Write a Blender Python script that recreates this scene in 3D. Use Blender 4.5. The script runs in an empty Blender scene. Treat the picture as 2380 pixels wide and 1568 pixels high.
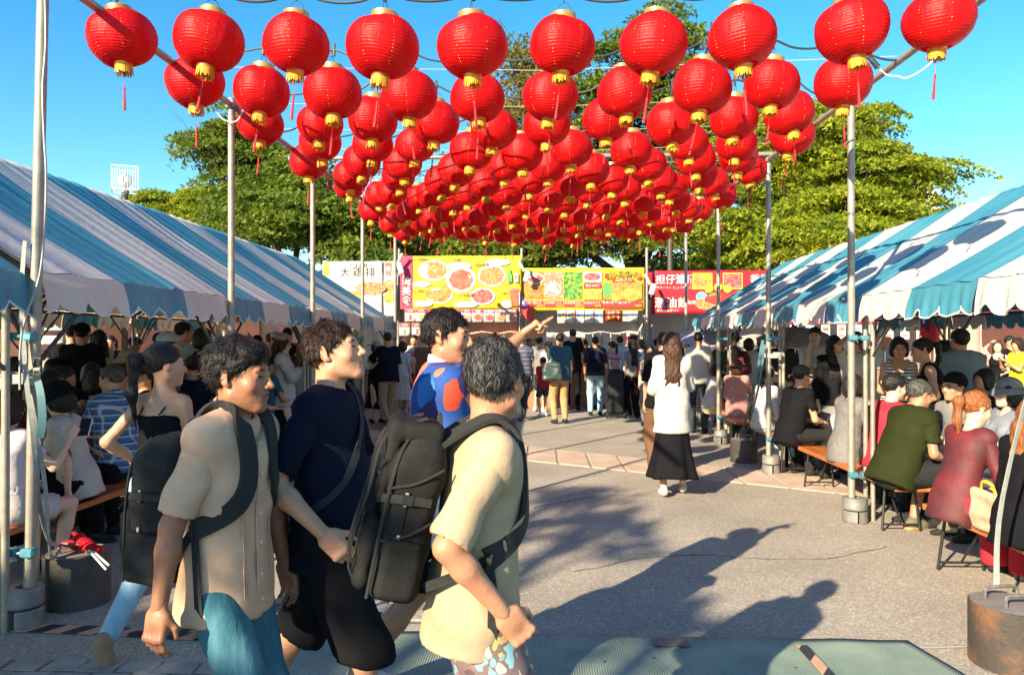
import bpy, math, random
import numpy as np
from mathutils import Vector, Matrix, Euler
R = math.radians
SC = bpy.context.scene
COL = SC.collection
# ---------------------------------------------------------------- camera, sky, sun, exposure
CW, CH, CF = 2379.0, 1568.0, 1763.0           # picture frame used for measuring, focal length in the same units
cam_d = bpy.data.cameras.new('camera'); cam = bpy.data.objects.new('camera', cam_d); COL.objects.link(cam)
cam_d.sensor_width = 36.0; cam_d.lens = 36.0*CF/CW; cam_d.clip_start = 0.05; cam_d.clip_end = 3000
cam.location = (0, 0, 1.6)
cam.rotation_euler = (R(90.2), 0, R(2.29))
SC.camera = cam
CAMR = np.array(Euler(cam.rotation_euler).to_matrix())
SUN_EL, SUN_AZ = 24.0, math.degrees(math.atan2(-.5657, -.8246))
w = bpy.data.worlds.new('World'); SC.world = w; w.use_nodes = True
nt = w.node_tree
bg = nt.nodes['Background']; bg.inputs['Strength'].default_value = 0.10
sk = nt.nodes.new('ShaderNodeTexSky'); sk.sky_type = 'NISHITA'; sk.sun_disc = False
sk.sun_elevation = R(SUN_EL); sk.sun_rotation = R(SUN_AZ); sk.altitude = 200; sk.air_density = 1.0; sk.dust_density = .25; sk.ozone_density = 2.0
hs = nt.nodes.new('ShaderNodeHueSaturation'); hs.inputs['Saturation'].default_value = 1.4; hs.inputs['Hue'].default_value = .488
nt.links.new(sk.outputs[0], hs.inputs['Color']); nt.links.new(hs.outputs[0], bg.inputs['Color'])
sd = bpy.data.lights.new('sun', 'SUN'); sun = bpy.data.objects.new('sun', sd); COL.objects.link(sun)
sd.energy = 5.0; sd.angle = R(.55); sd.color = (1, .84, .60)
sun_to = Vector((.5657*math.cos(R(SUN_EL)), .8246*math.cos(R(SUN_EL)), -math.sin(R(SUN_EL))))
sun.rotation_euler = sun_to.to_track_quat('-Z', 'Y').to_euler(); sun.location = (-20, -30, 20)
vs = SC.view_settings; vs.view_transform = 'Standard'; vs.look = 'None'; vs.gamma = 1; vs.exposure = 1.45
SC.cycles.max_bounces = 6; SC.cycles.transparent_max_bounces = 8

def at(x, y, Y):
    "point of the ray through measured picture position (x, y) at distance Y along the aisle"
    d = CAMR @ np.array([(x-CW/2)/CF, (CH/2-y)/CF, -1.0])
    t = Y/d[1]
    return Vector((d[0]*t, Y, 1.6+d[2]*t))
def gr(x, y, z=0.0):
    d = CAMR @ np.array([(x-CW/2)/CF, (CH/2-y)/CF, -1.0])
    t = (z-1.6)/d[2]
    return Vector((d[0]*t, d[1]*t, z))
rnd = random.Random(7)
# ---------------------------------------------------------------- materials
MATS = {}
def mat(name, col, rough=.7, col2=None, scale=8, detail=3, bump=0, bscale=40, metal=0, trans=0, spec=.5, stretch=None, mixlo=.35, mixhi=.65, emit=0, alpha=1, coat=0, sss=0):
    if name in MATS: return MATS[name]
    m = bpy.data.materials.new(name); m.use_nodes = True; MATS[name] = m
    t = m.node_tree; N = t.nodes; L = t.links; b = N['Principled BSDF']
    b.inputs['Roughness'].default_value = rough; b.inputs['Metallic'].default_value = metal
    b.inputs['Specular IOR Level'].default_value = spec
    c1 = (*col, 1); b.inputs['Base Color'].default_value = c1
    if coat: b.inputs['Coat Weight'].default_value = coat
    if sss: b.inputs['Subsurface Weight'].default_value = sss; b.inputs['Subsurface Radius'].default_value = (.012, .005, .003); b.inputs['Subsurface Scale'].default_value = 1
    tc = N.new('ShaderNodeTexCoord'); src = tc.outputs['Object']
    if stretch:
        mp = N.new('ShaderNodeMapping'); mp.inputs['Scale'].default_value = stretch; L.new(src, mp.inputs[0]); src = mp.outputs[0]
    if col2 is not None:
        n = N.new('ShaderNodeTexNoise'); n.inputs['Scale'].default_value = scale; n.inputs['Detail'].default_value = detail; L.new(src, n.inputs['Vector'])
        r = N.new('ShaderNodeValToRGB'); r.color_ramp.elements[0].position = mixlo; r.color_ramp.elements[1].position = mixhi
        r.color_ramp.elements[0].color = c1; r.color_ramp.elements[1].color = (*col2, 1)
        L.new(n.outputs[0], r.inputs[0]); L.new(r.outputs[0], b.inputs['Base Color'])
    if bump:
        n2 = N.new('ShaderNodeTexNoise'); n2.inputs['Scale'].default_value = bscale; n2.inputs['Detail'].default_value = 4; L.new(src, n2.inputs['Vector'])
        bp = N.new('ShaderNodeBump'); bp.inputs['Strength'].default_value = bump; bp.inputs['Distance'].default_value = .02
        L.new(n2.outputs[0], bp.inputs['Height']); L.new(bp.outputs[0], b.inputs['Normal'])
    if emit: b.inputs['Emission Color'].default_value = c1; b.inputs['Emission Strength'].default_value = emit
    if alpha < 1: b.inputs['Alpha'].default_value = alpha
    if trans:
        tr = N.new('ShaderNodeBsdfTranslucent'); mx = N.new('ShaderNodeMixShader'); mx.inputs[0].default_value = trans
        cs = b.inputs['Base Color'].links[0].from_socket if b.inputs['Base Color'].links else None
        if cs: L.new(cs, tr.inputs[0])
        else: tr.inputs[0].default_value = c1
        L.new(b.outputs[0], mx.inputs[1]); L.new(tr.outputs[0], mx.inputs[2]); L.new(mx.outputs[0], N['Material Output'].inputs[0])
    return m
def nodes_of(m): return m.node_tree.nodes, m.node_tree.links, m.node_tree.nodes['Principled BSDF']
def stripes_mat(name, cols, axis=2, period=.1, rough=.8, dist=0, space='Object', angle=0):
    "flat printed bands of the given (width, colour) list repeated along an axis"
    if name in MATS: return MATS[name]
    m = mat(name, cols[0][1], rough, bump=.25, bscale=14); N, L, b = nodes_of(m)
    tc = N.new('ShaderNodeTexCoord'); mp = N.new('ShaderNodeMapping'); L.new(tc.outputs[space], mp.inputs[0])
    if angle: mp.inputs['Rotation'].default_value = (0, 0, R(angle))
    sp = N.new('ShaderNodeSeparateXYZ'); L.new(mp.outputs[0], sp.inputs[0])
    d = N.new('ShaderNodeMath'); d.operation = 'DIVIDE'; d.inputs[1].default_value = period; L.new(sp.outputs[axis], d.inputs[0])
    f = N.new('ShaderNodeMath'); f.operation = 'FRACT'; L.new(d.outputs[0], f.inputs[0])
    r = N.new('ShaderNodeValToRGB'); r.color_ramp.interpolation = 'CONSTANT'; tot = sum(c[0] for c in cols); p = 0
    for i, (wd, c) in enumerate(cols):
        e = r.color_ramp.elements[i] if i < 2 else r.color_ramp.elements.new(p/tot)
        e.position = p/tot; e.color = (*c, 1); p += wd
    if len(cols) == 1: r.color_ramp.elements[1].color = (*cols[0][1], 1)
    L.new(f.outputs[0], r.inputs[0]); L.new(r.outputs[0], b.inputs['Base Color'])
    return m
def spots_mat(name, base, cols, scale=12, thr=.35, rough=.8, kind='VORONOI'):
    "printed cloth: cells of several colours on a base"
    if name in MATS: return MATS[name]
    m = mat(name, base, rough, bump=.2, bscale=14); N, L, b = nodes_of(m)
    tc = N.new('ShaderNodeTexCoord'); nz = N.new('ShaderNodeTexNoise'); nz.inputs['Scale'].default_value = scale*.6; L.new(tc.outputs['Object'], nz.inputs['Vector'])
    mx0 = N.new('ShaderNodeVectorMath'); mx0.operation = 'MULTIPLY_ADD'; mx0.inputs[1].default_value = (.12, .12, .12); L.new(nz.outputs['Color'], mx0.inputs[0]); L.new(tc.outputs['Object'], mx0.inputs[2])
    v = N.new('ShaderNodeTexVoronoi'); v.inputs['Scale'].default_value = scale; L.new(mx0.outputs[0], v.inputs['Vector'])
    sp = N.new('ShaderNodeSeparateColor'); L.new(v.outputs['Color'], sp.inputs[0])
    r = N.new('ShaderNodeValToRGB'); r.color_ramp.interpolation = 'CONSTANT'
    for i, c in enumerate(cols):
        e = r.color_ramp.elements[i] if i < 2 else r.color_ramp.elements.new(.99)
        e.position = i/len(cols); e.color = (*c, 1)
    L.new(sp.outputs[0], r.inputs[0])
    lt = N.new('ShaderNodeMath'); lt.operation = 'LESS_THAN'; lt.inputs[1].default_value = thr; L.new(v.outputs['Distance'], lt.inputs[0])
    mx = N.new('ShaderNodeMix'); mx.data_type = 'RGBA'; mx.inputs[6].default_value = (*base, 1); L.new(lt.outputs[0], mx.inputs[0]); L.new(r.outputs[0], mx.inputs[7])
    L.new(mx.outputs[2], b.inputs['Base Color'])
    return m
# ---------------------------------------------------------------- mesh builder
class MB:
    def __init__(s): s.v = []; s.f = []
    def add(s, vs, fs):
        o = len(s.v); s.v.extend([tuple(v) for v in vs]); s.f.extend([tuple(i+o for i in f) for f in fs]); return s
    def box(s, c, size, rot=None, bev=0):
        x, y, z = size[0]/2, size[1]/2, size[2]/2
        if bev:
            b = bev; vs = []
            for (sx, sy, sz) in [(a, b_, c_) for a in (-1, 1) for b_ in (-1, 1) for c_ in (-1, 1)]:
                vs += [(sx*(x-b), sy*(y-b), sz*z), (sx*(x-b), sy*y, sz*(z-b)), (sx*x, sy*(y-b), sz*(z-b))]
            import itertools
            idx = {k: i*3 for i, k in enumerate([(a, b_, c_) for a in (-1, 1) for b_ in (-1, 1) for c_ in (-1, 1)])}
            fs = []
            for ax, k in ((2, 0), (1, 1), (0, 2)):
                for sg in (-1, 1):
                    o = [a for a in range(3) if a != ax]; q = []
                    for (p, r_) in ((-1, -1), (1, -1), (1, 1), (-1, 1)):
                        key = [0, 0, 0]; key[ax] = sg; key[o[0]] = p; key[o[1]] = r_; q.append(idx[tuple(key)]+k)
                    fs.append(q if (sg > 0) != (ax == 1) else q[::-1])
            kk = {2: 0, 1: 1, 0: 2}
            for ax in range(3):
                o = [a for a in range(3) if a != ax]
                for p in (-1, 1):
                    for r_ in (-1, 1):
                        q = []
                        for sg in (-1, 1):
                            key = [0, 0, 0]; key[ax] = sg; key[o[0]] = p; key[o[1]] = r_; i0 = idx[tuple(key)]
                            q.append((i0+kk[o[0]], i0+kk[o[1]]))
                        fs.append((q[0][0], q[0][1], q[1][1], q[1][0]))
            for k, i0 in idx.items(): fs.append((i0, i0+1, i0+2))
        else:
            vs = [(sx*x, sy*y, sz*z) for sz in (-1, 1) for sy in (-1, 1) for sx in (-1, 1)]
            fs = [(0, 2, 3, 1), (4, 5, 7, 6), (0, 1, 5, 4), (2, 6, 7, 3), (0, 4, 6, 2), (1, 3, 7, 5)]
        M = rot if rot is not None else Matrix.Identity(3)
        c = Vector(c)
        return s.add([M @ Vector(v)+c for v in vs], fs)
    def ring(s, c, r, n, u, v, k=1): return [c+u*(r*math.cos(2*math.pi*i/n))+v*(r*k*math.sin(2*math.pi*i/n)) for i in range(n)]
    def path(s, pts, r, n=8, cap=True, k=1):
        pts = [Vector(p) for p in pts]; rs = r if isinstance(r, (list, tuple)) else [r]*len(pts); rings = []; up = None
        for i, p in enumerate(pts):
            d = (pts[min(i+1, len(pts)-1)]-pts[max(i-1, 0)])
            d = d.normalized() if d.length > 1e-9 else Vector((0, 0, 1))
            if up is None: up = Vector((0, 0, 1)) if abs(d.z) < .9 else Vector((0, 1, 0))
            u = d.cross(up).normalized(); v = u.cross(d).normalized(); up = v
            rings.append(s.ring(p, rs[i], n, u, v, k))
        vs = [p for rg in rings for p in rg]; fs = []
        for i in range(len(pts)-1):
            for j in range(n): fs.append((i*n+j, i*n+(j+1) % n, (i+1)*n+(j+1) % n, (i+1)*n+j))
        if cap: fs.append(tuple(range(n))[::-1]); fs.append(tuple((len(pts)-1)*n+j for j in range(n)))
        return s.add(vs, fs)
    def tube(s, a, b, r, n=8): return s.path([a, b], r, n)
    def lathe(s, prof, n=24, c=(0, 0, 0), capb=True, capt=True, rip=None):
        c = Vector(c); vs = []; fs = []
        for (r, z) in prof:
            for j in range(n):
                a = 2*math.pi*j/n; vs.append(c+Vector((r*math.cos(a), r*math.sin(a), z)))
        m = len(prof)
        for i in range(m-1):
            for j in range(n): fs.append((i*n+j, i*n+(j+1) % n, (i+1)*n+(j+1) % n, (i+1)*n+j))
        if capb: fs.append(tuple(range(n))[::-1])
        if capt: fs.append(tuple((m-1)*n+j for j in range(n)))
        return s.add(vs, fs)
    def grid(s, fn, nu, nv):
        vs = [fn(i/nu, j/nv) for j in range(nv+1) for i in range(nu+1)]
        fs = [(j*(nu+1)+i, j*(nu+1)+i+1, (j+1)*(nu+1)+i+1, (j+1)*(nu+1)+i) for j in range(nv) for i in range(nu)]
        return s.add(vs, fs)
    def ribbon(s, pts, nrm, wd, th):
        "flat strap along pts; nrm = facing of the strap (vector or one per point)"
        pts = [Vector(p) for p in pts]; rg = []
        for i, p in enumerate(pts):
            d = (pts[min(i+1, len(pts)-1)]-pts[max(i-1, 0)]).normalized()
            n = Vector(nrm[i] if isinstance(nrm, list) else nrm).normalized(); u = d.cross(n).normalized(); n = u.cross(d)
            w_ = wd[i] if isinstance(wd, list) else wd
            rg += [p+u*w_/2+n*th/2, p-u*w_/2+n*th/2, p-u*w_/2-n*th/2, p+u*w_/2-n*th/2]
        fs = [(0, 1, 2, 3)]
        for i in range(len(pts)-1):
            for j in range(4): fs.append((i*4+j, i*4+(j+1) % 4, (i+1)*4+(j+1) % 4, (i+1)*4+j))
        e = (len(pts)-1)*4; fs.append((e+3, e+2, e+1, e))
        return s.add(rg, fs)
    def disc(s, c, rx, ry, u, v, n=20):
        c = Vector(c); u = Vector(u); v = Vector(v)
        return s.add([c+u*rx*math.cos(2*math.pi*i/n)+v*ry*math.sin(2*math.pi*i/n) for i in range(n)], [tuple(range(n))])
    def ell(s, c, r, n=12, m=8, Rm=None):
        c = Vector(c); vs = []; fs = []; Rm = Rm or Matrix.Identity(3)
        for i in range(m+1):
            ph = math.pi*i/m
            for j in range(n):
                a = 2*math.pi*j/n; vs.append(c+Rm @ Vector((r[0]*math.sin(ph)*math.cos(a), r[1]*math.sin(ph)*math.sin(a), -r[2]*math.cos(ph))))
        for i in range(m):
            for j in range(n): fs.append((i*n+j, i*n+(j+1) % n, (i+1)*n+(j+1) % n, (i+1)*n+j))
        return s.add(vs, fs)
def mesh_obj(name, verts, faces, m, parent=None, smooth=False, off=None, angle=None):
    me = bpy.data.meshes.new(name)
    if off is not None:
        verts = [(v[0]-off[0], v[1]-off[1], v[2]-off[2]) for v in verts]
    me.from_pydata(verts, [], faces)
    me.materials.append(m)
    if smooth: me.polygons.foreach_set('use_smooth', [True]*len(me.polygons))
    o = bpy.data.objects.new(name, me); COL.objects.link(o)
    if parent: o.parent = parent
    if angle and smooth:
        try: me.set_sharp_from_angle(angle=R(angle))
        except Exception: pass
    return o
def put(name, mb, m, parent=None, smooth=False, world=False, angle=40):
    "link a mesh builder as one mesh object; world=True: vertices are world positions, the parent stands unrotated"
    return mesh_obj(name, mb.v, mb.f, m, parent, smooth, tuple(parent.location) if (world and parent) else None, angle)
def tag(o, label, cat, group=None):
    o['label'] = label; o['category'] = cat
    if group: o['group'] = group
    return o
def thing(name, label, cat, loc=(0, 0, 0), rz=0, group=None):
    o = bpy.data.objects.new(name, None); COL.objects.link(o); o.empty_display_size = .1
    o.location = loc; o.rotation_euler = (0, 0, rz)
    return tag(o, label, cat, group)
def struct(o): o['kind'] = 'structure'; return o
def kids(o): return KIDS.get(o.name, [])
def copy_tree(root, loc=None, rot=None, scale=None):
    r = root.copy(); COL.objects.link(r)
    if loc is not None: r.location = loc
    if rot is not None: r.rotation_euler = rot
    if scale is not None: r.scale = scale
    for ch in root.children:
        c = ch.copy(); COL.objects.link(c); c.parent = r
        for g in ch.children:
            d = g.copy(); COL.objects.link(d); d.parent = c
    return r
def text_mesh(s, size, ext=0.0, spacing=1.0, bold=0.0):
    cu = bpy.data.curves.new('lettering', 'FONT'); cu.body = s; cu.size = size; cu.extrude = ext; cu.space_character = spacing; cu.offset = bold
    cu.align_x = 'CENTER'; cu.align_y = 'CENTER'; cu.resolution_u = 3
    o = bpy.data.objects.new('lettering', cu); COL.objects.link(o)
    dg = bpy.context.evaluated_depsgraph_get(); me = bpy.data.meshes.new_from_object(o.evaluated_get(dg))
    vs = [tuple(v.co) for v in me.vertices]; fs = [tuple(p.vertices) for p in me.polygons]
    bpy.data.objects.remove(o); bpy.data.curves.remove(cu); bpy.data.meshes.remove(me)
    return vs, fs
def smooth_pts(P, n=6):
    P = [Vector(p) for p in P]; out = []
    for i in range(len(P)-1):
        a, b_, c, d = P[max(i-1, 0)], P[i], P[i+1], P[min(i+2, len(P)-1)]
        for k in range(n):
            t_ = k/n; out.append(.5*((2*b_)+(c-a)*t_+(2*a-5*b_+4*c-d)*t_*t_+(3*b_-a-3*c+d)*t_**3))
    return out+[P[-1]]
# ================================================================ GROUND
def asphalt():
    m = mat('asphalt', (.20, .17, .13), .9); N, L, b = nodes_of(m)
    tc = N.new('ShaderNodeTexCoord')
    v = N.new('ShaderNodeTexVoronoi'); v.inputs['Scale'].default_value = 105; L.new(tc.outputs['Object'], v.inputs['Vector'])
    sp = N.new('ShaderNodeSeparateColor'); L.new(v.outputs['Color'], sp.inputs[0])
    r = N.new('ShaderNodeValToRGB'); es = r.color_ramp.elements
    es[0].position = 0; es[0].color = (.23, .205, .172, 1); es[1].position = 1; es[1].color = (.56, .50, .405, 1)
    e = es.new(.6); e.color = (.335, .295, .24, 1); e = es.new(.93); e.color = (.42, .37, .295, 1)
    L.new(sp.outputs[0], r.inputs[0])
    n = N.new('ShaderNodeTexNoise'); n.inputs['Scale'].default_value = .9; n.inputs['Detail'].default_value = 5; L.new(tc.outputs['Object'], n.inputs['Vector'])
    r2 = N.new('ShaderNodeMapRange'); r2.inputs[1].default_value = .3; r2.inputs[2].default_value = .7; r2.inputs[3].default_value = .82; r2.inputs[4].default_value = 1.15; L.new(n.outputs[0], r2.inputs[0])
    mx = N.new('ShaderNodeVectorMath'); mx.operation = 'SCALE'; L.new(r.outputs[0], mx.inputs[0]); L.new(r2.outputs[0], mx.inputs['Scale'])
    L.new(mx.outputs[0], b.inputs['Base Color'])
    bp = N.new('ShaderNodeBump'); bp.inputs['Strength'].default_value = .55; bp.inputs['Distance'].default_value = .012
    L.new(sp.outputs[1], bp.inputs['Height']); L.new(bp.outputs[0], b.inputs['Normal'])
    return m
g = MB().grid(lambda u, v: (-400+800*u, -60+900*v, 0), 4, 4); ground = struct(put('ground', g, asphalt()))
M_TAR = mat('tar_seam', (.10, .09, .08), .7, (.16, .145, .12), 20)
for k, P in enumerate(([gr(1240, 1180), gr(1420, 1150), gr(1640, 1165)], [gr(1330, 1330), gr(1560, 1290), gr(1880, 1300), gr(2060, 1270)], [gr(1250, 960), gr(1420, 968), gr(1560, 962)])):
    P = smooth_pts(P, 6); o = put('asphalt_seam', MB().ribbon([p+Vector((0, .02*math.sin(i*1.7+k), .003)) for i, p in enumerate(P)], (0, 0, 1), [.010+.006*math.sin(i*2.1) for i in range(len(P))], .002), M_TAR, ground)
# pale slab band crossing the aisle, each slab a piece
M_SLAB = mat('pale_slab', (.44, .315, .235), .85, (.52, .395, .305), 3, 4, bump=.3, bscale=60)
band = bpy.data.objects.new('pavement', None); COL.objects.link(band); struct(band)
bmesh_joint = MB(); far0 = Vector((-3.9, 14.0)); far1 = Vector((3.9, 8.55)); near0 = Vector((-3.9, 12.35)); near1 = Vector((3.9, 7.55))
NS = 19
for i in range(NS):
    a, b_ = i/NS+.002, (i+1)/NS-.002
    q = [near0.lerp(near1, a), near0.lerp(near1, b_), far0.lerp(far1, b_), far0.lerp(far1, a)]
    mid = [(q[0]+q[3])/2, (q[1]+q[2])/2]
    for rows, (A, B, C_, D) in enumerate(((q[0], q[1], mid[1], mid[0]), (mid[0], mid[1], q[2], q[3]))):
        cc = (A+B+C_+D)/4; h = .010+rnd.uniform(-.002, .002)
        pts = [cc+(p-cc)*.988 for p in (A, B, C_, D)]; pin = [cc+(p-cc)*.97 for p in (A, B, C_, D)]
        mb = MB().add([(p.x, p.y, .0) for p in pts]+[(p.x, p.y, h-.003) for p in pts]+[(p.x, p.y, h) for p in pin],
                      [(0, 1, 5, 4), (1, 2, 6, 5), (2, 3, 7, 6), (3, 0, 4, 7), (4, 5, 9, 8), (5, 6, 10, 9), (6, 7, 11, 10), (7, 4, 8, 11), (8, 9, 10, 11)])
        put('slab', mb, M_SLAB, band)
# red brick paving on the far left of the aisle
M_BRK = [mat('paving_brick_a', (.21, .11, .085), .9, (.28, .16, .12), 5), mat('paving_brick_b', (.25, .15, .12), .9, (.17, .09, .075), 5), mat('paving_brick_c', (.30, .20, .16), .9, (.22, .13, .1), 5)]
def paving(name, x0, x1, y0, y1, bx, by, mats, limit, base_mat, h=.012, jit=.0):
    root = bpy.data.objects.new(name, None); COL.objects.link(root); struct(root)
    me = {}
    for mi, m_ in enumerate(mats):
        for k in range(3):
            r_ = random.Random(k+9*mi); e = .004
            def jj(): return r_.uniform(-jit, jit)
            X, Y = bx/2-e, by/2-e
            c4 = [(-X+jj(), -Y+jj()), (X+jj(), -Y+jj()), (X+jj(), Y+jj()), (-X+jj(), Y+jj())]
            b = MB().add([(x, y, 0) for x, y in c4]+[(x, y, h-.004) for x, y in c4]+[(x*.93, y*.9, h+jj()*.2) for x, y in c4],
                         [(0, 1, 5, 4), (1, 2, 6, 5), (2, 3, 7, 6), (3, 0, 4, 7), (4, 5, 9, 8), (5, 6, 10, 9), (6, 7, 11, 10), (7, 4, 8, 11), (8, 9, 10, 11)])
            mm = bpy.data.meshes.new('brick'); mm.from_pydata(b.v, [], b.f); mm.materials.append(m_); me[(mi, k)] = mm
    n = 0; y = y0+by/2; row = 0
    while y < y1 and n < limit:
        x = x0+bx/2+(bx/2 if row % 2 else 0)
        while x < x1 and n < limit:
            o = bpy.data.objects.new('stone' if jit > .004 else 'brick', me[(rnd.randrange(len(mats)), rnd.randrange(3))]); COL.objects.link(o); o.parent = root
            o.location = (x, y, 0); n += 1; x += bx
        y += by; row += 1
    s = MB().grid(lambda u, v: (x0-.02+(x1-x0+.1)*u, y0-.02+(y1-y0+.04)*v, .0042), 2, 2); put('joint_bed', s, base_mat, root)
    return root
M_JOINT = mat('joint_sand', (.12, .09, .075), .95, (.17, .13, .1), 30)
paving('brick_pavement', -1.75, -.58, 11.6, 15.4, .235, .115, M_BRK, 170, M_JOINT)
fx = MB().grid(lambda u, v: (-9+8.4*u, 14.4+3.1*v, .0045), 2, 2)
def brick_field():
    m = mat('far_brick_paving', (.22, .13, .1), .9); N, L, b = nodes_of(m)
    tc = N.new('ShaderNodeTexCoord'); t = N.new('ShaderNodeTexBrick'); t.inputs['Scale'].default_value = 1; t.inputs['Brick Width'].default_value = .23; t.inputs['Row Height'].default_value = .115; t.inputs['Mortar Size'].default_value = .008
    t.inputs['Color1'].default_value = (.22, .12, .09, 1); t.inputs['Color2'].default_value = (.28, .18, .14, 1); t.inputs['Mortar'].default_value = (.1, .08, .07, 1)
    L.new(tc.outputs['Object'], t.inputs['Vector']); L.new(t.outputs[0], b.inputs['Base Color']); return m
fb = struct(put('path', MB().grid(lambda u, v: (-9+7.2*u, 11.6+6*v, .0044), 2, 2), brick_field()))
# grey sett stones near the mat
M_SET = [mat('sett_a', (.26, .23, .2), .9, (.34, .3, .26), 6, bump=.4, bscale=50), mat('sett_b', (.31, .28, .25), .9, (.22, .2, .18), 6, bump=.4, bscale=50), mat('sett_c', (.36, .32, .28), .9, (.27, .24, .21), 6, bump=.4, bscale=50)]
paving('sett_pavement', -1.62, -.3, 4.28, 5.2, .17, .13, M_SET, 70, M_JOINT, h=.02, jit=.012)
paving('sett_pavement', -3.3, -.2, 3.15, 3.68, .19, .14, M_SET, 90, M_JOINT, h=.008, jit=.012)
# ---------------------------------------------------------------- green mat, tapes, cord
def mat_green():
    m = mat('green_mat', (.055, .20, .155), .75); N, L, b = nodes_of(m)
    tc = N.new('ShaderNodeTexCoord'); n = N.new('ShaderNodeTexNoise'); n.inputs['Scale'].default_value = 3.2; n.inputs['Detail'].default_value = 7; L.new(tc.outputs['Object'], n.inputs['Vector'])
    r = N.new('ShaderNodeValToRGB'); es = r.color_ramp.elements; es[0].position = .3; es[0].color = (.15, .225, .185, 1); es[1].position = .72; es[1].color = (.30, .37, .30, 1)
    L.new(n.outputs[0], r.inputs[0])
    v = N.new('ShaderNodeTexVoronoi'); v.inputs['Scale'].default_value = 7; L.new(tc.outputs['Object'], v.inputs['Vector'])
    lt = N.new('ShaderNodeMath'); lt.operation = 'LESS_THAN'; lt.inputs[1].default_value = .07; L.new(v.outputs['Distance'], lt.inputs[0])
    mx = N.new('ShaderNodeMix'); mx.data_type = 'RGBA'; mx.inputs[7].default_value = (.02, .03, .03, 1); L.new(lt.outputs[0], mx.inputs[0]); L.new(r.outputs[0], mx.inputs[6]); L.new(mx.outputs[2], b.inputs['Base Color'])
    wv = N.new('ShaderNodeTexWave'); wv.inputs['Scale'].default_value = 26; wv.inputs['Distortion'].default_value = .6; L.new(tc.outputs['Object'], wv.inputs['Vector'])
    bp = N.new('ShaderNodeBump'); bp.inputs['Strength'].default_value = .5; bp.inputs['Distance'].default_value = .006; L.new(wv.outputs['Fac'], bp.inputs['Height']); L.new(bp.outputs[0], b.inputs['Normal'])
    return m
def mat_fn(u, v):
    x = -1.4+(3.55-.16*(1-v)*0)*u; x1 = 1.92+.30*(1-v); x = -1.4+(x1+1.4)*u; y = 2.2+1.90*v-.02*u
    return (x, y, .024+.003*math.sin(x*5+y*3)+.003*math.sin(y*9)+.002*math.sin(x*17))
green = put('ground_mat', MB().grid(mat_fn, 60, 30), mat_green(), smooth=True); sm = green.modifiers.new('t', 'SOLIDIFY'); sm.thickness = .012
tag(green, 'dusty green ribbed floor mat taped to the ground at the bottom', 'mat')
M_HAZ = stripes_mat('hazard_stripes', [(.5, (.028, .03, .035)), (.5, (.52, .30, .19))], 0, .17, .6, angle=32)
def tape(label, pts, wd, m, z=.009):
    mb = MB(); P = [Vector((p.x, p.y, z)) for p in pts]; L_ = sum((P[i+1]-P[i]).length for i in range(len(P)-1))
    o = put('tape', MB().ribbon([(p-P[0]) for p in P], (0, 0, 1), wd, .002), m); o.location = P[0]
    return tag(o, label, 'tape')
p0, p1, p2 = gr(-60, 1455), gr(230, 1466), gr(470, 1479)
tape('orange and black striped tape stuck on the asphalt at left', [p0, p1, p2], .115, M_HAZ, .006)
q = [gr(300, 1473), gr(470, 1466)]
tape('short second strip of striped tape beside the long one', q, .05, M_HAZ, .009)
tape('striped tape lying diagonally on the green mat', [gr(1862, 1500, .03), gr(1935, 1580, .03)], .055, M_HAZ, .0345)
M_DT = mat('dark_tape', (.07, .075, .08), .5, (.11, .11, .12), 40, bump=.4, bscale=90)
tape('dark tape patch with a ragged end on the green mat', [gr(1518, 1492, .03), gr(1560, 1493, .03), gr(1600, 1493, .03)], .095, M_DT, .0345)
tape('worn striped tape crossing the sett stones between the men', [gr(636, 1462), gr(705, 1405)], .11, M_HAZ, .024)
M_CORD = mat('grey_cord', (.22, .22, .22), .5)
tag(put('cord', MB().path([gr(2090, 1508)+Vector((0, 0, .01)), gr(2160, 1507)+Vector((0, 0, .008)), gr(2250, 1505)+Vector((0, 0, .01)), gr(2420, 1507)+Vector((0, 0, .01))], .006, 6), M_CORD), 'thin grey cord running from the green mat to the rusty weight', 'cord')
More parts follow.
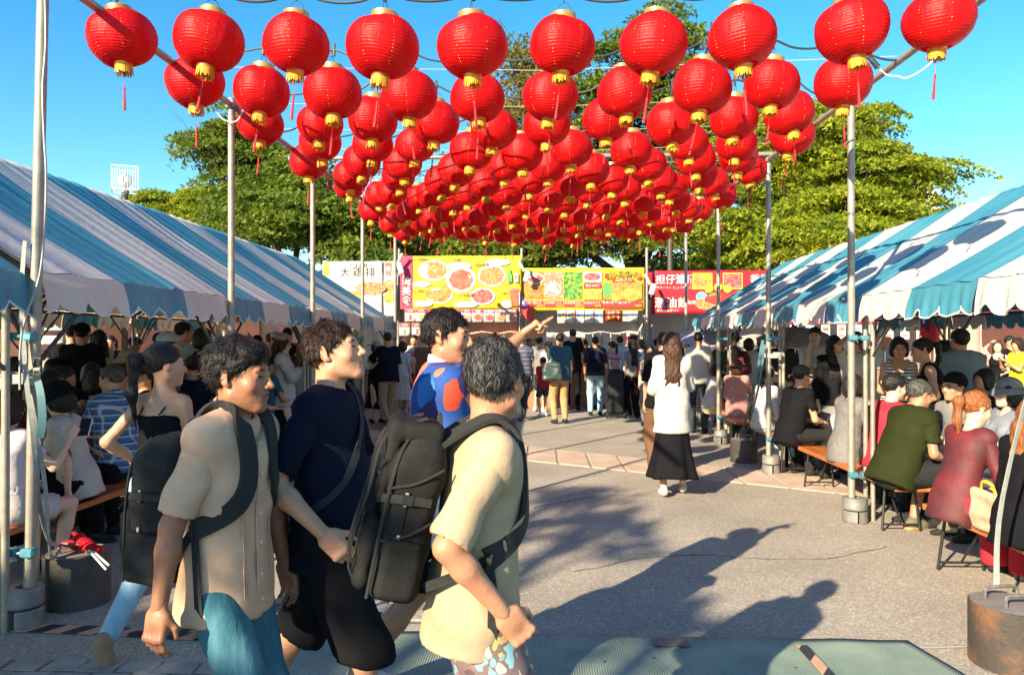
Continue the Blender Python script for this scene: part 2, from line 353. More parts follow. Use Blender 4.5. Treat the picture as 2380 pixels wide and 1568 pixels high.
# ================================================================ TENTS
M_BLUE = mat('tent_blue', (.040, .215, .30), .55, (.065, .26, .34), 1.5, 4, bump=.2, bscale=9, trans=.05)
M_WHITE = mat('tent_white', (.60, .565, .52), .6, (.53, .50, .46), 1.2, 4, bump=.2, bscale=9, trans=.06)
M_TRIM = mat('tent_trim', (.66, .63, .58), .7)
M_GALV = mat('galvanised_steel', (.26, .235, .195), .5, (.34, .31, .26), 14, 4, metal=.35, bump=.05, bscale=60)
M_DARKST = mat('dark_steel', (.05, .052, .05), .5, (.08, .08, .075), 20, metal=.4)
M_CLAMP = mat('blue_clamp', (.05, .22, .30), .5, (.1, .28, .33), 30, metal=.3)
def tent(label, side, y0, y1, xe, xr, ze, zr, cols, seed):
    rr = random.Random(seed); sgn = -1 if side < 0 else 1
    xb = xr+(xr-xe)
    t = thing('event_tent', label, 'tent', (xr, (y0+y1)/2, 0), 0, 'blue and white striped event tents')
    n = len(cols); fr = [(rr.uniform(2, 5), rr.uniform(0, 6.28), rr.uniform(.4, 1)) for _ in range(5)]
    folds = [(rr.random(), rr.uniform(.006, .02), rr.uniform(-.007, .010), rr.random() < .75, rr.uniform(-.10, .10)) for _ in range(26)]
    def surf(s, yy):      # s 0 eave .. 1 ridge .. 2 back eave
        k = s if s <= 1 else 2-s
        x = xe+(xb-xe)*s/2; z = ze+(zr-ze)*k
        tt = (yy-y0)/(y1-y0)
        f = sum(a*math.sin(2*math.pi*(fq*2.6*tt+(1-k)*.35*math.sin(ph))+ph) for fq, ph, a in fr)*.003
        for (t0, wdt, am, kk, dr) in folds:
            q = (tt-t0-dr*(1-k))/wdt
            if abs(q) < 3: f += am*math.exp(-q*q)*(.25+.75*(k if kk else 1-k))
        z += f*min(1, 6*(1-abs(2*tt-1))+.25) - .045*math.sin(math.pi*min(1, max(0, tt)))*math.sin(math.pi*k)
        return (x, yy, z)
    for i, c in enumerate(cols):
        a, b_ = y0+(y1-y0)*i/n, y0+(y1-y0)*(i+1)/n
        m = M_BLUE if c == 'b' else M_WHITE
        put('roof_panel', MB().grid(lambda u, v: surf(2*v, a+(b_-a)*u), 44, 40), m, t, True, True, 180)
        # valance with scalloped edge
        for xx, sg in ((xe, -1), (xb, 1)):
            sg2 = sg if xr > xe else -sg
            ns = 4; H = .235
            def val(u, v, trim=0):
                yy = a+(b_-a)*u; ed = H-.075*abs(math.sin(math.pi*u*ns*.75))**.8*1 if False else H-.085+.085*abs(math.cos(math.pi*u*3))**.8
                zz = surf(0 if sg == -1 else 2, yy)[2]
                w_ = (.012*math.sin(u*19+i*2+seed)+.009*math.sin(u*43+seed*3))*v
                return (xx+sg2*(.012+.035*math.sin(v*1.6)+w_), yy, zz-.006-ed*v)
            put('valance', MB().grid(lambda u, v: val(u, v), 40, 8), m, t, True, True, 180)
            put('valance_trim', MB().path([Vector(val(u/40, 1)) for u in range(41)], .006, 5), M_TRIM, t, True, True)
    Y = ((y0+.06), (y1-.06)); zl = ze-.03
    for xx in (xe, xb):
        s2 = .05 if xx < xr else -.05
        for yy in Y:
            put('leg', MB().tube((xx+s2, yy, 0), (xx+s2, yy, zl), .021, 10), M_GALV, t, True, True)
        put('eave_beam', MB().tube((xx+s2, Y[0], zl), (xx+s2, Y[1], zl), .019, 8), M_DARKST, t, True, True)
        for yy, dy in ((Y[0], .62), (Y[1], -.62)):
            put('brace', MB().tube((xx+s2, yy, zl-.52), (xx+s2, yy+dy, zl-.02), .013, 6), M_DARKST, t, True, True)
            put('brace', MB().tube((xx+s2, yy, zl-.52), (xx+s2*8, yy, zl+.2), .013, 6), M_DARKST, t, True, True)
    put('ridge_beam', MB().tube((xr, Y[0], zr-.09), (xr, Y[1], zr-.09), .019, 8), M_DARKST, t, True, True)
    for yy in Y:
        for xx in (xe, xb):
            put('rafter', MB().tube((xx+(.05 if xx < xr else -.05), yy, zl), (xr, yy, zr-.07), .017, 8), M_DARKST, t, True, True)
    return t
LX, RX = -2.90, 2.88
for k_ in range(4): tent(['first', 'second', 'third', 'last'][k_]+' tent of the unseen outer row added beyond the left tents for shade', -1, -4.2+2.65*k_, -1.7+2.65*k_, -6.9, -8.7, 2.0, 3.2, 'wbw' if k_ % 2 else 'bwb', 40+k_)  # out of view; added to keep the sun off the left crowd
LT = [(4.25, 6.86, 'wbw', 'striped tent at left nearest the camera, its white corner beside the left pole'), (6.88, 9.36, 'bwb', 'second striped tent on the left side, between its second and third poles'),
      (9.38, 11.96, 'wbw', 'third striped tent along the left row of tents'), (11.98, 14.5, 'bwb', 'last striped tent at the far end of the left row')]
for i, (a, b_, c, l) in enumerate(LT): tent(l, -1, a, b_, LX, -4.75, 2.0, 3.2, c, i+1)
tent('striped tent at left mostly out of the frame, a blue corner showing', -1, 1.6, 4.12, LX, -4.75, 1.98, 3.2, 'bwb', 23)
RT = [(4.2, 6.92, 'bwbw'[1:], 'striped tent at right nearest the camera, lantern shadows on its roof'), (6.95, 9.42, 'bwb', 'second striped tent on the right, behind the thick pole'),
      (9.44, 12.02, 'wbw', 'third striped tent along the right row of tents'), (12.04, 14.6, 'bwb', 'farthest striped tent of the right row')]
for i, (a, b_, c, l) in enumerate(RT): tent(l, 1, a, b_, RX, 4.6, 2.0, 3.08, c, i+11)
# ================================================================ LANTERN FRAME: poles, bars, clamps, bases
FY = [4.15, 6.8, 9.25, 11.85, 14.5]; PXL, PXR = -2.83, 2.72
def barz(y): return 3.70+(y-4)*.014
M_CAST = mat('cast_iron', (.17, .17, .165), .55, (.25, .245, .23), 12, bump=.2, bscale=30, metal=.3)
def clamp(t, p, dx):
    put('clamp', MB().box(p, (.075, .06, .05), bev=.008).box(p+Vector((dx, 0, 0)), (.07, .055, .045), bev=.008).tube(p+Vector((dx*.5-.07, -.02, 0)), p+Vector((dx*.5+.08, -.02, 0)), .009, 6), M_CLAMP, t, False, True)
def base_weight(t, p):
    for k, z in ((0, .0), (1, .115)):
        mb = MB(); prof = [(.04, z+.105), (.098, z+.105), (.105, z+.095), (.105, z+.012), (.098, z), (.04, z)]
        n = 28; vs = []; fs = []; seg = [j for j in range(n+1)]
        gap = .18 if k == 0 else .0
        for (r_, zz) in prof:
            for j in seg:
                a = -math.pi/2+gap+(2*math.pi-2*gap)*j/n; vs.append((p.x+r_*math.cos(a), p.y+r_*math.sin(a), zz))
        w_ = n+1
        for i in range(len(prof)):
            for j in range(n): fs.append((i*w_+j, i*w_+j+1, ((i+1) % 6)*w_+j+1, ((i+1) % 6)*w_+j))
        fs += [tuple(i*w_ for i in range(6)), tuple(i*w_+n for i in range(5, -1, -1))]
        put('base_weight', MB().add(vs, fs), M_CAST, t, True, True, 30)
side_name = ['left', 'right']
ordn = ['nearest', 'second', 'third', 'fourth', 'farthest']
poles = []
for si, px in enumerate((PXL, PXR)):
    for i, y in enumerate(FY):
        if si == 1 and i == 0: y = 3.72
        t = thing('lantern_pole', '%s tall grey steel pole of the lantern frame on the %s side' % (ordn[i], side_name[si]), 'pole', (px, y, 0), 0, 'steel poles of the lantern frame')
        lean = .05 if (si == 0 and i == 0) else 0
        put('shaft', MB().tube((px-lean, y, .02), (px+lean*.6, y, barz(y)+.06), .0305, 14), M_GALV, t, True, True)
        base_weight(t, Vector((px+(.03 if si else -.03)-lean, y, 0)))
        for z in (.42, 1.62): clamp(t, Vector((px-lean*.5, y-.035, z)), .1 if si else -.1)
for si, px in enumerate((PXL, PXR)):
    t = thing('frame_bar', 'long grey pipe along the %s side carrying the lantern cables' % side_name[si], 'pipe', (px, 8, 3.7))
    seg = [1.5, 4.0, 6.8, 9.25, 11.85, 14.9]
    for a, b_ in zip(seg[:-1], seg[1:]):
        put('pipe', MB().tube((px, a, barz(a)), (px+.0, b_-.005, barz(b_)), .0275, 12), M_GALV, t, True, True)
        put('pipe_coupler', MB().box((px, b_, barz(b_)), (.085, .11, .08), bev=.012), M_CAST, t, False, True)
M_CYAN = mat('cyan_cap', (.06, .40, .50), .4)
for y, l in ((9.25, 'grey crossbar above the aisle behind the middle lantern rows'), (14.5, 'grey crossbar above the aisle behind the last lanterns')):
    t = thing('crossbar', l, 'pipe', (0, y, barz(y)))
    put('pipe', MB().tube((PXL-.22, y-.06, barz(y)+.05), (PXR+.22, y-.06, barz(y)+.05), .026, 10), M_GALV, t, True, True)
    for s_, px in ((-1, PXL), (1, PXR)): put('end_cap', MB().tube((px+s_*.15, y-.06, barz(y)+.05), (px+s_*.28, y-.06, barz(y)+.05), .03, 10), M_CYAN, t, True, True)
# hanging cable on the left pole
M_CABLE = mat('pale_cable', (.33, .34, .33), .5)
pp = [at(104, -40, 4.1), at(106, 100, 4.1), at(99, 210, 4.1), at(103, 330, 4.1), at(107, 400, 4.1), at(104, 520, 4.1), at(92, 640, 4.08), at(62, 730, 4.05), at(48, 800, 4.05), at(46, 905, 4.06)]
tag(put('cable', MB().path(smooth_pts(pp), .0065, 6), M_CABLE, smooth=True), 'pale cable hanging loosely down the nearest left pole', 'cable')
# drum weights with handles
M_DRUM = mat('dark_drum', (.035, .032, .030), .6, (.06, .05, .045), 9, 5, bump=.2, bscale=40)
M_RUST = mat('rusty_drum', (.045, .036, .030), .75, (.15, .07, .036), 4.5, 6, bump=.35, bscale=50, mixlo=.42, mixhi=.62)
M_CONC = mat('drum_top', (.20, .175, .165), .85, (.15, .13, .12), 10)
M_REBAR = mat('rebar', (.13, .12, .115), .6, (.2, .18, .17), 60, metal=.4)
def drum(label, c, r, h, m, nh, rot=0, hs=.0):
    t = thing('drum_weight', label, 'weight', c, rot, 'round weights holding the frame straps')
    put('drum', MB().lathe([(r, 0), (r, h-.004), (r-.006, h)], 40, capt=False), m, t, True, angle=30)
    put('concrete_top', MB().lathe([(r-.006, h), (r-.012, h-.004), (r-.02, h-.003), (.001, h-.002)], 40, capb=False), M_CONC, t, True, angle=30)
    for k in range(nh):
        yy = (-.06+.14*k) if nh > 1 else -.04; L_ = .085
        put('handle', MB().path(smooth_pts([Vector((-L_, yy, h-.01)), Vector((-L_, yy, h+.04)), Vector((-L_+.02, yy, h+.055)), Vector((0, yy-.01, h+.06)), Vector((L_-.02, yy, h+.055)), Vector((L_, yy, h+.04)), Vector((L_, yy, h-.01))], 4), .009, 7), M_REBAR, t, True)
    return t
d1 = gr(138, 1422); d1.y += .17
drum('dark drum weight with red flags on top, beside the nearest left pole', d1, .185, .31, M_DRUM, 1)
d2 = Vector((2.33, 3.86, 0)); drum('rusty brown drum weight in the bottom right corner', d2, .195, .30, M_RUST, 2, R(8))
d3 = gr(1733, 1075); d3.y += .1; drum('dark drum weight on the slabs beside the thick right pole', d3, .175, .30, M_DRUM, 2)
# straps
M_STRAP = mat('grey_strap', (.33, .34, .31), .7, (.27, .29, .27), 30)
M_TEAL = mat('teal_strap', (.07, .16, .18), .7)
def strap(label, pts, wd=.03, n=(0, -1, .1), m=M_STRAP, twist=0):
    P = smooth_pts([Vector(p) for p in pts], 5); ns = [Vector((math.sin(twist*i/len(P)), -math.cos(twist*i/len(P)), .05)) for i in range(len(P))]
    return tag(put('strap', MB().ribbon(P, ns if twist else n, wd, .003), m), label, 'strap', 'tie down straps on the frame poles')
h1 = d1+Vector((-.07, -.04, .36))
strap('grey strap from the left pole down to the dark drum handle', [at(62, 885, 4.1), at(80, 980, 4.12), at(105, 1130, 4.2), at(118, 1290, 4.3), h1], .026, twist=2.6)
strap('second grey strap running down beside the left pole', [at(58, 560, 4.1), at(50, 690, 4.1), at(60, 870, 4.08), at(76, 1000, 4.08), at(90, 1160, 4.2), at(112, 1250, 4.3), h1+Vector((-.03, 0, 0))], .024, twist=1.4)
strap('teal strap end hanging from the knot on the left pole', [at(88, 885, 4.1), at(95, 920, 4.08), at(98, 970, 4.08), at(93, 1018, 4.08)], .04, m=M_TEAL, twist=.8)
k1 = thing('strap', 'grey strap knotted round the nearest left pole pair', 'strap', at(55, 880, 4.12), 0, 'tie down straps on the frame poles')
for dz in (-.018, .0, .02):
    pts = [Vector((.075*math.cos(a)-.01, .05*math.sin(a), dz+.008*math.sin(a*2+dz*90))) for a in [2*math.pi*i/20 for i in range(21)]]
    put('wrap', MB().ribbon(pts, [Vector((math.cos(2*math.pi*i/20), math.sin(2*math.pi*i/20), 0)) for i in range(21)], .028, .004), M_STRAP, k1, True)
rb = thing('ratchet_buckle', 'black ratchet buckle hanging beside the left pole knot', 'buckle', at(87, 850, 4.1))
put('buckle_frame', MB().box((-.016, 0, 0), (.006, .02, .09)).box((.02, 0, 0), (.006, .02, .09)).box((.002, 0, .045), (.045, .02, .006)).box((.002, 0, -.045), (.045, .02, .006)), M_DARKST, rb)
put('spool', MB().tube((-.016, 0, -.02), (.02, 0, -.02), .014, 10), M_CAST, rb)
h2 = d2+Vector((-.04, .07, .36)); h3 = d2+Vector((.06, -.06, .36))
strap('pale strap running up from the back handle of the rusty weight', [h2, h2+Vector((.02, -.02, .45)), h2+Vector((.2, -.1, 1.4)), h2+Vector((.33, -.15, 2.0))], .03, twist=1.2)
strap('pale strap running up from the front handle of the rusty weight', [h3, h3+Vector((.015, -.0, .5)), h3+Vector((.1, -.02, 1.4)), h3+Vector((.16, -.02, 2.0))], .03, twist=-.6)
strap('dark strap from the far drum weight up to the thick right pole', [d3+Vector((-.03, 0, .36)), at(1752, 900, 9.2), at(1772, 790, 9.2)], .035, m=M_TEAL)
strap('thin dark strap beside the one on the far drum weight', [d3+Vector((.03, 0, .36)), at(1762, 900, 9.15), at(1776, 800, 9.15)], .025, m=M_TEAL)
k2 = thing('strap', 'pale strap wrapped round the second right pole at chest height', 'strap', (PXR+.05, 9.25, 1.42), 0, 'tie down straps on the frame poles')
put('wrap', MB().ribbon([Vector((.11*math.cos(a), .05*math.sin(a), .01*math.sin(a))) for a in [2*math.pi*i/16 for i in range(17)]], [Vector((math.cos(2*math.pi*i/16), math.sin(2*math.pi*i/16), 0)) for i in range(17)], .05, .006), M_STRAP, k2, True)
# ================================================================ LANTERNS
def lantern_paper():
    m = mat('lantern_paper', (.72, .008, .010), .45, (.60, .006, .008), 5, 3, bump=.35, bscale=26, trans=.42, spec=.3, stretch=(1, 1, .5)); N, L, b = nodes_of(m)
    return m
M_LAN = lantern_paper(); M_GOLD = mat('gold_ring', (.62, .36, .10), .35, (.5, .25, .07), 18, metal=.55)
M_FRG = mat('yellow_fringe', (.78, .38, .02), .7, (.6, .24, .01), 60, stretch=(1, 1, .1)); M_TAS = mat('red_tassel', (.50, .02, .03), .7); M_WIRE = mat('wire', (.03, .04, .04), .5)
M_SEAM = mat('gold_seam', (.75, .45, .12), .4, (.45, .06, .03), 120, mixlo=.48, mixhi=.52)
def lantern_proto(seed):
    rr = random.Random(seed)
    t = thing('paper_lantern', 'red paper lantern with a gold ring and yellow fringe hanging in the rows above the aisle', 'lantern', (0, 0, 0), 0, 'red paper lanterns hung over the aisle')
    rx, rz = .213, .178; n = 23; prof = []
    a0, a1 = -1.20, 1.25
    for i in range(n*3+1):
        a = a0+(a1-a0)*i/(n*3); k = (i % 3); rp = 1+(rr.uniform(.010, .021) if k == 0 else -.006 if k == 1 else -.004)
        prof.append((rx*math.cos(a)**.86*rp, rz*math.sin(a)*1.04))
    ph = rr.uniform(0, 6)
    mb = MB().lathe(prof, 40, capb=False, capt=False)
    mb.v = [(x*(1+.026*math.sin(3*math.atan2(y, x)+ph)+.012*math.sin(5*math.atan2(y, x)+z*22)), y*(1+.022*math.sin(2*math.atan2(y, x)+ph)), z+.009*math.sin(2*math.atan2(y, x)+ph+z*9)) for x, y, z in mb.v]
    put('shade', mb, M_LAN, t, True, angle=180)
    zt, zb = prof[-1][1], prof[0][1]; rt, r0 = prof[-1][0], prof[0][0]
    put('top_ring', MB().lathe([(rt-.012, zt-.01), (rt+.002, zt-.008), (rt+.002, zt+.03), (rt-.004, zt+.034), (rt-.012, zt+.03), (rt-.012, zt-.01)], 28, capb=False, capt=False), M_GOLD, t, True, angle=30)
    put('bottom_ring', MB().lathe([(.056, zb-.012), (.058, zb+.004), (.046, zb+.004)], 24, capt=False), M_GOLD, t, True, angle=30)
    # gold glued paper leaves at the bottom
    lf = MB()
    for k in range(3):
        a = k*2.09+rr.uniform(0, 1); u = Vector((-math.sin(a), math.cos(a), 0)); o_ = Vector((math.cos(a), math.sin(a), 0))
        lf.disc(o_*.098+Vector((0, 0, zb+.028)), .034, .02, u, (o_*.9+Vector((0, 0, .42))).normalized(), 8)
    put('gold_leaf', lf, M_GOLD, t)['kind'] = 'stuff'
    fr = MB(); nf = 46
    for k in range(nf):
        a = 2*math.pi*k/nf; L_ = .060+rr.uniform(-.010, .010); sp = rr.uniform(.99, 1.16); a2 = a+rr.uniform(-.05, .05)
        p = Vector((.053*math.cos(a), .053*math.sin(a), zb-.008)); q_ = Vector((.053*sp*math.cos(a2), .053*sp*math.sin(a2), zb-.008-L_)); u = Vector((-math.sin(a), math.cos(a), 0))*.0042
        fr.add([p-u*1.1, p+u*1.1, q_+u*.8, q_-u*.8], [(0, 1, 2, 3)])
    put('fringe', fr, M_FRG, t)['kind'] = 'stuff'
    sw = Vector((rr.uniform(-.05, .05), rr.uniform(-.03, .03), 0))
    tl = MB().tube((0, 0, zb), Vector((0, 0, zb-.15))+sw*.4, .0014, 4).path([Vector((0, 0, zb-.15))+sw*.4, Vector((0, 0, zb-.165))+sw*.45, Vector((0, 0, zb-.18))+sw*.5, Vector((0, 0, zb-.31))+sw], [.003, .008, .006, .010], 7)
    put('tassel', tl, M_TAS, t)
    hw = MB().path(smooth_pts([Vector((-.062, 0, zt+.02)), Vector((-.045, 0, zt+.075)), Vector((0, 0, zt+.105)), Vector((.045, 0, zt+.075)), Vector((.062, 0, zt+.02))], 4), .0022, 5).tube((0, 0, zt+.1), (.012, 0, zt+.17), .004, 5)
    put('hanger_wire', hw, M_WIRE, t)
    sm_ = MB()
    for k in range(7):
        a = ph+k*2*math.pi/7
        for i in range(6, n*3-9, 3):
            if rr.random() < .4: continue
            p = []
            for ii in (i, i+1):
                r_, z_ = prof[ii]; 
                for da in (-.010, .010): p.append(Vector((r_*math.cos(a+da), r_*math.sin(a+da), z_))*1.012)
            q = []
            for pv in p:
                an = math.atan2(pv.y, pv.x); q.append((pv.x*(1+.02*math.sin(3*an+ph)), pv.y*(1+.02*math.sin(2*an+ph)), pv.z+.006*math.sin(2*an+ph+pv.z*9)))
            sm_.add(q, [(0, 1, 3, 2)])
    put('gold_seam', sm_, M_SEAM, t)['kind'] = 'stuff'
    return t
protos = [lantern_proto(k) for k in range(6)]
used = [False]*6
ROWY = [4.74, 5.88, 6.85, 7.75, 8.6, 9.4, 10.2, 10.95, 11.7, 12.4, 13.1, 13.75, 14.4]
row1 = [(282, 90), (486, 97), (687, 104), (889, 111), (1097, 110), (1306, 107), (1518, 105), (1724, 90), (1980, 70), (2180, 48)]
row2 = [(452, 192), (608, 213), (773, 217), (950, 224), (1109, 228), (1278, 224), (1451, 217), (1630, 203), (1793, 197), (1959, 192)]
ordr = ['first', 'second', 'third', 'fourth', 'fifth', 'sixth', 'seventh', 'eighth', 'ninth', 'tenth', 'eleventh', 'twelfth', 'last']
cable_pts = {}
for r_, y in enumerate(ROWY):
    pts = []
    for j in range(10):
        if r_ == 0: p = at(row1[j][0], row1[j][1], y+rnd.uniform(-.03, .03))
        elif r_ == 1: p = at(row2[j][0], row2[j][1], y+rnd.uniform(-.03, .03))
        else:
            k = (j-4.5)/4.5
            p = Vector((-.06+2.42*k+(.14 if r_ % 2 else -.14)+rnd.uniform(-.05, .05), y+rnd.uniform(-.06, .06), barz(y)-.11-.10*(1-k*k)+rnd.uniform(-.045, .04)+(.0 if r_ < 8 else -.04)))
        pi = (r_*3+j*7+rnd.randrange(6)) % 6
        rot = (rnd.uniform(-.08, .08), rnd.uniform(-.10, .10)-(.05 if j < 2 else 0)+(.08 if j > 7 else 0), rnd.uniform(0, 6.28))
        if not used[pi]: o = protos[pi]; used[pi] = True; o.location = p; o.rotation_euler = rot
        else: o = copy_tree(protos[pi], p, rot)
        sc_ = rnd.uniform(.96, 1.05); o.scale = (sc_, sc_, sc_*rnd.uniform(.97, 1.03))
        col = ordr[j] if j < 9 else 'last'
        rown = ['front', 'second', 'third', 'fourth', 'fifth', 'sixth', 'seventh', 'eighth', 'ninth', 'tenth', 'eleventh', 'twelfth', 'farthest'][r_]
        o['label'] = 'red paper lantern hanging %s from the left in the %s row over the aisle' % (col, rown)
        pts.append(Vector(p)+Vector((.01, 0, .34)))
    cable_pts[r_] = pts
    bz = barz(y); A = Vector((PXL, y, bz)); B = Vector((PXR, y, bz)); C = [A]
    allp = [A]+pts+[B]
    for i in range(len(allp)-1):
        a, b_ = allp[i], allp[i+1]
        if i: C.append(a)
        d = .05+.03*rnd.random()
        for k in (.25, .5, .75): C.append(a.lerp(b_, k)-Vector((0, 0, d*4*k*(1-k))))
    C.append(B)
    rown = ['front', 'second', 'third', 'fourth', 'fifth', 'sixth', 'seventh', 'eighth', 'ninth', 'tenth', 'eleventh', 'twelfth', 'farthest'][r_]
    t = thing('festoon_cable', 'black sagging cable carrying the %s row of red lanterns' % rown, 'cable', A, 0, 'black cables carrying the lanterns')
    put('cable', MB().path(smooth_pts(C, 3), .0085, 6), M_WIRE, t, True, True)
    sk_ = MB()
    for p in pts: sk_.tube(p+Vector((0, 0, -.05)), p+Vector((0, 0, .05)), .012, 6)
    put('bulb_holder', sk_, M_WIRE, t, False, True)
M_WW = mat('white_wire', (.6, .6, .6), .5)
for r_, y in enumerate(ROWY[1:], 1):
    t = tag(put('support_wire', MB().path([Vector((PXL, y+.05, barz(y)+.05)), Vector((0, y+.05, barz(y)-.02)), Vector((PXR, y+.05, barz(y)+.05))], .0022, 4), M_WW), 'thin white wire stretched above the %s row of lanterns' % ordr[r_], 'wire', 'thin white wires above the lantern rows')
pl = thing('cable_plug', 'black and white plug with a looping white lead on the right bar', 'plug', at(2030, 140, 5.3))
put('plug_body', MB().path([at(2018, 132, 5.3), at(2040, 158, 5.3)], [.016, .022], 8), M_WIRE, pl, True, True)
put('plug_lead', MB().path(smooth_pts([at(2040, 158, 5.3), at(2060, 175, 5.3), at(2085, 178, 5.3), at(2105, 182, 5.3), at(2140, 165, 5.3), at(2172, 138, 5.3)]), .006, 6), M_WW, pl, True, True)
pl = thing('cable_plug', 'white plug and lead hanging at the left bar joint', 'plug', at(565, 250, 6.7))
put('plug_body', MB().path([at(575, 243, 6.7), at(563, 262, 6.7)], [.012, .018], 8), M_WW, pl, True, True)
put('plug_lead', MB().path(smooth_pts([at(563, 262, 6.7), at(552, 280, 6.7), at(535, 284, 6.7), at(515, 275, 6.7), at(505, 262, 6.7)]), .006, 6), M_WW, pl, True, True)
# ================================================================ BANNERS
M_YEL = mat('banner_yellow', (.62, .49, .008), .6, (.58, .44, .008), 3); M_RED = mat('banner_red', (.46, .008, .022), .6, (.40, .008, .018), 3)
M_MAG = mat('banner_crimson', (.50, .03, .085), .6); M_PW = mat('print_white', (.58, .56, .52), .6); M_PK = mat('print_black', (.02, .02, .02), .6)
M_PY = mat('print_yellow', (.64, .47, .012), .6); M_PR = mat('print_red', (.60, .03, .03), .6); M_PB = mat('print_blue', (.15, .35, .65), .6); M_PG = mat('print_green', (.08, .3, .07), .6)
M_PPK = mat('print_pink', (.58, .32, .32), .6); M_CYN = mat('print_cyan', (.15, .55, .75), .6)
def food(name, a, b_, sc, c=None):
    if name in MATS: return MATS[name]
    m = mat(name, a, .6, b_, sc, 5, mixlo=.4, mixhi=.6)
    if c is not None:
        r = [n for n in m.node_tree.nodes if n.type == 'VALTORGB'][0]; e = r.color_ramp.elements.new(.5); e.color = (*c, 1)
    return m
F_NOOD = food('food_noodles', (.46, .17, .045), (.60, .36, .13), 26, (.38, .11, .03)); F_SOUP = food('food_soup', (.44, .06, .035), (.55, .13, .08), 9, (.48, .09, .05))
F_CHIK = food('food_chicken', (.36, .12, .035), (.58, .28, .10), 24, (.44, .18, .06)); F_SAUS = food('food_sausage', (.36, .035, .035), (.54, .14, .12), 14)
F_LEAF = food('food_greens', (.02, .12, .015), (.22, .38, .045), 13, (.07, .22, .02)); F_CHIM = food('food_zongzi', (.28, .24, .04), (.42, .15, .03), 7)
F_PORK = food('food_pork', (.50, .22, .14), (.60, .46, .36), 16, (.40, .12, .07)); F_RICE = food('food_pancake', (.58, .36, .06), (.48, .22, .03), 10)
F_TEA = food('food_drink', (.40, .06, .02), (.50, .13, .06), 8); F_FRY = food('food_spring', (.48, .17, .03), (.22, .08, .02), 18, (.56, .28, .06))
class Banner:
    def __init__(s, label, x0, y0, x1, y1, Y, m, name='food_banner', cat='banner', sag=.012, grp=None):
        a = at(x0, y1, Y); b_ = at(x1, y0, Y)
        s.W = b_.x-a.x; s.H = b_.z-a.z; s.x0 = x0; s.y0 = y0; s.x1 = x1; s.y1 = y1; s.n = 0
        s.t = thing(name, label, cat, (a.x+s.W/2, Y, a.z), 0, grp)
        W, H = s.W, s.H
        s.fn = lambda u, v: (W*(u-.5), -.006-sag*math.sin(u*9+v*4)*math.sin(math.pi*v), H*v+sag*.6*math.cos(u*2*math.pi*2)*(v-.5))
        put('cloth', MB().grid(s.fn, max(4, int(W/.08)), max(3, int(H/.08))), m, s.t, True).modifiers.new('t', 'SOLIDIFY').thickness = .004
    def uv(s, x, y): return ((x-s.x0)/(s.x1-s.x0), (s.y1-y)/(s.y1-s.y0))
    def lay(s, vs2, fs, m, name):
        s.n += 1; d = .010+.0007*s.n
        vs = []
        for (x, y) in vs2:
            u, v = x/s.W+.5, y/s.H; p = s.fn(min(1, max(0, u)), min(1, max(0, v))); vs.append((x, p[1]-d, y))
        return put(name, MB().add(vs, fs), m, s.t)
    def rect(s, x0, y0, x1, y1, m, name='print_panel'):
        (u0, v1), (u1, v0) = s.uv(x0, y0), s.uv(x1, y1); n = 6; X0, X1, Y0, Y1 = s.W*(u0-.5), s.W*(u1-.5), s.H*v0, s.H*v1
        vs = [(X0+(X1-X0)*i/n, Y0+(Y1-Y0)*j/2) for j in range(3) for i in range(n+1)]
        return s.lay(vs, [(j*(n+1)+i, j*(n+1)+i+1, (j+1)*(n+1)+i+1, (j+1)*(n+1)+i) for j in range(2) for i in range(n)], m, name)
    def oval(s, x, y, rx, ry, m, name='dish_print', n=28, jag=0, seed=0):
        u, v = s.uv(x, y); kx = s.W/(s.x1-s.x0); r_ = random.Random(seed); X, Y = s.W*(u-.5), s.H*v
        vs = []
        for i in range(n):
            a = 2*math.pi*i/n; k = 1+r_.uniform(-jag, jag); vs.append((X+rx*kx*k*math.cos(a), Y+ry*kx*k*math.sin(a)))
        return s.lay(vs, [tuple(range(n))], m, name)
    def poly(s, pts, m, name='print_shape'):
        vs = []
        for x, y in pts:
            u, v = s.uv(x, y); vs.append((s.W*(u-.5), s.H*v))
        return s.lay(vs[::-1] if True else vs, [tuple(range(len(vs)))], m, name)
    def text(s, st, x, y, px, m, bold=.0, spacing=1.0, outline=None, maxw=None):
        kx = s.W/(s.x1-s.x0); size = px*kx*1.08; u, v = s.uv(x, y); X, Y = s.W*(u-.5), s.H*v
        bold *= .5
        if maxw:
            vs, fs = text_mesh(st, size, 0, spacing, bold*size); wd = (max(v[0] for v in vs)-min(v[0] for v in vs)); size *= min(1, maxw*kx/wd)
        if outline is not None:
            vs, fs = text_mesh(st, size, 0, spacing, .045*size)
            if fs: s.lay([(a[0]+X, a[1]+Y) for a in vs], fs, outline, 'lettering')
        vs, fs = text_mesh(st, size, 0, spacing, bold*size)
        if fs: return s.lay([(a[0]+X, a[1]+Y) for a in vs], fs, m, 'lettering')
    def vtext(s, st, x, y, px, step, m, bold=0, outline=None):
        for i, ch in enumerate(st): s.text(ch, x, y+i*step, px, m, bold, 1, outline)
BY = 17.6
b = Banner('big yellow food banner with six dishes and a crimson strip of large characters', 930, 594, 1211, 718, BY, M_YEL)
b.rect(930, 594, 959, 718, M_MAG)
b.text('茂園', 944.5, 606, 13, M_PW, .012, .95, M_PK); b.rect(938, 617, 951, 619, M_PW)
b.vtext('台湾美食', 944.5, 632.5, 21, 22.3, M_PW, .015, M_PK)
def dish(b, x, y, rx, ry, f, rim=1.16, n=28, jag=.03): b.oval(x, y, rx*rim, ry*rim, M_PW, 'plate_print'); b.oval(x, y, rx, ry, f, 'dish_print', n, jag, int(x))
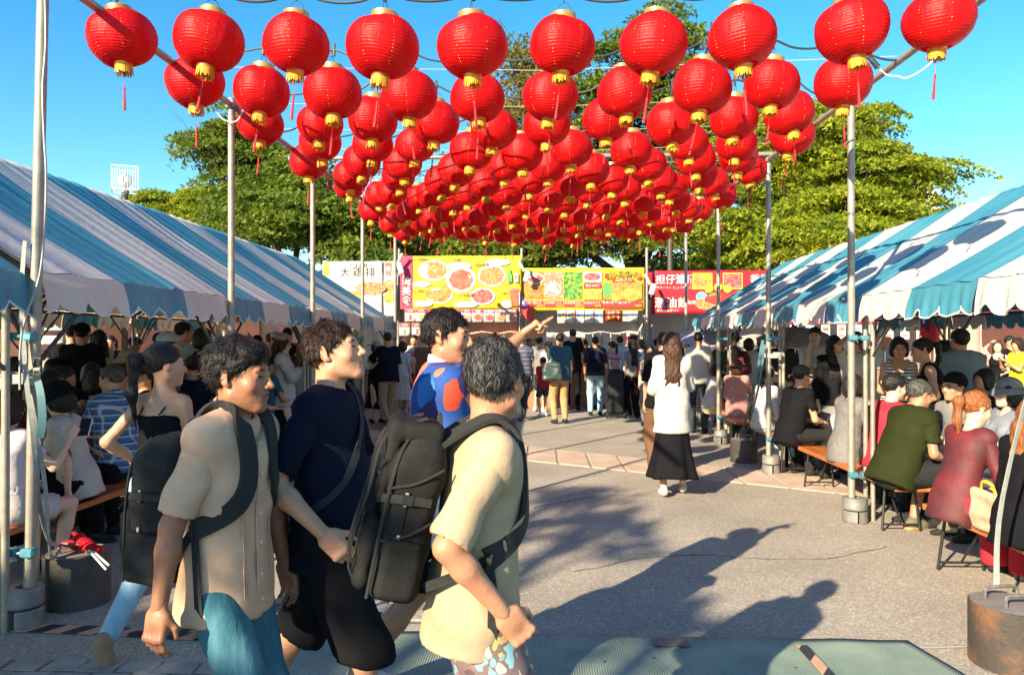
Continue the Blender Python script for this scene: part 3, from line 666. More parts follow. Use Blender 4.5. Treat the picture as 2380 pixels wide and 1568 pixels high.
dish(b, 1008, 628, 31, 21, F_NOOD); dish(b, 1072, 650, 29, 25, F_SOUP, 1.2, 8, .02); dish(b, 1143, 641, 28, 22, F_CHIK, 1.16, 28, .08)
dish(b, 1022, 687, 26, 15, F_FRY, 1.2, 28, .1)
b.poly([(1018, 680), (1033, 656), (1050, 680), (1044, 692), (1028, 690)], F_CHIM); b.poly([(988, 690), (992, 668), (1010, 680), (1003, 693)], F_CHIM)
dish(b, 1122, 689, 24, 16, F_SAUS, 1.22, 28, .04)
for k in range(4): b.poly([(1105+k*8, 680+k*1.6), (1112+k*8, 678+k*1.6), (1126+k*5, 696+k*.6), (1120+k*5, 699+k*.6)], F_SAUS, 'sausage_print')
for x, y, rx, ry in ((980, 660, 21, 7), (1067, 618, 29, 8), (1157, 610, 28, 8), (984, 706, 22, 7), (1083, 708, 28, 7), (1178, 707, 14, 9)):
    b.oval(x, y, rx, ry, M_PW, 'print_bubble')
    b.text('台湾の味わい豊かな', x, y-2, 3.6, M_PR); b.text('名物料理です', x, y+2.6, 3.6, M_PK)
for st, x, y, px in (('台湾麺線', 977, 602.5, 9), ('肉圓', 1062, 604.5, 9.5), ('塩酥鶏塊', 1119, 616, 8), ('台湾粽', 973, 677, 9), ('台湾香腸', 1082, 687, 9), ('台湾ビール', 1190, 660, 6.5), ('酸梅湯', 1180, 682.5, 8)): b.text(st, x, y, px, M_PK, .012)
for st, x, y in (('台湾そうめん', 977, 611), ('バーワン', 1083, 605), ('台湾フライドチキン', 1121, 624), ('台湾ちまき', 973, 686), ('台湾腸詰', 1083, 696), ('サンメイタン', 1179, 691)): b.text(st, x, y, 4.5, M_PK)
b.poly([(1179, 656), (1179, 640), (1182, 634), (1182, 626), (1187, 626), (1187, 634), (1190, 640), (1190, 656)], M_PG, 'bottle_print'); b.rect(1180, 642, 1189, 650, M_PY)
b.rect(1194, 636, 1204, 656, M_PW, 'can_print'); b.rect(1196, 641, 1202, 650, M_PG)
b.poly([(1183, 676), (1209, 676), (1204, 712), (1189, 712)], F_TEA, 'cup_print'); b.oval(1196, 676, 13, 5, F_SAUS)
b = Banner('yellow banner of five food photographs with red price strips', 1213, 622, 1497, 722, BY+.12, M_YEL)
for (x0, x1, y0, y1, f, nm, pr) in ((1216, 1246, 631, 699, F_FRY, '台湾おつまみ', '780円'), (1247, 1300, 631, 699, F_PORK, '台湾豚耳のピリ辛', '380円'), (1301, 1353, 631, 699, F_LEAF, '台湾空心菜', '480円')):
    pass
for (x0, x1, f, nm, pr) in ((1217, 1263, F_FRY, '台湾大根もち', '780円'), (1265, 1308, F_PORK, '台湾風豚しゃぶ', '380円'), (1310, 1353, F_LEAF, '台湾青菜炒め', '480円')):
    b.rect(x0, 631, x1, 695, f, 'photo_print'); b.rect(x0, 699, x1, 714, M_PR); b.text(nm, (x0+x1)/2-1, 704, 6, M_PW, .01, maxw=x1-x0-5); b.text(pr, x1-9, 710.5, 5.5, M_PY, .02)
b.oval(1244, 647, 22, 13, M_PW, 'plate_print'); b.oval(1244, 647, 18, 10, F_SOUP); b.oval(1286, 672, 18, 15, M_PW, 'plate_print'); b.oval(1286, 672, 16, 13, F_PORK, jag=.1)
r_ = random.Random(3)
for k in range(12):
    x = 1314+r_.random()*34; y = 636+r_.random()*52; a = r_.uniform(-1, 1); b.poly([(x, y), (x+9*math.cos(a), y+9*math.sin(a)), (x+12*math.cos(a+.5), y+12*math.sin(a+.5)), (x+4*math.cos(a+1), y+4*math.sin(a+1))], M_PG if k % 2 else F_LEAF, 'leaf_print')
for k in range(12):
    x = 1219+r_.random()*34; y = 666+r_.random()*24; a = r_.uniform(-.8, .8); b.poly([(x, y), (x+13*math.cos(a), y+13*math.sin(a)), (x+13*math.cos(a)+1, y+13*math.sin(a)+2.4), (x+1, y+2.4)], F_NOOD if k % 2 else F_CHIK, 'fry_print')
b.rect(1355, 631, 1398, 656, M_PW); b.oval(1376, 643, 19, 9, F_SAUS); b.rect(1356, 659, 1397, 670, M_PR); b.text('腸詰 500円', 1376, 664.5, 6, M_PW)
b.rect(1355, 671, 1398, 697, F_RICE, 'photo_print'); b.oval(1376, 684, 19, 10, F_RICE); b.rect(1355, 700, 1398, 715, M_PR); b.text('台湾ねぎパイ', 1376, 704.5, 6, M_PW, .01, maxw=37); b.text('500円', 1389, 711, 5.5, M_PY, .02)
b.rect(1400, 656, 1491, 697, F_FRY, 'photo_print'); b.oval(1430, 685, 18, 15, F_RICE); b.oval(1467, 685, 22, 15, F_RICE); b.rect(1401, 658, 1420, 690, M_PG)
b.rect(1400, 700, 1491, 716, M_PR); b.text('台湾小籠包 焼小籠包', 1432, 704, 6.5, M_PW, .01); b.text('780円', 1482, 711, 5.5, M_PY, .02)
b.oval(1411, 642, 7, 7, M_PR); b.oval(1484, 645, 6, 6, M_PR); b.text('台湾夜市', 1450, 640, 17, M_PK, .02, 1, M_PY); b.rect(1422, 650, 1474, 656, M_PR); b.text('本場の味をどうぞ', 1448, 653, 4.5, M_PW)
b = Banner('red banner with large white characters and noodle pictures beside the right tent', 1515, 628, 1800, 729, BY+.5, M_RED)
b.text('担仔', 1546, 650, 22, M_PW, .03); b.text('涼', 1582, 650, 22, M_CYN, .03, 1, M_PW); b.text('麺', 1602, 650, 22, M_PW, .03)
b.text('台湾風冷やラーメン（しょうゆ・ごまだれ）', 1566, 668, 6.2, M_PW, .02); b.text('葱油餅', 1560, 705, 24, M_PW, .03, 1.1); b.text('加蛋', 1608, 703, 9, M_PW, .02)
b.text('卵入りねぎパイ', 1552, 722, 7, M_PW, .02); b.oval(1522, 635, 7, 7, M_MAG); b.text('香腸', 1766, 650, 22, M_PW, .03)
for x, f in ((1632, F_RICE), (1702, F_SAUS)): b.rect(x-23, 634, x+23, 672, M_PY, 'print_panel'); b.rect(x-21, 636, x+21, 670, f, 'photo_print')
b.oval(1628, 655, 15, 10, F_NOOD); b.oval(1643, 646, 6, 5, M_PY)
for x, y in ((1647, 671), (1668, 667), (1690, 671)): b.oval(x, y, 10, 10, M_PG); b.oval(x, y, 8.5, 8.5, M_PY); b.text('台', x, y, 8, M_PG)
b.oval(1670, 700, 42, 20, M_PR); b.oval(1630, 690, 13, 12, M_CYN); b.oval(1640, 706, 26, 14, F_NOOD); b.oval(1660, 690, 14, 9, M_PG)
b = Banner('white cloth banner with black brush characters left of the yellow banner', 750, 607, 888, 735, BY-.1, M_PW)
b.text('台湾唐揚げ', 838, 617, 9, M_PK, 0, 1.25); b.text('大鶏排', 831, 634, 23, M_PK, .005, 1.35); b.text('ダージーパイ', 838, 651, 5, M_PK, 0, 1.3)
b.oval(862, 670, 34, 15, F_CHIK, jag=.08); b.oval(815, 688, 26, 13, F_FRY, jag=.08); b.rect(752, 608, 764, 640, M_PY)
b = Banner('narrow white banner with a red drink and fried food pictures', 889, 607, 922, 735, BY-.05, M_PW)
b.poly([(893, 610), (911, 610), (908, 641), (897, 641)], F_TEA, 'cup_print'); b.oval(902, 624, 6, 6, M_PPK); b.oval(904, 665, 14, 14, F_FRY, jag=.1); b.oval(905, 692, 13, 12, F_RICE, jag=.1)
b.vtext('すいか紅茶', 917, 613, 7, 7, M_PR, .02); b.vtext('からあげ', 918, 655, 6, 7, M_PR, .02); b.vtext('小籠包点', 917, 685, 7, 8, M_MAG, .02)
# price cards under the banners
def card(label, x0, y0, x1, y1, Y, kind, k=0):
    b = Banner(label, x0, y0, x1, y1, Y, M_PW, 'menu_card', 'card', .003, 'menu cards hung under the banners')
    w_, h_ = x1-x0, y1-y0; cx = (x0+x1)/2
    if kind == 'dish': b.rect(x0+.6, y0+.6, x1-.6, y0+h_*.27, M_MAG); b.text(['肉圓', '台湾香腸', '台湾麺線', '塩酥鶏', '水餃'][k % 5], cx, y0+h_*.14, 5.5, M_PW, .03); b.oval(cx, y0+h_*.62, w_*.4, h_*.24, [F_SOUP, F_SAUS, F_NOOD, F_CHIK, F_PORK][k % 5])
    if kind == 'red': b.rect(x0+.6, y0+.6, x1-.6, y0+h_*.3, M_PR); b.text('台湾茶', cx, y0+h_*.16, 4.5, M_PW, .02); b.poly([(cx-3.5, y0+h_*.45), (cx+3.5, y0+h_*.45), (cx+2.5, y1-4), (cx-2.5, y1-4)], [F_TEA, M_PY, M_PG][k % 3], 'cup_print')
    if kind == 'tea': b.rect(x0+.8, y0+.8, x1-.8, y1-.8, M_PPK); b.rect(x0+1.8, y0+2, x1-1.8, y1-2, M_PW); b.oval(cx-4, y0+h_*.42, 4, 5, M_PG if k < 2 else M_PB); b.oval(cx+5, y0+h_*.35, 4.4, 4.4, M_PR if k < 2 else M_CYN); b.oval(cx+5, y0+h_*.55, 3.4, 3, M_PY); b.text('500', cx+2, y0+h_*.82, 7, M_PPK if k else M_PR, .02)
    return b
for i in range(4): card('crimson headed menu card with a dish, %s of four below the yellow banner' % ['first', 'second', 'third', 'last'][i], 1098+i*26, 719, 1123+i*26, 748, BY-.02, 'dish', i)
card('menu card with a red and cream dish left of the four crimson headed cards', 1072, 719, 1097, 748, BY-.02, 'dish', 4)
b = Banner('narrow red sign with white characters marking where to order', 991, 718, 1012, 760, BY-.02, M_PR, 'order_sign', 'sign', .002); b.vtext('注文口', 1001, 725, 10, 12.5, M_PW, .01)
b = Banner('white order board hidden partly by the pointing man', 1013, 720, 1070, 760, BY-.01, M_PW, 'menu_board', 'sign', .003); b.rect(1014, 721, 1069, 730, M_MAG); b.rect(1016, 732, 1040, 757, F_NOOD); b.rect(1044, 732, 1068, 757, F_CHIK)
for k, (x, y) in enumerate(((941, 718), (966, 718), (928, 751), (957, 751))):
    card('red headed drink card, %s of four beside the order sign' % ['upper left', 'upper right', 'lower left', 'lower right'][k], x, y, x+25, y+29, BY-.04, 'red', k)
for k, (x, y) in enumerate(((942, 816), (958, 816))): card('small bottle card on the counter front, %s of the pair' % ['left', 'right'][k], x, y, x+16, y+37, BY-.25, 'red', 1+k)
for k in range(5): card('pale drink card below the second yellow banner, %s from the left' % ordr[k], 1295+k*21.6, 720, 1315+k*21.6, 751, BY+.05, 'tea', k)
b = Banner('red checkout sign with three yellow arrows pointing up', 1407, 721, 1443, 747, BY+.03, M_PR, 'checkout_sign', 'sign', .002); b.text('お会計', 1425, 728, 9, M_PW, .03)
for k in range(3):
    x = 1414+k*11; b.poly([(x-3.4, 737), (x, 732.5), (x+3.4, 737), (x+1.5, 737), (x+1.5, 744), (x-1.5, 744), (x-1.5, 737)], M_PY, 'arrow_print')
b = Banner('white notice with a green border beside the checkout sign', 1446, 722, 1483, 747, BY+.03, M_PG, 'notice', 'sign', .002); b.rect(1447.5, 723, 1481.5, 746, M_PW); b.text('カード・ペイペイ', 1464, 728, 4, M_PK, .02); b.text('現金払い可', 1460, 735, 4.5, M_PK, .02); b.text('列整理中', 1459, 741, 4.5, M_PK, .02)
# ---------------------------------------------------------------- stalls
M_SW = mat('stall_white', (.56, .53, .50), .7, (.50, .48, .45), 2, bump=.2, bscale=6, trans=.45); M_SPK = mat('stall_pink_cloth', (.74, .45, .35), .75, (.66, .38, .29), 1.6, bump=.3, bscale=5)
M_SRED = mat('stall_red_cloth', (.55, .03, .04), .7, bump=.2, bscale=6, trans=.4); M_WOOD = mat('counter_wood', (.33, .17, .10), .7, (.26, .13, .07), 4, stretch=(1, 1, 8)); M_GREYC = mat('grey_cloth', (.64, .61, .57), .8, bump=.3, bscale=5)
def stall(label, x0, x1, Y, dep, roof_m, wall_m, zt=2.45, counter=M_WOOD, curtain=None, roof2=None):
    t = thing('food_stall', label, 'stall', ((x0+x1)/2, Y, 0), 0)
    for x in (x0, x1):
        for y in (Y, Y+dep): put('post', MB().tube((x, y, 0), (x, y, zt), .022, 8), M_GALV, t, True, True)
    zr = zt+.75; n = max(1, int((x1-x0)/.9)); ym = Y+dep/2
    for i in range(n):
        a, b_ = x0+(x1-x0)*i/n, x0+(x1-x0)*(i+1)/n; m = roof_m if (roof2 is None or i % 2 == 0) else roof2
        put('roof_panel', MB().grid(lambda u, v: (a+(b_-a)*u, Y-.1+(dep+.2)*v, zt+(zr-zt)*(1-abs(2*v-1))-.03*math.sin(math.pi*u)*math.sin(2*math.pi*v)**2), 4, 12), m, t, True, True)
        put('valance', MB().grid(lambda u, v: (a+(b_-a)*u, Y-.1-.012*math.sin(u*12+i), zt-.26*v), 6, 3), m, t, True, True)
    put('back_wall', MB().grid(lambda u, v: (x0+(x1-x0)*u, Y+(.72 if zt > 2.5 else dep-.05)+.04*math.sin(u*26), .05+(zt-.05)*v), 40, 4), wall_m, t, True, True)
    for x in (x0+.03, x1-.03): put('side_wall', MB().grid(lambda u, v: (x+.03*math.sin(u*20), Y+.1+(dep-.2)*u, .05+(zt-.05)*v), 24, 4), wall_m, t, True, True)
    put('counter', MB().box(((x0+x1)/2, Y+.25, .45), (x1-x0-.1, .5, .9), bev=.01), counter, t, False, True)
    put('counter_top', MB().box(((x0+x1)/2, Y+.25, .92), (x1-x0+.02, .6, .035), bev=.008), M_SW, t, False, True)
    return t
X = lambda x, Y: at(x, 800, Y).x
def xx(a, Y): return X(a, Y)
stall('white food stall behind the big yellow banner', xx(932, BY+.25), xx(1210, BY+.25), BY+.25, 2.7, M_SW, M_SPK, 2.75)
stall('white food stall behind the banner of food photographs', xx(1216, BY+.3), xx(1497, BY+.3), BY+.3, 2.7, M_SW, M_GREYC, 2.6)
stall('red and white food stall behind the red banner', xx(1515, BY+.7), xx(1800, BY+.7), BY+.7, 2.7, M_SRED, M_SW, 2.6, roof2=M_SW)
stall('white food stall behind the white brush character banner', xx(745, BY+.15), xx(925, BY+.15), BY+.15, 2.7, M_SW, M_SW, 2.55)
stall('stall with peach cloth walls seen under the nearest left tent', -14.2, -9.6, 14.0, 2.7, M_SW, M_SPK, 2.45, M_SPK)
stall('stall with peach walls and red menu strip between the left tents', -9.4, -5.5, 14.6, 2.7, M_SW, M_SPK, 2.45, M_SW)
stall('red canopy stall with hanging cards right of the red banner', 5.7, 9.4, 18.6, 2.7, M_SRED, M_SW, 2.25, roof2=M_SW)
stall('white canopy stall with peach walls under the right tent', 9.7, 13.6, 17.2, 2.7, M_SRED, M_SPK, 2.35, roof2=M_SW)
stall('white marquee seen at the far right beneath the striped valance', 13.9, 20.5, 19.5, 3, M_SW, M_SW, 2.7)
# menu strips on the left stalls
for i, (x0, x1, Y) in enumerate(((-9.3, -7.6, 14.4), (-7.5, -5.7, 14.4), (-12.0, -9.8, 13.8), (-14.0, -12.2, 13.8))):
    z0 = 1.93; t = thing('menu_strip', 'red and white menu strip with food pictures, %s' % ['between the poles of the second left tent', 'beside the third left pole', 'under the nearest left tent', 'left of the nearest left pole'][i], 'banner', ((x0+x1)/2, Y, z0), 0, 'menu strips on the left stalls')
    W = x1-x0; put('cloth', MB().box((0, 0, .2), (W, .01, .4)), M_PPK, t)
    put('print_panel', MB().add([(-W/2+.04, -.008, .27), (W/2-.04, -.008, .27), (W/2-.04, -.008, .38), (-W/2+.04, -.008, .38)], [(0, 1, 2, 3)]), M_PR, t)
    vs, fs = text_mesh(['台湾屋台グルメ', '台湾ラーメン', 'かき氷', '魯肉飯'][i], .1, 0, 1.1, .003); put('lettering', MB().add([(v[0], -.011, v[1]+.325) for v in vs], fs), M_PW, t)
    for k in range(int(W/.28)): put('dish_print', MB().disc((-W/2+.17+k*.28, -.008, .14), .11, .1, (1, 0, 0), (0, 0, 1), 14), [F_SOUP, F_NOOD, F_CHIK][k % 3], t)
b = Banner('white and pale blue drink poster with orange drinks under the left tent', 104, 705, 168, 768, 11, M_PW, 'drink_poster', 'poster', .002)
b.rect(106, 730, 166, 766, M_CYN); b.rect(108, 733, 164, 764, M_PW); b.text('暑い!これだ!', 137, 719, 11, M_PK, .015); b.text('冷え冷え', 142, 728, 5, M_PB, .02)
for x in (122, 148): b.poly([(x-7, 738), (x+7, 738), (x+5, 763), (x-5, 763)], MATS['food_drink'] if x > 130 else F_RICE, 'cup_print'); b.oval(x, 737, 7, 3, M_PY)
b = Banner('lower white sign repeating the hot day slogan under the drink poster', 88, 780, 147, 800, 10.9, M_PW, 'slogan_sign', 'sign', .002); b.text('暑い!これだ', 118, 787, 10, M_PK, .015); b.text('台湾 生の果実', 118, 796, 5, M_PB, .02)
# hanging cards on the red canopy stall
for k in range(9):
    x = 6.0+k*.37; t = thing('hanging_card', 'small white price card hanging from the red canopy, %s from its left end' % ordr[k], 'card', (x, 18.35, 1.62), 0, 'price cards hung from the red canopy')
    put('card', MB().box((0, 0, .17), (.2, .006, .34)), M_PW, t); put('card_print', MB().add([(-.07, -.006, .2), (.07, -.006, .2), (.07, -.006, .28), (-.07, -.006, .28)], [(0, 1, 2, 3)]), [F_NOOD, M_CYN, F_SOUP][k % 3], t)
    vs, fs = text_mesh('500', .08, 0, 1, .003); put('lettering', MB().add([(v[0], -.006, v[1]+.08) for v in vs], fs), M_PR, t)
# tall narrow flag, fluorescent work lights on the banner posts, flag
t = thing('nobori_flag', 'tall red vertical flag with pale marks at the far right', 'flag', (13.0, 16.0, 0)); put('pole', MB().tube((0, 0, 0), (0, 0, 2.5), .012, 6), M_GALV, t, True)
put('cloth', MB().grid(lambda u, v: (.02+.45*u, .03*math.sin(u*5+v*4), .75+1.7*v), 8, 14), M_RED, t, True)
for k in range(3): put('lettering', MB().add([(.12, -.05, 1.75+k*.12), (.36, -.05, 1.75+k*.12), (.36, -.05, 1.8+k*.12), (.12, -.05, 1.8+k*.12)], [(0, 1, 2, 3)]), M_PW, t)
def island_flag(label, c, s):
    t = thing('small_flag', label, 'flag', c); put('pole', MB().tube((0, 0, -.5*s), (0, 0, .55*s), .008*s, 6), M_WW, t, True)
    fn = lambda u, v: (.5*s*u*.55, .05*s*math.sin(u*6), .5*s-.35*s*v-.3*s*u*(1-.2*v))
    put('cloth', MB().grid(fn, 8, 6), M_PR, t, True); put('canton', MB().grid(lambda u, v: tuple(Vector(fn(u*.5, v*.5))+Vector((0, -.008, 0))), 4, 4), mat('flag_blue', (.03, .04, .22), .7), t, True)
    put('sun_disc', MB().disc(Vector(fn(.25, .25))+Vector((0, -.016, 0)), .035*s, .035*s, (1, 0, 0), (0, 0, 1), 12), M_PW, t)
island_flag('small red flag with a blue corner hanging beside a post under the right tent', at(2137, 800, 11.5), 1.0)
island_flag('small red and blue flag between the two yellow banners', at(1207, 745, BY-.3), 1.2)
def work_light(label, x, y, Y, f):
    t = thing('work_light', label, 'lamp', at(x, y, Y), 0, 'white work lights on the banner posts')
    put('lamp_tube', MB().path([Vector((0, 0, 0)), Vector((-.12*f, -.05, .22))], .035, 8), M_PW, t, True); put('lamp_head', MB().box((.06, 0, -.12), (.12, .1, .26), Euler((0, .3*f, 0)).to_matrix(), bev=.02), M_PW, t); put('bracket', MB().tube((.02, 0, 0), (.03, .02, -.3), .012, 6), M_GALV, t, True)
work_light('white work light clipped above the seam of the yellow banners', 1218, 630, BY-.2, 1); work_light('white work light on the post left of the red banner', 1510, 660, BY-.1, 1); work_light('white work light at the top left of the big yellow banner', 924, 612, BY-.2, -1)
for x, l in ((927, 'grey post at the left edge of the big yellow banner'), (1212, 'grey post between the two yellow banners'), (1503, 'grey post left of the red banner')):
    t = thing('banner_post', l, 'post', (xx(x, BY+.18), BY+.2, 0), 0, 'posts holding the banners'); put('shaft', MB().tube((0, 0, 0), (0, 0, 3.75), .03, 8), M_GALV, t, True); put('foot_plate', MB().box((0, 0, .01), (.25, .25, .02)), M_CAST, t)
# ---------------------------------------------------------------- street furniture behind
t = thing('globe_lamp', 'white globe street lamp inside a square wire cage above the left tents', 'street lamp', at(290, 790, 16)*1); t.location.z = 0; z0 = at(290, 448, 16).z; c = z0+.28
put('post', MB().tube((0, 0, 0), (0, 0, z0-.02), .06, 10), M_DARKST, t, True); put('globe', MB().ell((0, 0, c-.02), (.145, .145, .145), 20, 14), mat('globe_white', (.78, .76, .72), .3), t, True)
put('socket', MB().lathe([(.05, z0-.05), (.09, z0), (.06, z0+.1)], 14), M_CAST, t, True)
fr = MB(); h = .25
for a in (-h, h):
    for b_ in (-h, h):
        fr.box((a, b_, c), (.02, .02, 2*h)); fr.box((a, 0, c+b_), (.019, 2*h-.03, .019)); fr.box((0, a, c+b_), (2*h-.03, .018, .018))
put('cage_frame', fr, mat('cage_white', (.72, .72, .70), .5), t)
wr = MB()
for k in range(11):
    q = -h+2*h*k/10
    for s_ in (-h, h): wr.tube((q, s_, c-h), (q, s_, c+h), .002, 3); wr.tube((s_, q, c-h), (s_, q, c+h), .002, 3); wr.tube((-h, s_, c+q), (h, s_, c+q), .002, 3); wr.tube((s_, -h, c+q), (s_, h, c+q), .002, 3)
put('cage_mesh', wr, MATS['cage_white'], t)['kind'] = 'stuff'
t.rotation_euler.z = R(28)
t = thing('lamp_post', 'dark brown lamp post standing behind the red banner', 'lamp post', (xx(1557, 21), 21, 0)); put('shaft', MB().path([(0, 0, 0), (0, 0, 3), (0, 0, 5.2)], [.09, .085, .075], 12), mat('brown_post', (.05, .04, .035), .5), t, True); put('lamp_head', MB().lathe([(.05, 5.2), (.2, 5.25), (.22, 5.4), (.05, 5.55)], 16), MATS['brown_post'], t, True)
t = thing('beige_tower', 'pale square chimney tower far behind the big right tree', 'tower', (at(2161, 790, 60).x, 60, 0)); zt = at(2161, 447, 60).z
put('shaft', MB().box((0, 0, zt/2), (.9, .9, zt), bev=.03), mat('tower_wall', (.62, .56, .47), .8, (.56, .5, .42), 2), t); put('cap', MB().box((0, 0, zt+.05), (1.0, 1.0, .1)), MATS['tower_wall'], t)
t = thing('low_building', 'low grey building far behind the left trees', 'building', (-11, 40, 0)); put('wall', MB().box((0, 0, 2.2), (16, 6, 4.4)), mat('grey_wall', (.33, .31, .29), .9, (.28, .26, .25), 1), t); put('roof', MB().box((0, 0, 4.5), (16.6, 6.6, .25)), mat('roof_grey', (.2, .2, .2), .8), t)
for k in range(6): put('window', MB().box((-6.5+2.6*k, -3.02, 2.4), (1.3, .08, 1.2)), mat('dark_glass', (.03, .04, .05), .1), t)
# ================================================================ TREES
def leaf_mat(name, a, b_, tr=.45):
    m = mat(name, a, .55, b_, 1.1, 3, trans=tr, spec=.35); return m
L_YEL = leaf_mat('leaf_yellow_green', (.38, .42, .028), (.21, .28, .024)); L_MID = leaf_mat('leaf_mid_green', (.22, .285, .035), (.11, .17, .024)); L_DRY = leaf_mat('leaf_dry', (.30, .24, .07), (.19, .19, .045))
M_BARK = mat('bark', (.10, .075, .055), .9, (.06, .045, .035), 9, 5, bump=.5, bscale=20, stretch=(1, 1, .3))
def tree(label, base, height, crowns, mat_leaf, nclump, leaf=.10, per=46, seed=1, trunk_r=.22, fork=.28, bare=0, grp='trees behind the food stalls', lean=(0, 0)):
    "crowns: ellipsoids (dx, dy, z, rx, ry, rz) the foliage sprays are spread through"
    rr = np.random.RandomState(seed); rp = random.Random(seed)
    t = thing('tree', label, 'tree', base, 0, grp)
    tops = []; wood = MB(); fk = height*fork
    wood.path([(0, 0, 0), (lean[0]*.2, 0, fk*.5), (lean[0]*.5, 0, fk)], [trunk_r*1.25, trunk_r, trunk_r*.85], 10)
    put('trunk', wood, M_BARK, t, True)
    limbs = MB(); cl = []
    for (dx, dy, z, rx, ry, rz) in crowns:
        c = Vector((dx, dy, z)); mid = Vector((dx*.45, dy*.45, fk+(z-fk)*.45))+Vector((rp.uniform(-.3, .3), rp.uniform(-.3, .3), 0))
        L_ = smooth_pts([Vector((lean[0]*.5, 0, fk*.96)), mid, c], 4); limbs.path(L_, [trunk_r*.6*(1-.75*i/len(L_)) for i in range(len(L_))], 7)
        k = max(6, int(nclump*rx*ry*rz/sum(a[3]*a[4]*a[5] for a in crowns)))
        for i in range(k):
            d = rr.normal(size=3); d /= np.linalg.norm(d); rad = rr.uniform(.35, 1.0)**.6
            p = np.array([dx, dy, z])+d*np.array([rx, ry, rz])*rad
            cl.append((p, d*rad))
            if i % 3 == 0:
                a = c.lerp(mid, rp.uniform(0, .5)); limbs.path([a, a.lerp(Vector(p), .5)+Vector((0, 0, .12)), Vector(p)], [.035, .022, .009], 5)
    put('limbs', limbs, M_BARK, t, True)
    # leaf sprays: flattened layers of small leaves, each spray tilted a little outward
    P = np.array([c[0] for c in cl]); D = np.array([c[1] for c in cl]); n = len(P)
    rad = rr.uniform(.38, .95, n)*(1.08 if leaf < .15 else .6)
    ang = rr.uniform(0, 2*np.pi, (n, per)); q = np.sqrt(rr.uniform(0, 1, (n, per)))*rad[:, None]
    lx, ly = q*np.cos(ang), q*np.sin(ang)*.85; lz = rr.normal(0, .04, (n, per))-.20*q**2/rad[:, None]+D[:, 0:1]*0
    tx = D[:, 0:1]*-.45; ty = D[:, 1:2]*-.45
    W = np.stack([P[:, 0:1]+lx, P[:, 1:2]+ly, P[:, 2:3]+lz+tx*lx+ty*ly], -1).reshape(-1, 3)
    m = len(W); az = rr.uniform(0, 2*np.pi, m); s = leaf*rr.uniform(.6, 1.25, m); tilt = rr.uniform(-1.4, 1.4, m); dr = rr.uniform(-1.1, .6, m)
    u = np.stack([np.cos(az), np.sin(az), dr], -1); v = np.stack([-np.sin(az), np.cos(az), tilt], -1)
    V = np.stack([W-u*s[:, None]*.5+v*s[:, None]*.36, W+u*s[:, None]*.7, W-u*s[:, None]*.5-v*s[:, None]*.36], 1).reshape(-1, 3)
    me = bpy.data.meshes.new('crown'); me.vertices.add(len(V)); me.vertices.foreach_set('co', V.ravel())
    me.loops.add(m*3); me.loops.foreach_set('vertex_index', np.arange(m*3)); me.polygons.add(m); me.polygons.foreach_set('loop_start', np.arange(0, m*3, 3)); me.polygons.foreach_set('loop_total', np.full(m, 3)); me.update(calc_edges=True)
    me.materials.append(mat_leaf); o = bpy.data.objects.new('crown', me); COL.objects.link(o); o.parent = t; o['kind'] = 'stuff'
    if bare:
        tw = MB()
        for k in range(bare):
            p = Vector(P[rp.randrange(n)]); e = p+Vector((rp.uniform(-1, 1), rp.uniform(-.5, .5), rp.uniform(.2, 1.1))); tw.path([p, p.lerp(e, .5)+Vector((.08, 0, .05)), e], [.012, .008, .003], 4)
            f = p.lerp(e, .55); tw.path([f, f+Vector((rp.uniform(-.4, .4), 0, .4))], [.006, .002], 4)
        put('bare_twigs', tw, M_BARK, t, True)['kind'] = 'stuff'
    return t
def crown_at(base, Y, items):
    "items: measured (x, y, rx, ry) ovals at depth offset dy -> crown ellipsoids relative to the base"
    out = []
    for (x, y, rx, ry, dy) in items:
        p = at(x, y, Y+dy); k = (Y+dy)/CF; out.append((p.x-base[0], p.y-base[1], p.z, rx*k, max(.8, rx*k*.8), ry*k))
    return out
Y = 22.0; B = (at(1905, 790, Y).x, Y, 0)
tree('broad bright green tree with layered boughs behind the right tents', B, 8.5, crown_at(B, Y, [(1720, 560, 95, 60, -1), (1900, 300, 120, 75, 0), (2010, 400, 130, 90, -.5), (1800, 430, 130, 110, 1), (2090, 420, 95, 70, 0), (2180, 400, 55, 28, .5), (1960, 500, 160, 70, -1.5), (1760, 320, 120, 90, 1.5), (2080, 530, 110, 50, -1), (1690, 520, 70, 50, -1.5), (2020, 280, 60, 60, .6), (1880, 560, 140, 60, -2)]), L_YEL, 560, .11, 165, 5, .3, bare=40)
Y = 21.0; B = (at(640, 790, Y).x, Y, 0)
tree('leafy tree with drooping sprays behind the left tents', B, 8, crown_at(B, Y, [(520, 330, 75, 50, 0), (600, 400, 110, 80, .5), (700, 430, 100, 70, 0), (640, 500, 130, 70, -1), (760, 510, 110, 70, -.5), (840, 530, 80, 80, 0), (560, 470, 80, 60, -.5), (480, 340, 40, 35, 0), (820, 590, 90, 40, -1), (560, 280, 40, 40, .5)]), L_MID, 400, .105, 150, 11, .22, bare=30)
Y = 24.0; B = (at(1480, 790, Y).x, Y, 0)
tree('tall dark green tree rising behind the middle of the lanterns', B, 12, crown_at(B, Y, [(1440, 150, 90, 90, 0), (1530, 110, 90, 100, .5), (1600, 180, 60, 130, 0), (1380, 260, 130, 90, 0), (1520, 300, 170, 130, 1), (1450, 460, 220, 120, 0), (1600, 420, 110, 120, .5), (1310, 520, 150, 80, -1), (1560, 560, 110, 60, -1)]), L_MID, 600, .115, 150, 17, .3, bare=40)
Y = 23.0; B = (at(1210, 790, Y).x, Y, 0)
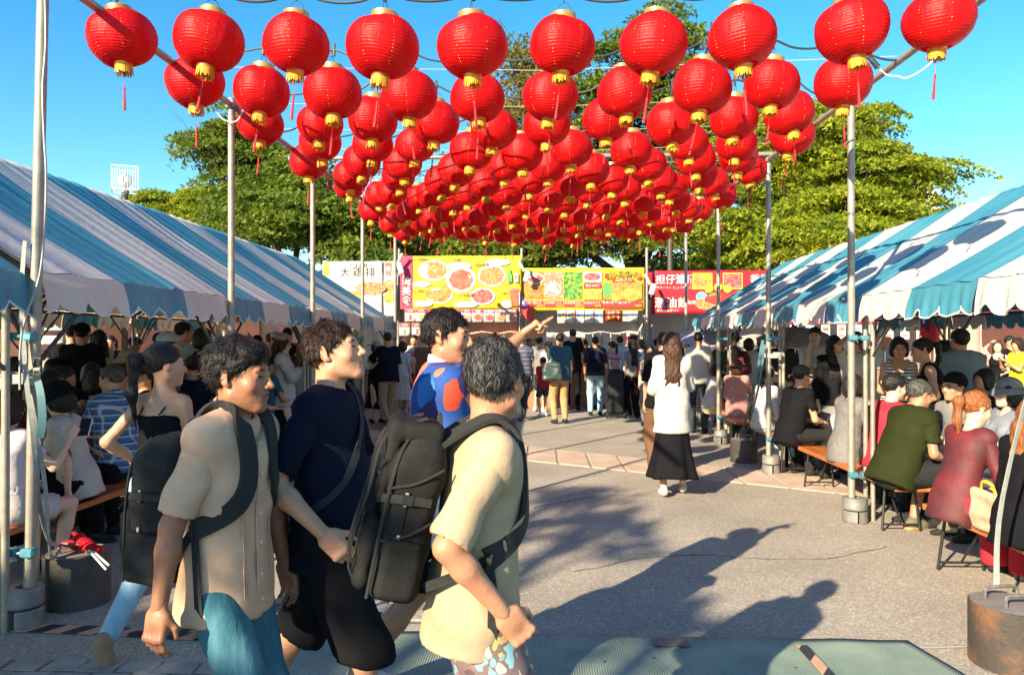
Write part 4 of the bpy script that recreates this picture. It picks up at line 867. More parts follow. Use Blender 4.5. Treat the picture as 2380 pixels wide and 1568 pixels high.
tree('thin half bare tree with dry leaves above the big yellow banner', B, 11, crown_at(B, Y, [(1200, 130, 45, 70, 0), (1230, 220, 70, 80, 0), (1180, 300, 60, 80, .5), (1260, 340, 90, 90, 0), (1170, 420, 110, 70, 0)]), L_DRY, 260, .11, 60, 23, .16, bare=110)
Y = 24.5; B = (at(1010, 790, Y).x, Y, 0)
tree('mid height green tree behind the left end of the yellow banner', B, 6, crown_at(B, Y, [(960, 540, 110, 70, 0), (1070, 500, 120, 80, .5), (1010, 590, 170, 50, -1), (1150, 560, 110, 60, 0), (1230, 580, 120, 60, 0)]), L_MID, 430, .105, 130, 31, .2)
Y = 28.0; B = (at(420, 790, Y).x, Y, 0)
tree('rounded low tree peeping over the left tent ridge', B, 6, crown_at(B, Y, [(360, 470, 55, 32, 0), (430, 490, 70, 40, .5), (480, 470, 60, 45, 0), (540, 520, 90, 60, 0), (320, 490, 50, 30, 0)]), L_YEL, 300, .115, 110, 37, .18, bare=25)
Y = 27.0; B = (at(1640, 790, Y).x, Y, 0)
tree('low bright bush tree in the gap right of the lamp post', B, 4, crown_at(B, Y, [(1690, 600, 60, 45, 0), (1650, 625, 60, 25, -1), (1580, 630, 60, 25, 0), (1740, 640, 70, 30, -1)]), L_YEL, 220, .12, 110, 41, .15)
Y = 30.0; B = (at(2190, 790, Y).x, Y, 0)
tree('sparse treetop showing over the right tent ridge', B, 7, crown_at(B, Y, [(2200, 505, 45, 18, 0), (2260, 505, 40, 12, 0), (2150, 520, 40, 20, 0), (2370, 470, 25, 25, 0)]), L_YEL, 150, .11, 34, 43, .15, bare=16)
# trees behind the viewer, left: they cast the dappled shade over the near ground
def pq(p, q, z): return (.825*p+.566*q, -.566*p+.825*q, z)
def shade_tree(label, p0, q0, items, n, seed):
    b = pq(p0, q0, 0); cr = []
    for (p, q, z, rx, rz) in items: c = pq(p, q, z); cr.append((c[0]-b[0], c[1]-b[1], z, rx, rx, rz))
    tree(label, b, 8, cr, L_MID, n, .16, 40, seed, .28, .35, grp='trees behind the viewer')
shade_tree('broad leafy tree behind the viewer shading the left foreground', -3.8, -13.2, [(-5.6, -11, 5.4, 1.3, .5), (-3.6, -11.1, 5.6, 1.3, .45), (-4.6, -12.4, 5.7, 1.5, .6), (-2.6, -12.5, 5.8, 1.4, .6), (-6.4, -12, 5.5, 1.2, .5), (-4.6, -14, 5.7, 1.4, .5)], 380, 51)
shade_tree('second leafy tree behind the viewer shading the green mat', -.4, -13.0, [(-1.9, -11.3, 5.6, 1.2, .4), (.1, -11.5, 5.6, 1.2, .45), (-.8, -12.3, 5.8, 1.5, .6), (1.3, -12.3, 5.7, 1.4, .5), (-.6, -13.9, 5.8, 1.3, .5), (-1.8, -9.2, 5.9, .6, .2), (-3.4, -8.8, 6.4, .6, .2), (-4.3, -8.2, 6.6, .7, .2)], 300, 53)
# ================================================================ SMOOTH SHAPES: distance fields meshed with surface nets
F4 = np.float32
def A3(p): return np.array([p[0], p[1], p[2]], dtype=F4)
class rc:
    "tapered capsule a->b; kd < 1 flattens it along d"
    def __init__(s, a, b, ra, rb=None, d=None, kd=1.0):
        s.a = A3(a); s.b = A3(b); s.ra = ra; s.rb = ra if rb is None else rb; s.d = None if d is None else A3(Vector(d).normalized()); s.kd = kd
        m = max(s.ra, s.rb); s.lo = np.minimum(s.a, s.b)-m; s.hi = np.maximum(s.a, s.b)+m
    def __call__(s, X, Y, Z):
        ab = s.b-s.a; l2 = float(ab@ab)+1e-12
        qx, qy, qz = X-s.a[0], Y-s.a[1], Z-s.a[2]
        t = np.clip((qx*ab[0]+qy*ab[1]+qz*ab[2])/l2, 0, 1)
        qx = qx-t*ab[0]; qy = qy-t*ab[1]; qz = qz-t*ab[2]; d2 = qx*qx+qy*qy+qz*qz
        if s.d is not None: c = qx*s.d[0]+qy*s.d[1]+qz*s.d[2]; d2 = d2+c*c*(1/s.kd**2-1)
        return np.sqrt(d2)-(s.ra+(s.rb-s.ra)*t)
class el:
    def __init__(s, c, r, M=None):
        s.c = A3(c); s.r = A3(r); s.M = None if M is None else np.array(M, dtype=F4).T
        m = max(r); s.lo = s.c-m; s.hi = s.c+m
    def __call__(s, X, Y, Z):
        x, y, z = X-s.c[0], Y-s.c[1], Z-s.c[2]
        if s.M is not None: M = s.M; x, y, z = M[0, 0]*x+M[0, 1]*y+M[0, 2]*z, M[1, 0]*x+M[1, 1]*y+M[1, 2]*z, M[2, 0]*x+M[2, 1]*y+M[2, 2]*z
        r = s.r; k0 = np.sqrt((x/r[0])**2+(y/r[1])**2+(z/r[2])**2); k1 = np.sqrt((x/r[0]**2)**2+(y/r[1]**2)**2+(z/r[2]**2)**2)+1e-9
        return k0*(k0-1)/k1
class bx:
    def __init__(s, c, h, M=None, r=.01):
        s.c = A3(c); s.h = A3(h); s.r = r; s.M = None if M is None else np.array(M, dtype=F4).T
        m = float(np.linalg.norm(s.h)); s.lo = s.c-m; s.hi = s.c+m
    def __call__(s, X, Y, Z):
        x, y, z = X-s.c[0], Y-s.c[1], Z-s.c[2]
        if s.M is not None: M = s.M; x, y, z = M[0, 0]*x+M[0, 1]*y+M[0, 2]*z, M[1, 0]*x+M[1, 1]*y+M[1, 2]*z, M[2, 0]*x+M[2, 1]*y+M[2, 2]*z
        x, y, z = np.abs(x)-s.h[0]+s.r, np.abs(y)-s.h[1]+s.r, np.abs(z)-s.h[2]+s.r
        return np.sqrt(np.maximum(x, 0)**2+np.maximum(y, 0)**2+np.maximum(z, 0)**2)+np.minimum(np.maximum(x, np.maximum(y, z)), 0)-s.r
class half:
    "keeps the side the normal n points away from (n.p < d)"
    def __init__(s, p, n): s.n = A3(Vector(n).normalized()); s.o = float(s.n@A3(p)); s.lo = None
    def __call__(s, X, Y, Z): return s.n[0]*X+s.n[1]*Y+s.n[2]*Z-s.o
class Sh:
    def __init__(s): s.ops = []; s.fx = None
    def u(s, p, k=.02): s.ops.append(('u', p, k)); return s
    def cut(s, p, k=.005): s.ops.append(('s', p, k)); return s
    def keep(s, p, k=.004): s.ops.append(('i', p, k)); return s
    def ev(s, P):
        X, Y, Z = P[:, 0], P[:, 1], P[:, 2]; F = np.full(len(P), 9., F4)
        for o, p, k in s.ops: F = comb(o, F, p(X, Y, Z), k)
        return F
    def mesh(s, h):
        lo = np.min([p.lo for o, p, k in s.ops if o == 'u'], 0)-2.6*h; hi = np.max([p.hi for o, p, k in s.ops if o == 'u'], 0)+2.6*h
        n = np.ceil((hi-lo)/h).astype(int)+1
        ax = [(lo[i]+h*np.arange(n[i])).astype(F4) for i in range(3)]
        F = np.full(n, .5, F4)
        for o, p, k in s.ops:
            if p.lo is None: sl = [slice(0, n[i]) for i in range(3)]
            else: sl = [slice(max(0, int((p.lo[i]-k-3*h-lo[i])/h)), max(0, min(n[i], int((p.hi[i]+k+3*h-lo[i])/h)+2))) for i in range(3)]
            if o == 'i' and p.lo is not None: sl = [slice(0, n[i]) for i in range(3)]
            X, Y, Z = ax[0][sl[0]][:, None, None], ax[1][sl[1]][None, :, None], ax[2][sl[2]][None, None, :]
            if 0 in (X.size, Y.size, Z.size): continue
            F[tuple(sl)] = comb(o, F[tuple(sl)], p(X, Y, Z), k)
        if s.fx is not None:
            F = F+s.fx(ax[0][:, None, None], ax[1][None, :, None], ax[2][None, None, :])
            for o, p, k in s.ops:
                if o == 'i' and p.lo is None: F = comb('i', F, p(ax[0][:, None, None], ax[1][None, :, None], ax[2][None, None, :]), .004)
        return nets(F, lo, h)
def comb(o, F, G, k):
    if o == 's': F, G, o = F, -G, 'i'
    if o == 'u':
        hh = np.maximum(k-np.abs(F-G), 0)/k; return np.minimum(F, G)-hh*hh*k*.25
    hh = np.maximum(k-np.abs(F-G), 0)/k; return np.maximum(F, G)+hh*hh*k*.25
def nets(F, lo, h):
    B = F < 0; nx, ny, nz = F.shape
    c = [(0, 0, 0), (1, 0, 0), (0, 1, 0), (1, 1, 0), (0, 0, 1), (1, 0, 1), (0, 1, 1), (1, 1, 1)]
    cnt = sum(B[a:nx-1+a, b:ny-1+b, d:nz-1+d].astype(np.int8) for a, b, d in c)
    act = (cnt > 0) & (cnt < 8); I, J, K = np.nonzero(act); N = len(I)
    if N == 0: return np.zeros((0, 3), F4), np.zeros((0, 4), int)
    V = np.stack([F[I+a, J+b, K+d] for a, b, d in c], 1)
    acc = np.zeros((N, 3), F4); w = np.zeros(N, F4); cc = np.array(c, F4)
    for a, b in ((0, 1), (2, 3), (4, 5), (6, 7), (0, 2), (1, 3), (4, 6), (5, 7), (0, 4), (1, 5), (2, 6), (3, 7)):
        va, vb = V[:, a], V[:, b]; m = (va < 0) != (vb < 0)
        t = np.where(m, va/(va-vb+1e-12*(~m)), 0)
        acc += (cc[a]+(cc[b]-cc[a])*t[:, None])*m[:, None]; w += m
    P = (np.stack([I, J, K], 1)+acc/w[:, None])*h+lo
    idx = np.full(act.shape, -1, np.int64); idx[I, J, K] = np.arange(N)
    Q = []
    for axis in range(3):
        sl0 = [slice(1, -1)]*3; sl0[axis] = slice(0, F.shape[axis]-1); sl1 = [slice(1, -1)]*3; sl1[axis] = slice(1, F.shape[axis])
        a, b = B[tuple(sl0)], B[tuple(sl1)]; ei = np.nonzero(a != b); flip = a[ei]
        e = [ei[i]+(0 if i == axis else 1) for i in range(3)]
        o1, o2 = [(1, 2), (2, 0), (0, 1)][axis]
        def g(d1, d2):
            q = list(e); q[o1] = q[o1]-d1; q[o2] = q[o2]-d2; return idx[q[0], q[1], q[2]]
        q = np.stack([g(1, 1), g(0, 1), g(0, 0), g(1, 0)], 1); q[~flip] = q[~flip][:, ::-1]
        Q.append(q)
    Q = np.concatenate(Q); Q = Q[(Q >= 0).all(1)]
    return P.astype(F4), Q
def relax(P, Q, it=1, f=.5):
    for _ in range(it):
        S = np.zeros_like(P); n = np.zeros(len(P), F4)
        for i in range(4):
            for d in (1, 3): np.add.at(S, Q[:, i], P[Q[:, (i+d) % 4]]); np.add.at(n, Q[:, i], 1)
        P = P*(1-f)+S/np.maximum(n, 1)[:, None]*f
    return P
def np_obj(name, parts, m, parent, tint=None):
    V = np.concatenate([p for p, q in parts]); off = 0; qs = []
    for p, q in parts: qs.append(q+off); off += len(p)
    Q = np.concatenate(qs); me = bpy.data.meshes.new(name)
    me.vertices.add(len(V)); me.vertices.foreach_set('co', V.astype(np.float64).ravel()); me.loops.add(len(Q)*4); me.loops.foreach_set('vertex_index', Q.ravel())
    me.polygons.add(len(Q)); me.polygons.foreach_set('loop_start', np.arange(0, len(Q)*4, 4)); me.polygons.foreach_set('loop_total', np.full(len(Q), 4)); me.polygons.foreach_set('use_smooth', np.ones(len(Q), bool))
    me.update(calc_edges=True); me.materials.append(m)
    if tint is not None:
        at_ = me.color_attributes.new('tint', 'FLOAT_COLOR', 'POINT'); at_.data.foreach_set('color', np.concatenate([tint, np.ones((len(V), 1))], 1).astype(F4).ravel())
    o = bpy.data.objects.new(name, me); COL.objects.link(o); o.parent = parent
    return o
# ================================================================ PEOPLE
def skin(name, c, c2):
    m = mat(name, c, .46, c2, 16, 6, bump=.10, bscale=120, spec=.4, mixlo=.3, mixhi=.75); N, L, b = nodes_of(m)
    a = N.new('ShaderNodeAttribute'); a.attribute_name = 'tint'; mx = N.new('ShaderNodeMix'); mx.data_type = 'RGBA'; mx.blend_type = 'MULTIPLY'; mx.inputs[0].default_value = 1
    src = b.inputs['Base Color'].links[0].from_socket; L.new(src, mx.inputs[6]); L.new(a.outputs['Color'], mx.inputs[7]); L.new(mx.outputs[2], b.inputs['Base Color'])
    b.inputs['Subsurface Weight'].default_value = .08; b.inputs['Subsurface Radius'].default_value = (.012, .004, .002); b.inputs['Subsurface Scale'].default_value = 1.0
    return m
SK_TAN = skin('skin_tan', (.48, .235, .135), (.38, .165, .095)); SK_MID = skin('skin_mid', (.56, .30, .18), (.46, .22, .13)); SK_PALE = skin('skin_pale', (.64, .42, .31), (.60, .37, .27))
SK_BRN = skin('skin_brown', (.38, .175, .095), (.28, .115, .06))
SKINS = [SK_TAN, SK_MID, SK_PALE, SK_BRN]
def hairm(name, c, c2, r=.42): return mat(name, c, r, c2, 14, 4, bump=.5, bscale=16, stretch=(7, 7, 1), spec=.22)
H_BLK = hairm('hair_black', (.010, .009, .009), (.022, .019, .018)); H_BRN = hairm('hair_brown', (.035, .016, .010), (.075, .034, .02)); H_AUB = hairm('hair_auburn', (.16, .05, .018), (.30, .11, .04)); H_GRY = hairm('hair_grey', (.02, .02, .02), (.10, .095, .09))
H_DBR = hairm('hair_dark_brown', (.018, .011, .009), (.04, .02, .014))
M_EYE = mat('eye_dark', (.012, .009, .008), .2); M_EYEW = mat('eye_white', (.6, .55, .5), .3); M_LENS = mat('spectacle_frame', (.03, .03, .03), .3)
CLO = {}
def cloth(c, name=None, r=.85, bump=.35, sc=14):
    key = name or 'cloth_%02x%02x%02x' % tuple(int(min(1, v)*255) for v in c)
    return mat(key, c, r, tuple(v*.80 for v in c), 7, 5, bump=bump, bscale=sc, spec=.10)
def denim(name, c, c2): return mat(name, c, .9, c2, 5, 6, bump=.22, bscale=18, stretch=(3, 3, 1), spec=.1)
def ik(a, t, l1, l2, hint):
    d = t-a; L_ = d.length; mx = (l1+l2)*.995
    if L_ > mx: t = a+d*(mx/L_); d = t-a; L_ = mx
    L_ = max(L_, abs(l1-l2)+.01); u = d.normalized()
    c = (l1*l1+L_*L_-l2*l2)/(2*L_); h = math.sqrt(max(0, l1*l1-c*c)); hv = hint-u*hint.dot(u)
    return a+u*c+hv.normalized()*h, t
def frame(f, up):
    f = f.normalized(); r = f.cross(up).normalized(); u = r.cross(f); return Matrix((r, f, u)).transposed()
def fingers(S, wr, d, pn, sg, sc, curl, th, k=.006, fine=True):
    d = d.normalized(); pn = (pn-d*pn.dot(d)).normalized(); t = d.cross(pn)*sg
    M = Matrix((t, d, pn)).transposed()
    S.u(bx(wr+d*.052*sc, (.040*sc, .048*sc, .0145*sc), M, .012), .012).u(rc(wr-d*.03*sc, wr+d*.03*sc, .027*sc, .028*sc, pn, .72), .02)
    S.u(el(wr+d*.035*sc+t*.022*sc+pn*.01*sc, (.02*sc, .03*sc, .017*sc), M), .012)
    for i, (o, L_) in enumerate(((.030, .074), (.0105, .083), (-.0095, .077), (-.0285, .060))):
        p = wr+d*(.094-.004*abs(i-1))*sc+t*o*sc; a = 0; r_ = (.0092-.0004*i)*sc; c_ = curl[i] if isinstance(curl, (list, tuple)) else curl*(1+.1*i)
        S.u(el(p-pn*.006*sc, (.011*sc,)*3), .008)
        for j, fr_ in enumerate((.45, .32, .23)):
            a += c_*(.8, 1.1, .8)[j]; q = p+(d*math.cos(a)+pn*math.sin(a)+t*(o*.5))*L_*fr_*sc*1.02
            S.u(rc(p, q, r_, r_*.92), k); p = q; r_ *= .92
    b = wr+d*.022*sc+t*.03*sc+pn*.006*sc; d1 = (d*.72+t*(.62-.3*th)+pn*(.25+.5*th)).normalized(); m_ = b+d1*.042*sc; e = m_+(d*.9+t*(.2-.5*th)+pn*(.2+.35*th)).normalized()*.034*sc
    S.u(rc(b, m_, .0125*sc, .0108*sc), .012).u(rc(m_, e, .0105*sc, .0085*sc), k)
def head_prims(S, T, hs, lod, fat=1.0):
    "T maps head coordinates (x right, y forward, z up, metres) to person coordinates"
    M = T.M
    def E(c, r, k, op='u'): (S.u if op == 'u' else S.cut)(el(T(c), [v*hs for v in r], M), k*hs)
    def C(a, b, ra, rb, k, op='u'): (S.u if op == 'u' else S.cut)(rc(T(a), T(b), ra*hs, rb*hs), k*hs)
    E((0, -.012, .030), (.074, .096, .086), .02); E((0, .030, -.025), (.064*fat, .066, .085), .03)
    for s in (-1, 1):
        C((.050*s*fat, .0, -.062), (.016*s, .066, -.101), .020, .017, .03); E((.043*s*fat, .064, -.030), (.024, .022, .024), .022)
    E((0, .076, -.100), (.022, .017, .016), .02)
    E((0, .056, -.062), (.040*fat, .038, .030), .02)
    if lod < 2:
        C((-.034, .083, .019), (.034, .083, .019), .0105, .0105, .018)
        for s in (-1, 1): E((.032*s, .103, .001), (.019, .016, .013), .014, 'cut'); E((.031*s, .0785, -.0005), (.0155, .0135, .0125), .004)
        C((0, .093, .010), (0, .113, -.030), .0075, .0095, .013); E((0, .1135, -.034), (.0115, .0115, .0095), .008)
        for s in (-1, 1): E((.0135*s, .1015, -.037), (.0095, .011, .0082), .006)
        C((-.019, .0875, -.0615), (.019, .0875, -.0615), .0066, .0066, .009); C((-.016, .0865, -.0725), (.016, .0865, -.0725), .0074, .0074, .009)
        C((-.025, .094, -.0672), (.025, .094, -.0672), .0028, .0028, .004, 'cut')
        for s in (-1, 1):
            ME = M @ Euler((.12, 0, -.42*s)).to_matrix()
            S.u(el(T((.077*s, -.012, .000)), (.0075*hs, .019*hs, .033*hs), ME), .006*hs); S.cut(el(T((.0845*s, -.007, .002)), (.0055*hs, .010*hs, .020*hs), ME), .006*hs)
            S.u(el(T((.0745*s, .001, -.026)), (.0065*hs, .008*hs, .011*hs), M), .006*hs)
    else:
        C((0, .095, .0), (0, .112, -.032), .009, .012, .014)
        for s in (-1, 1): S.u(el(T((.078*s, -.012, .0)), (.009*hs, .018*hs, .030*hs), M), .008)
class HT:
    def __init__(s, c, M, hs): s.c = c; s.M = M; s.hs = hs
    def __call__(s, v): return s.c+s.M @ (Vector(v)*s.hs)
def hair_shape(style, T, hs, J, lod):
    S = Sh(); M = T.M
    def E(c, r, k=.02): S.u(el(T(c), [v*hs for v in r], M), k)
    def K(a, b, ra, rb, d=None, kd=1, k=.02): S.u(rc(T(a), T(b), ra*hs, rb*hs, None if d is None else M @ Vector(d), kd), k)
    st = style.split('+')[0]
    if st == 'bald': return None
    E((0, -.014, .034), (.0805, .1035, .093))
    if st == 'full': E((0, -.010, .050), (.080, .100, .083)); E((0, .055, .080), (.056, .042, .030))
    if st in ('short', 'full', 'crop'):
        for s in (-1, 1): K((.0745*s, .018, .03), (.075*s, .012, -.016), .010, .007, (1, 0, 0), .6)
        S.keep(half(T((0, 0, -.012)), M @ Vector((0, .56, -.83))), .012)
        S.cut(el(T((0, .118, -.020)), (.080*hs, .060*hs, .085*hs), M), .012)
        for s in (-1, 1): S.cut(el(T((.088*s, -.006, -.010)), (.018*hs, .026*hs, .036*hs), M), .008)
    elif st in ('bob', 'long', 'wavy'):
        E((0, -.022, -.02), (.094, .098, .105), .03)
        if st == 'bob': E((0, -.03, -.06), (.092, .085, .075), .03)
        for s in (-1, 1): K((.070*s, .045, .05), (.080*s, .028, -.075), .022, .02)
        S.cut(el(T((0, .115, -.050)), (.062*hs, .075*hs, .115*hs), M), .012)
    elif st in ('tail', 'bun'):
        for s in (-1, 1): K((.0745*s, .022, .03), (.076*s, .012, -.03), .009, .004, (1, 0, 0), .6)
        S.keep(half(T((0, 0, -.03)), M @ Vector((0, .62, -.78))), .012); S.cut(el(T((0, .118, -.020)), (.078*hs, .060*hs, .085*hs), M), .012)
        if st == 'bun': E((0, -.10, .085), (.042, .042, .04))
    if lod < 2 and st != 'crop':
        rr = random.Random(int(abs(T.c.x*1000+T.c.y*77)) % 9999); ph = [rr.uniform(0, 6) for _ in range(4)]
        def fx(X, Y, Z):
            return ((.0030*np.sin(70*X+18*np.sin(22*Z+ph[0])+ph[1])+.0026*np.sin(95*Y+30*X+9*np.sin(31*Z)+ph[2]))*(.45 if lod == 0 else 1)).astype(F4)
        S.fx = fx
    out = [S]
    if st in ('long', 'wavy', 'tail'):
        S2 = Sh(); up = Vector((0, 0, 1)); L_ = float(style.split('+')[1]) if '+' in style else .32
        bk = -(M @ Vector((0, 1, 0))); bk.z = 0; bk.normalize(); rt = M @ Vector((1, 0, 0)); rt.z = 0; rt.normalize()
        if st == 'tail':
            a = T((0, -.102, .045)); b = a+bk*.055*hs-up*.02; c = b+bk*.01-up*L_*.5; d = c-bk*.02-up*L_*.5
            S2.u(rc(a, b, .020*hs, .032*hs), .02).u(rc(b, c, .036*hs, .034*hs, bk, .8), .03).u(rc(c, d, .034*hs, .008*hs, bk, .7), .03)
        else:
            a = T((0, -.055, .0)); b = T((0, -.07, -.10))+bk*.012; c = b-up*L_*.55+bk*.022; d = c-up*L_*.45
            S2.u(rc(a, b, .082*hs, .085*hs, bk, .6), .03).u(rc(b, c, .088*hs, .080*hs, bk, .42), .04)
            for o in (-.06, -.02, .025, .06): S2.u(rc(c+rt*o*.8*hs, d+rt*o*1.1*hs+up*abs(o)*.8, .034*hs, .010*hs, bk, .6), .03)
            for s in (-1, 1): S2.u(rc(T((.075*s, -.01, -.03)), T((.080*s, .0, -.10))-up*L_*.5+bk*.0, .026*hs, .012*hs), .03)
        am = .006 if st != 'wavy' else .010
        def fx2(X, Y, Z, am=am):
            w = X*rt.x+Y*rt.y
            return (am*.55*np.sin(95*w+7*np.sin(13*Z))+am*.5*np.sin(170*w+5*np.sin(9*Z+2))).astype(F4)
        S2.fx = fx2; out.append(S2)
    return out
def strands(name, P, N, T, m, parent, n, ln, flow, seed, wd=.0011, lift=.35):
    rr = np.random.RandomState(seed); i = rr.randint(0, len(P), n); p = P[i]+rr.normal(0, .0016, (n, 3)); nn = N[i]
    f = flow(p); f = f-nn*(f*nn).sum(1)[:, None]; f /= np.linalg.norm(f, axis=1)[:, None]+1e-6
    tuft = np.stack([np.sin(p[:, 0]*150+p[:, 2]*90+seed), np.sin(p[:, 1]*140-p[:, 0]*80+2*seed), np.sin(p[:, 2]*130+p[:, 1]*95)], 1)
    f = f+tuft*.38+rr.normal(0, .16, (n, 3)); d = f+nn*lift*rr.uniform(.2, 1.3, n)[:, None]; d /= np.linalg.norm(d, axis=1)[:, None]
    L_ = (ln*rr.uniform(.5, 1.3, n))[:, None]; s = np.cross(d, nn); s /= np.linalg.norm(s, axis=1)[:, None]+1e-6
    mid = p+d*L_*.55; e = mid+(d-nn*.45+f*.35)*L_*.42; w_ = wd
    V = np.stack([p-s*w_, p+s*w_, mid-s*w_*.8, mid+s*w_*.8, e], 1).reshape(-1, 3); o = np.arange(n)*5
    fs = [(a, a+1, a+3, a+2) for a in o]+[(a+2, a+3, a+4) for a in o]
    ob = mesh_obj(name, [tuple(v) for v in V], fs, m, parent, True); ob['kind'] = 'stuff'; return ob
def vnormals(P, Q):
    n = np.cross(P[Q[:, 2]]-P[Q[:, 0]], P[Q[:, 3]]-P[Q[:, 1]]); V = np.zeros_like(P)
    for k in range(4): np.add.at(V, Q[:, k], n)
    return V/(np.linalg.norm(V, axis=1)[:, None]+1e-9)
def wr_fx(a, ph, f=1.0):
    def fx(X, Y, Z):
        return (a*np.sin(19*f*X+6*np.sin(7*Z*f+ph)+ph)*np.sin(15*f*Z+9*f*Y+2.5*np.sin(8*f*X+ph*2))+a*.6*np.sin(31*f*Z+22*f*Y*np.sin(3*X)+14*f*X+ph*3)).astype(F4)
    return fx
PCOUNT = [0]
def person(label, x, y, yaw, H=1.70, sex='m', pose='stand', lod=2, lean=0, side=0, twist=0, head=(0, 0, 0), lh='hang', rh='hang', lf=None, rf=None, top=None, bottom=None, shoes=None, hair=('short', None), sk=1, hat=None, build=1.0, belly=.0, z=0, group=None, lcurl=.45, rcurl=.45, hs=1.0, cat='person', knee=None, glasses=False, rel=None, lel=None, seat=.45, rpalm=None, lpalm=None, rdir=None, hflow=None, headf=.0, mouth=None, legs_hidden=False):
    PCOUNT[0] += 1; rr = random.Random(PCOUNT[0]*13)
    hB, hH, hF = [(.0110, .0046, .0037), (.0215, .0112, .0092), (.033, .020, .012)][lod]
    s = H/1.72; fem = sex == 'f'
    root = thing('person', label, cat, (x, y, z), R(yaw), group)
    V = Vector; Z = V((0, 0, 1))
    pel = V((0, 0, .93*s)) if pose != 'sit' else V((0, 0, seat+.10*s))
    up = Matrix.Rotation(R(-lean), 3, 'X') @ Matrix.Rotation(R(side), 3, 'Y') @ Z
    r = Matrix.Rotation(R(twist), 3, 'Z') @ V((1, 0, 0)); r = (r-up*r.dot(up)).normalized(); f = up.cross(r)
    sw = (.146 if fem else .162)*s*build**.5
    shc = pel+up*.455*s; nb = pel+up*.495*s; sh = {1: shc+r*sw, -1: shc-r*sw}
    nd = (up*.55+Z*.45+f*(.10+headf)).normalized(); hc = nb+nd*.158*s
    HM = Matrix.Rotation(R(twist+head[0]), 3, 'Z') @ Matrix.Rotation(R(head[1]), 3, 'X') @ Matrix.Rotation(R(head[2]), 3, 'Y')
    hs_ = hs*(.97 if fem else 1.0)*s**.5; T = HT(hc, HM, hs_)
    hip = {1: pel+V((.085*s, 0, -.04*s)), -1: pel+V((-.085*s, 0, -.04*s))}
    def footdef(sg):
        if pose == 'sit': return V((sg*.11*s, .40*s+rr.uniform(-.06, .08), .08*s))
        if pose == 'walk': return V((sg*.08, .26*s*sg, .09*s)) if sg > 0 else V((sg*.08, -.30*s, .16*s))
        return V((sg*.10*s, rr.uniform(-.05, .05), .08*s))
    ft = {1: V(rf) if rf is not None else footdef(1), -1: V(lf) if lf is not None else footdef(-1)}
    kn, an = {}, {}
    for sg in (1, -1): kn[sg], an[sg] = ik(hip[sg], ft[sg], .43*s, .43*s, V((sg*.15, 1, .25 if pose == 'sit' else 0)))
    def hand_t(h, sg):
        if isinstance(h, (tuple, list, Vector)): return V(h)
        return {'hang': sh[sg]+r*sg*.055*s+V((0, .035, -.525*s)), 'lap': pel+r*sg*.10+f*.30*s+Z*.10, 'table': pel+r*sg*.13+f*.40*s+Z*.24*s, 'phone': nb+r*sg*.07+f*.30*s-Z*.13*s,
                'eat': nb+r*sg*.05+f*.20*s-Z*.02, 'front': pel+r*sg*.09+f*.24*s+up*.14*s, 'hip': pel+r*sg*.21+up*.08*s, 'headtop': hc+r*sg*.10+Z*.06-f*.06, 'bench': V((sg*.24*s, -.02, seat+.04)), 'carry': sh[sg]+r*sg*.04+f*.20-up*.36*s}[h]
    hd = {1: hand_t(rh, 1), -1: hand_t(lh, -1)}; elb, wri = {}, {}
    for sg in (1, -1):
        hint = {1: rel, -1: lel}[sg]; hint = V(hint) if hint is not None else (r*sg*.45-f*.75-Z*.5)
        elb[sg], wri[sg] = ik(sh[sg], hd[sg], .285*s, .25*s, hint)
    J = dict(pel=pel, up=up, r=r, f=f, shc=shc, nb=nb, sh=sh, hc=hc, HM=HM, T=T, hip=hip, kn=kn, an=an, elb=elb, wri=wri, s=s, root=root, sw=sw)
    skm = SKINS[sk]
    BM = Matrix((r, f, up)).transposed(); b = build*s
    def torso(S, e, hem=.0, fl=.70):
        sk_ = 0 if e > 0 else -.006
        if fem:
            S.u(rc(pel+up*.0, pel+up*.20*s, .150*b+e, .122*b+e, f, .72), .03); S.u(rc(pel+up*.20*s, pel+up*.36*s, .122*b+e, .142*b+e, f, .72), .05)
            for sg in (-1, 1): S.u(el(pel+up*.325*s+r*sg*.065*s+f*.075*s, (.062*s+e,)*3), .05)
        else:
            S.u(rc(pel+up*.02, pel+up*.24*s, .152*b+e, .150*b+e, f, fl), .03); S.u(rc(pel+up*.24*s, pel+up*.36*s, .148*b+e, .160*b+e, f, fl), .05)
        if belly: S.u(el(pel+up*.13*s+f*.05, (.14*b+e, .11+belly+e, .15*b+e), BM), .06)
        S.u(rc(sh[1]-r*.02-up*.03*s, sh[-1]+r*.02-up*.03*s, .050*s+e, .050*s+e), .06)
        for sg in (-1, 1): S.u(rc(nb-up*.015*s+r*sg*.02, sh[sg]+up*(.012*s+sk_), .042*s+e*.5+sk_, .040*s+e+sk_), .05)
        return S
    # ---- body
    ar = .92 if fem else 1.0
    S = Sh(); torso(S, -.012)
    S.u(rc(nb-up*.03*s, hc-Z*.05*s-f*.012, (.049 if fem else .056)*s, (.045 if fem else .053)*s), .03)
    for sg in (1, -1):
        S.u(rc(sh[sg]-r*sg*.012-up*.012*s, elb[sg], .042*s*ar*build**.5, .036*s*ar), .03).u(rc(elb[sg], elb[sg].lerp(wri[sg], .3), .036*s*ar, .037*s*ar), .02).u(rc(elb[sg].lerp(wri[sg], .3), wri[sg], .037*s*ar, .0245*s*ar), .02)
        S.u(rc(hip[sg], kn[sg], .078*s, .053*s), .04).u(rc(kn[sg], kn[sg].lerp(an[sg], .35), .052*s, .053*s), .03).u(rc(kn[sg].lerp(an[sg], .35), an[sg], .052*s, .036*s), .02)
    parts = []
    hparts = []
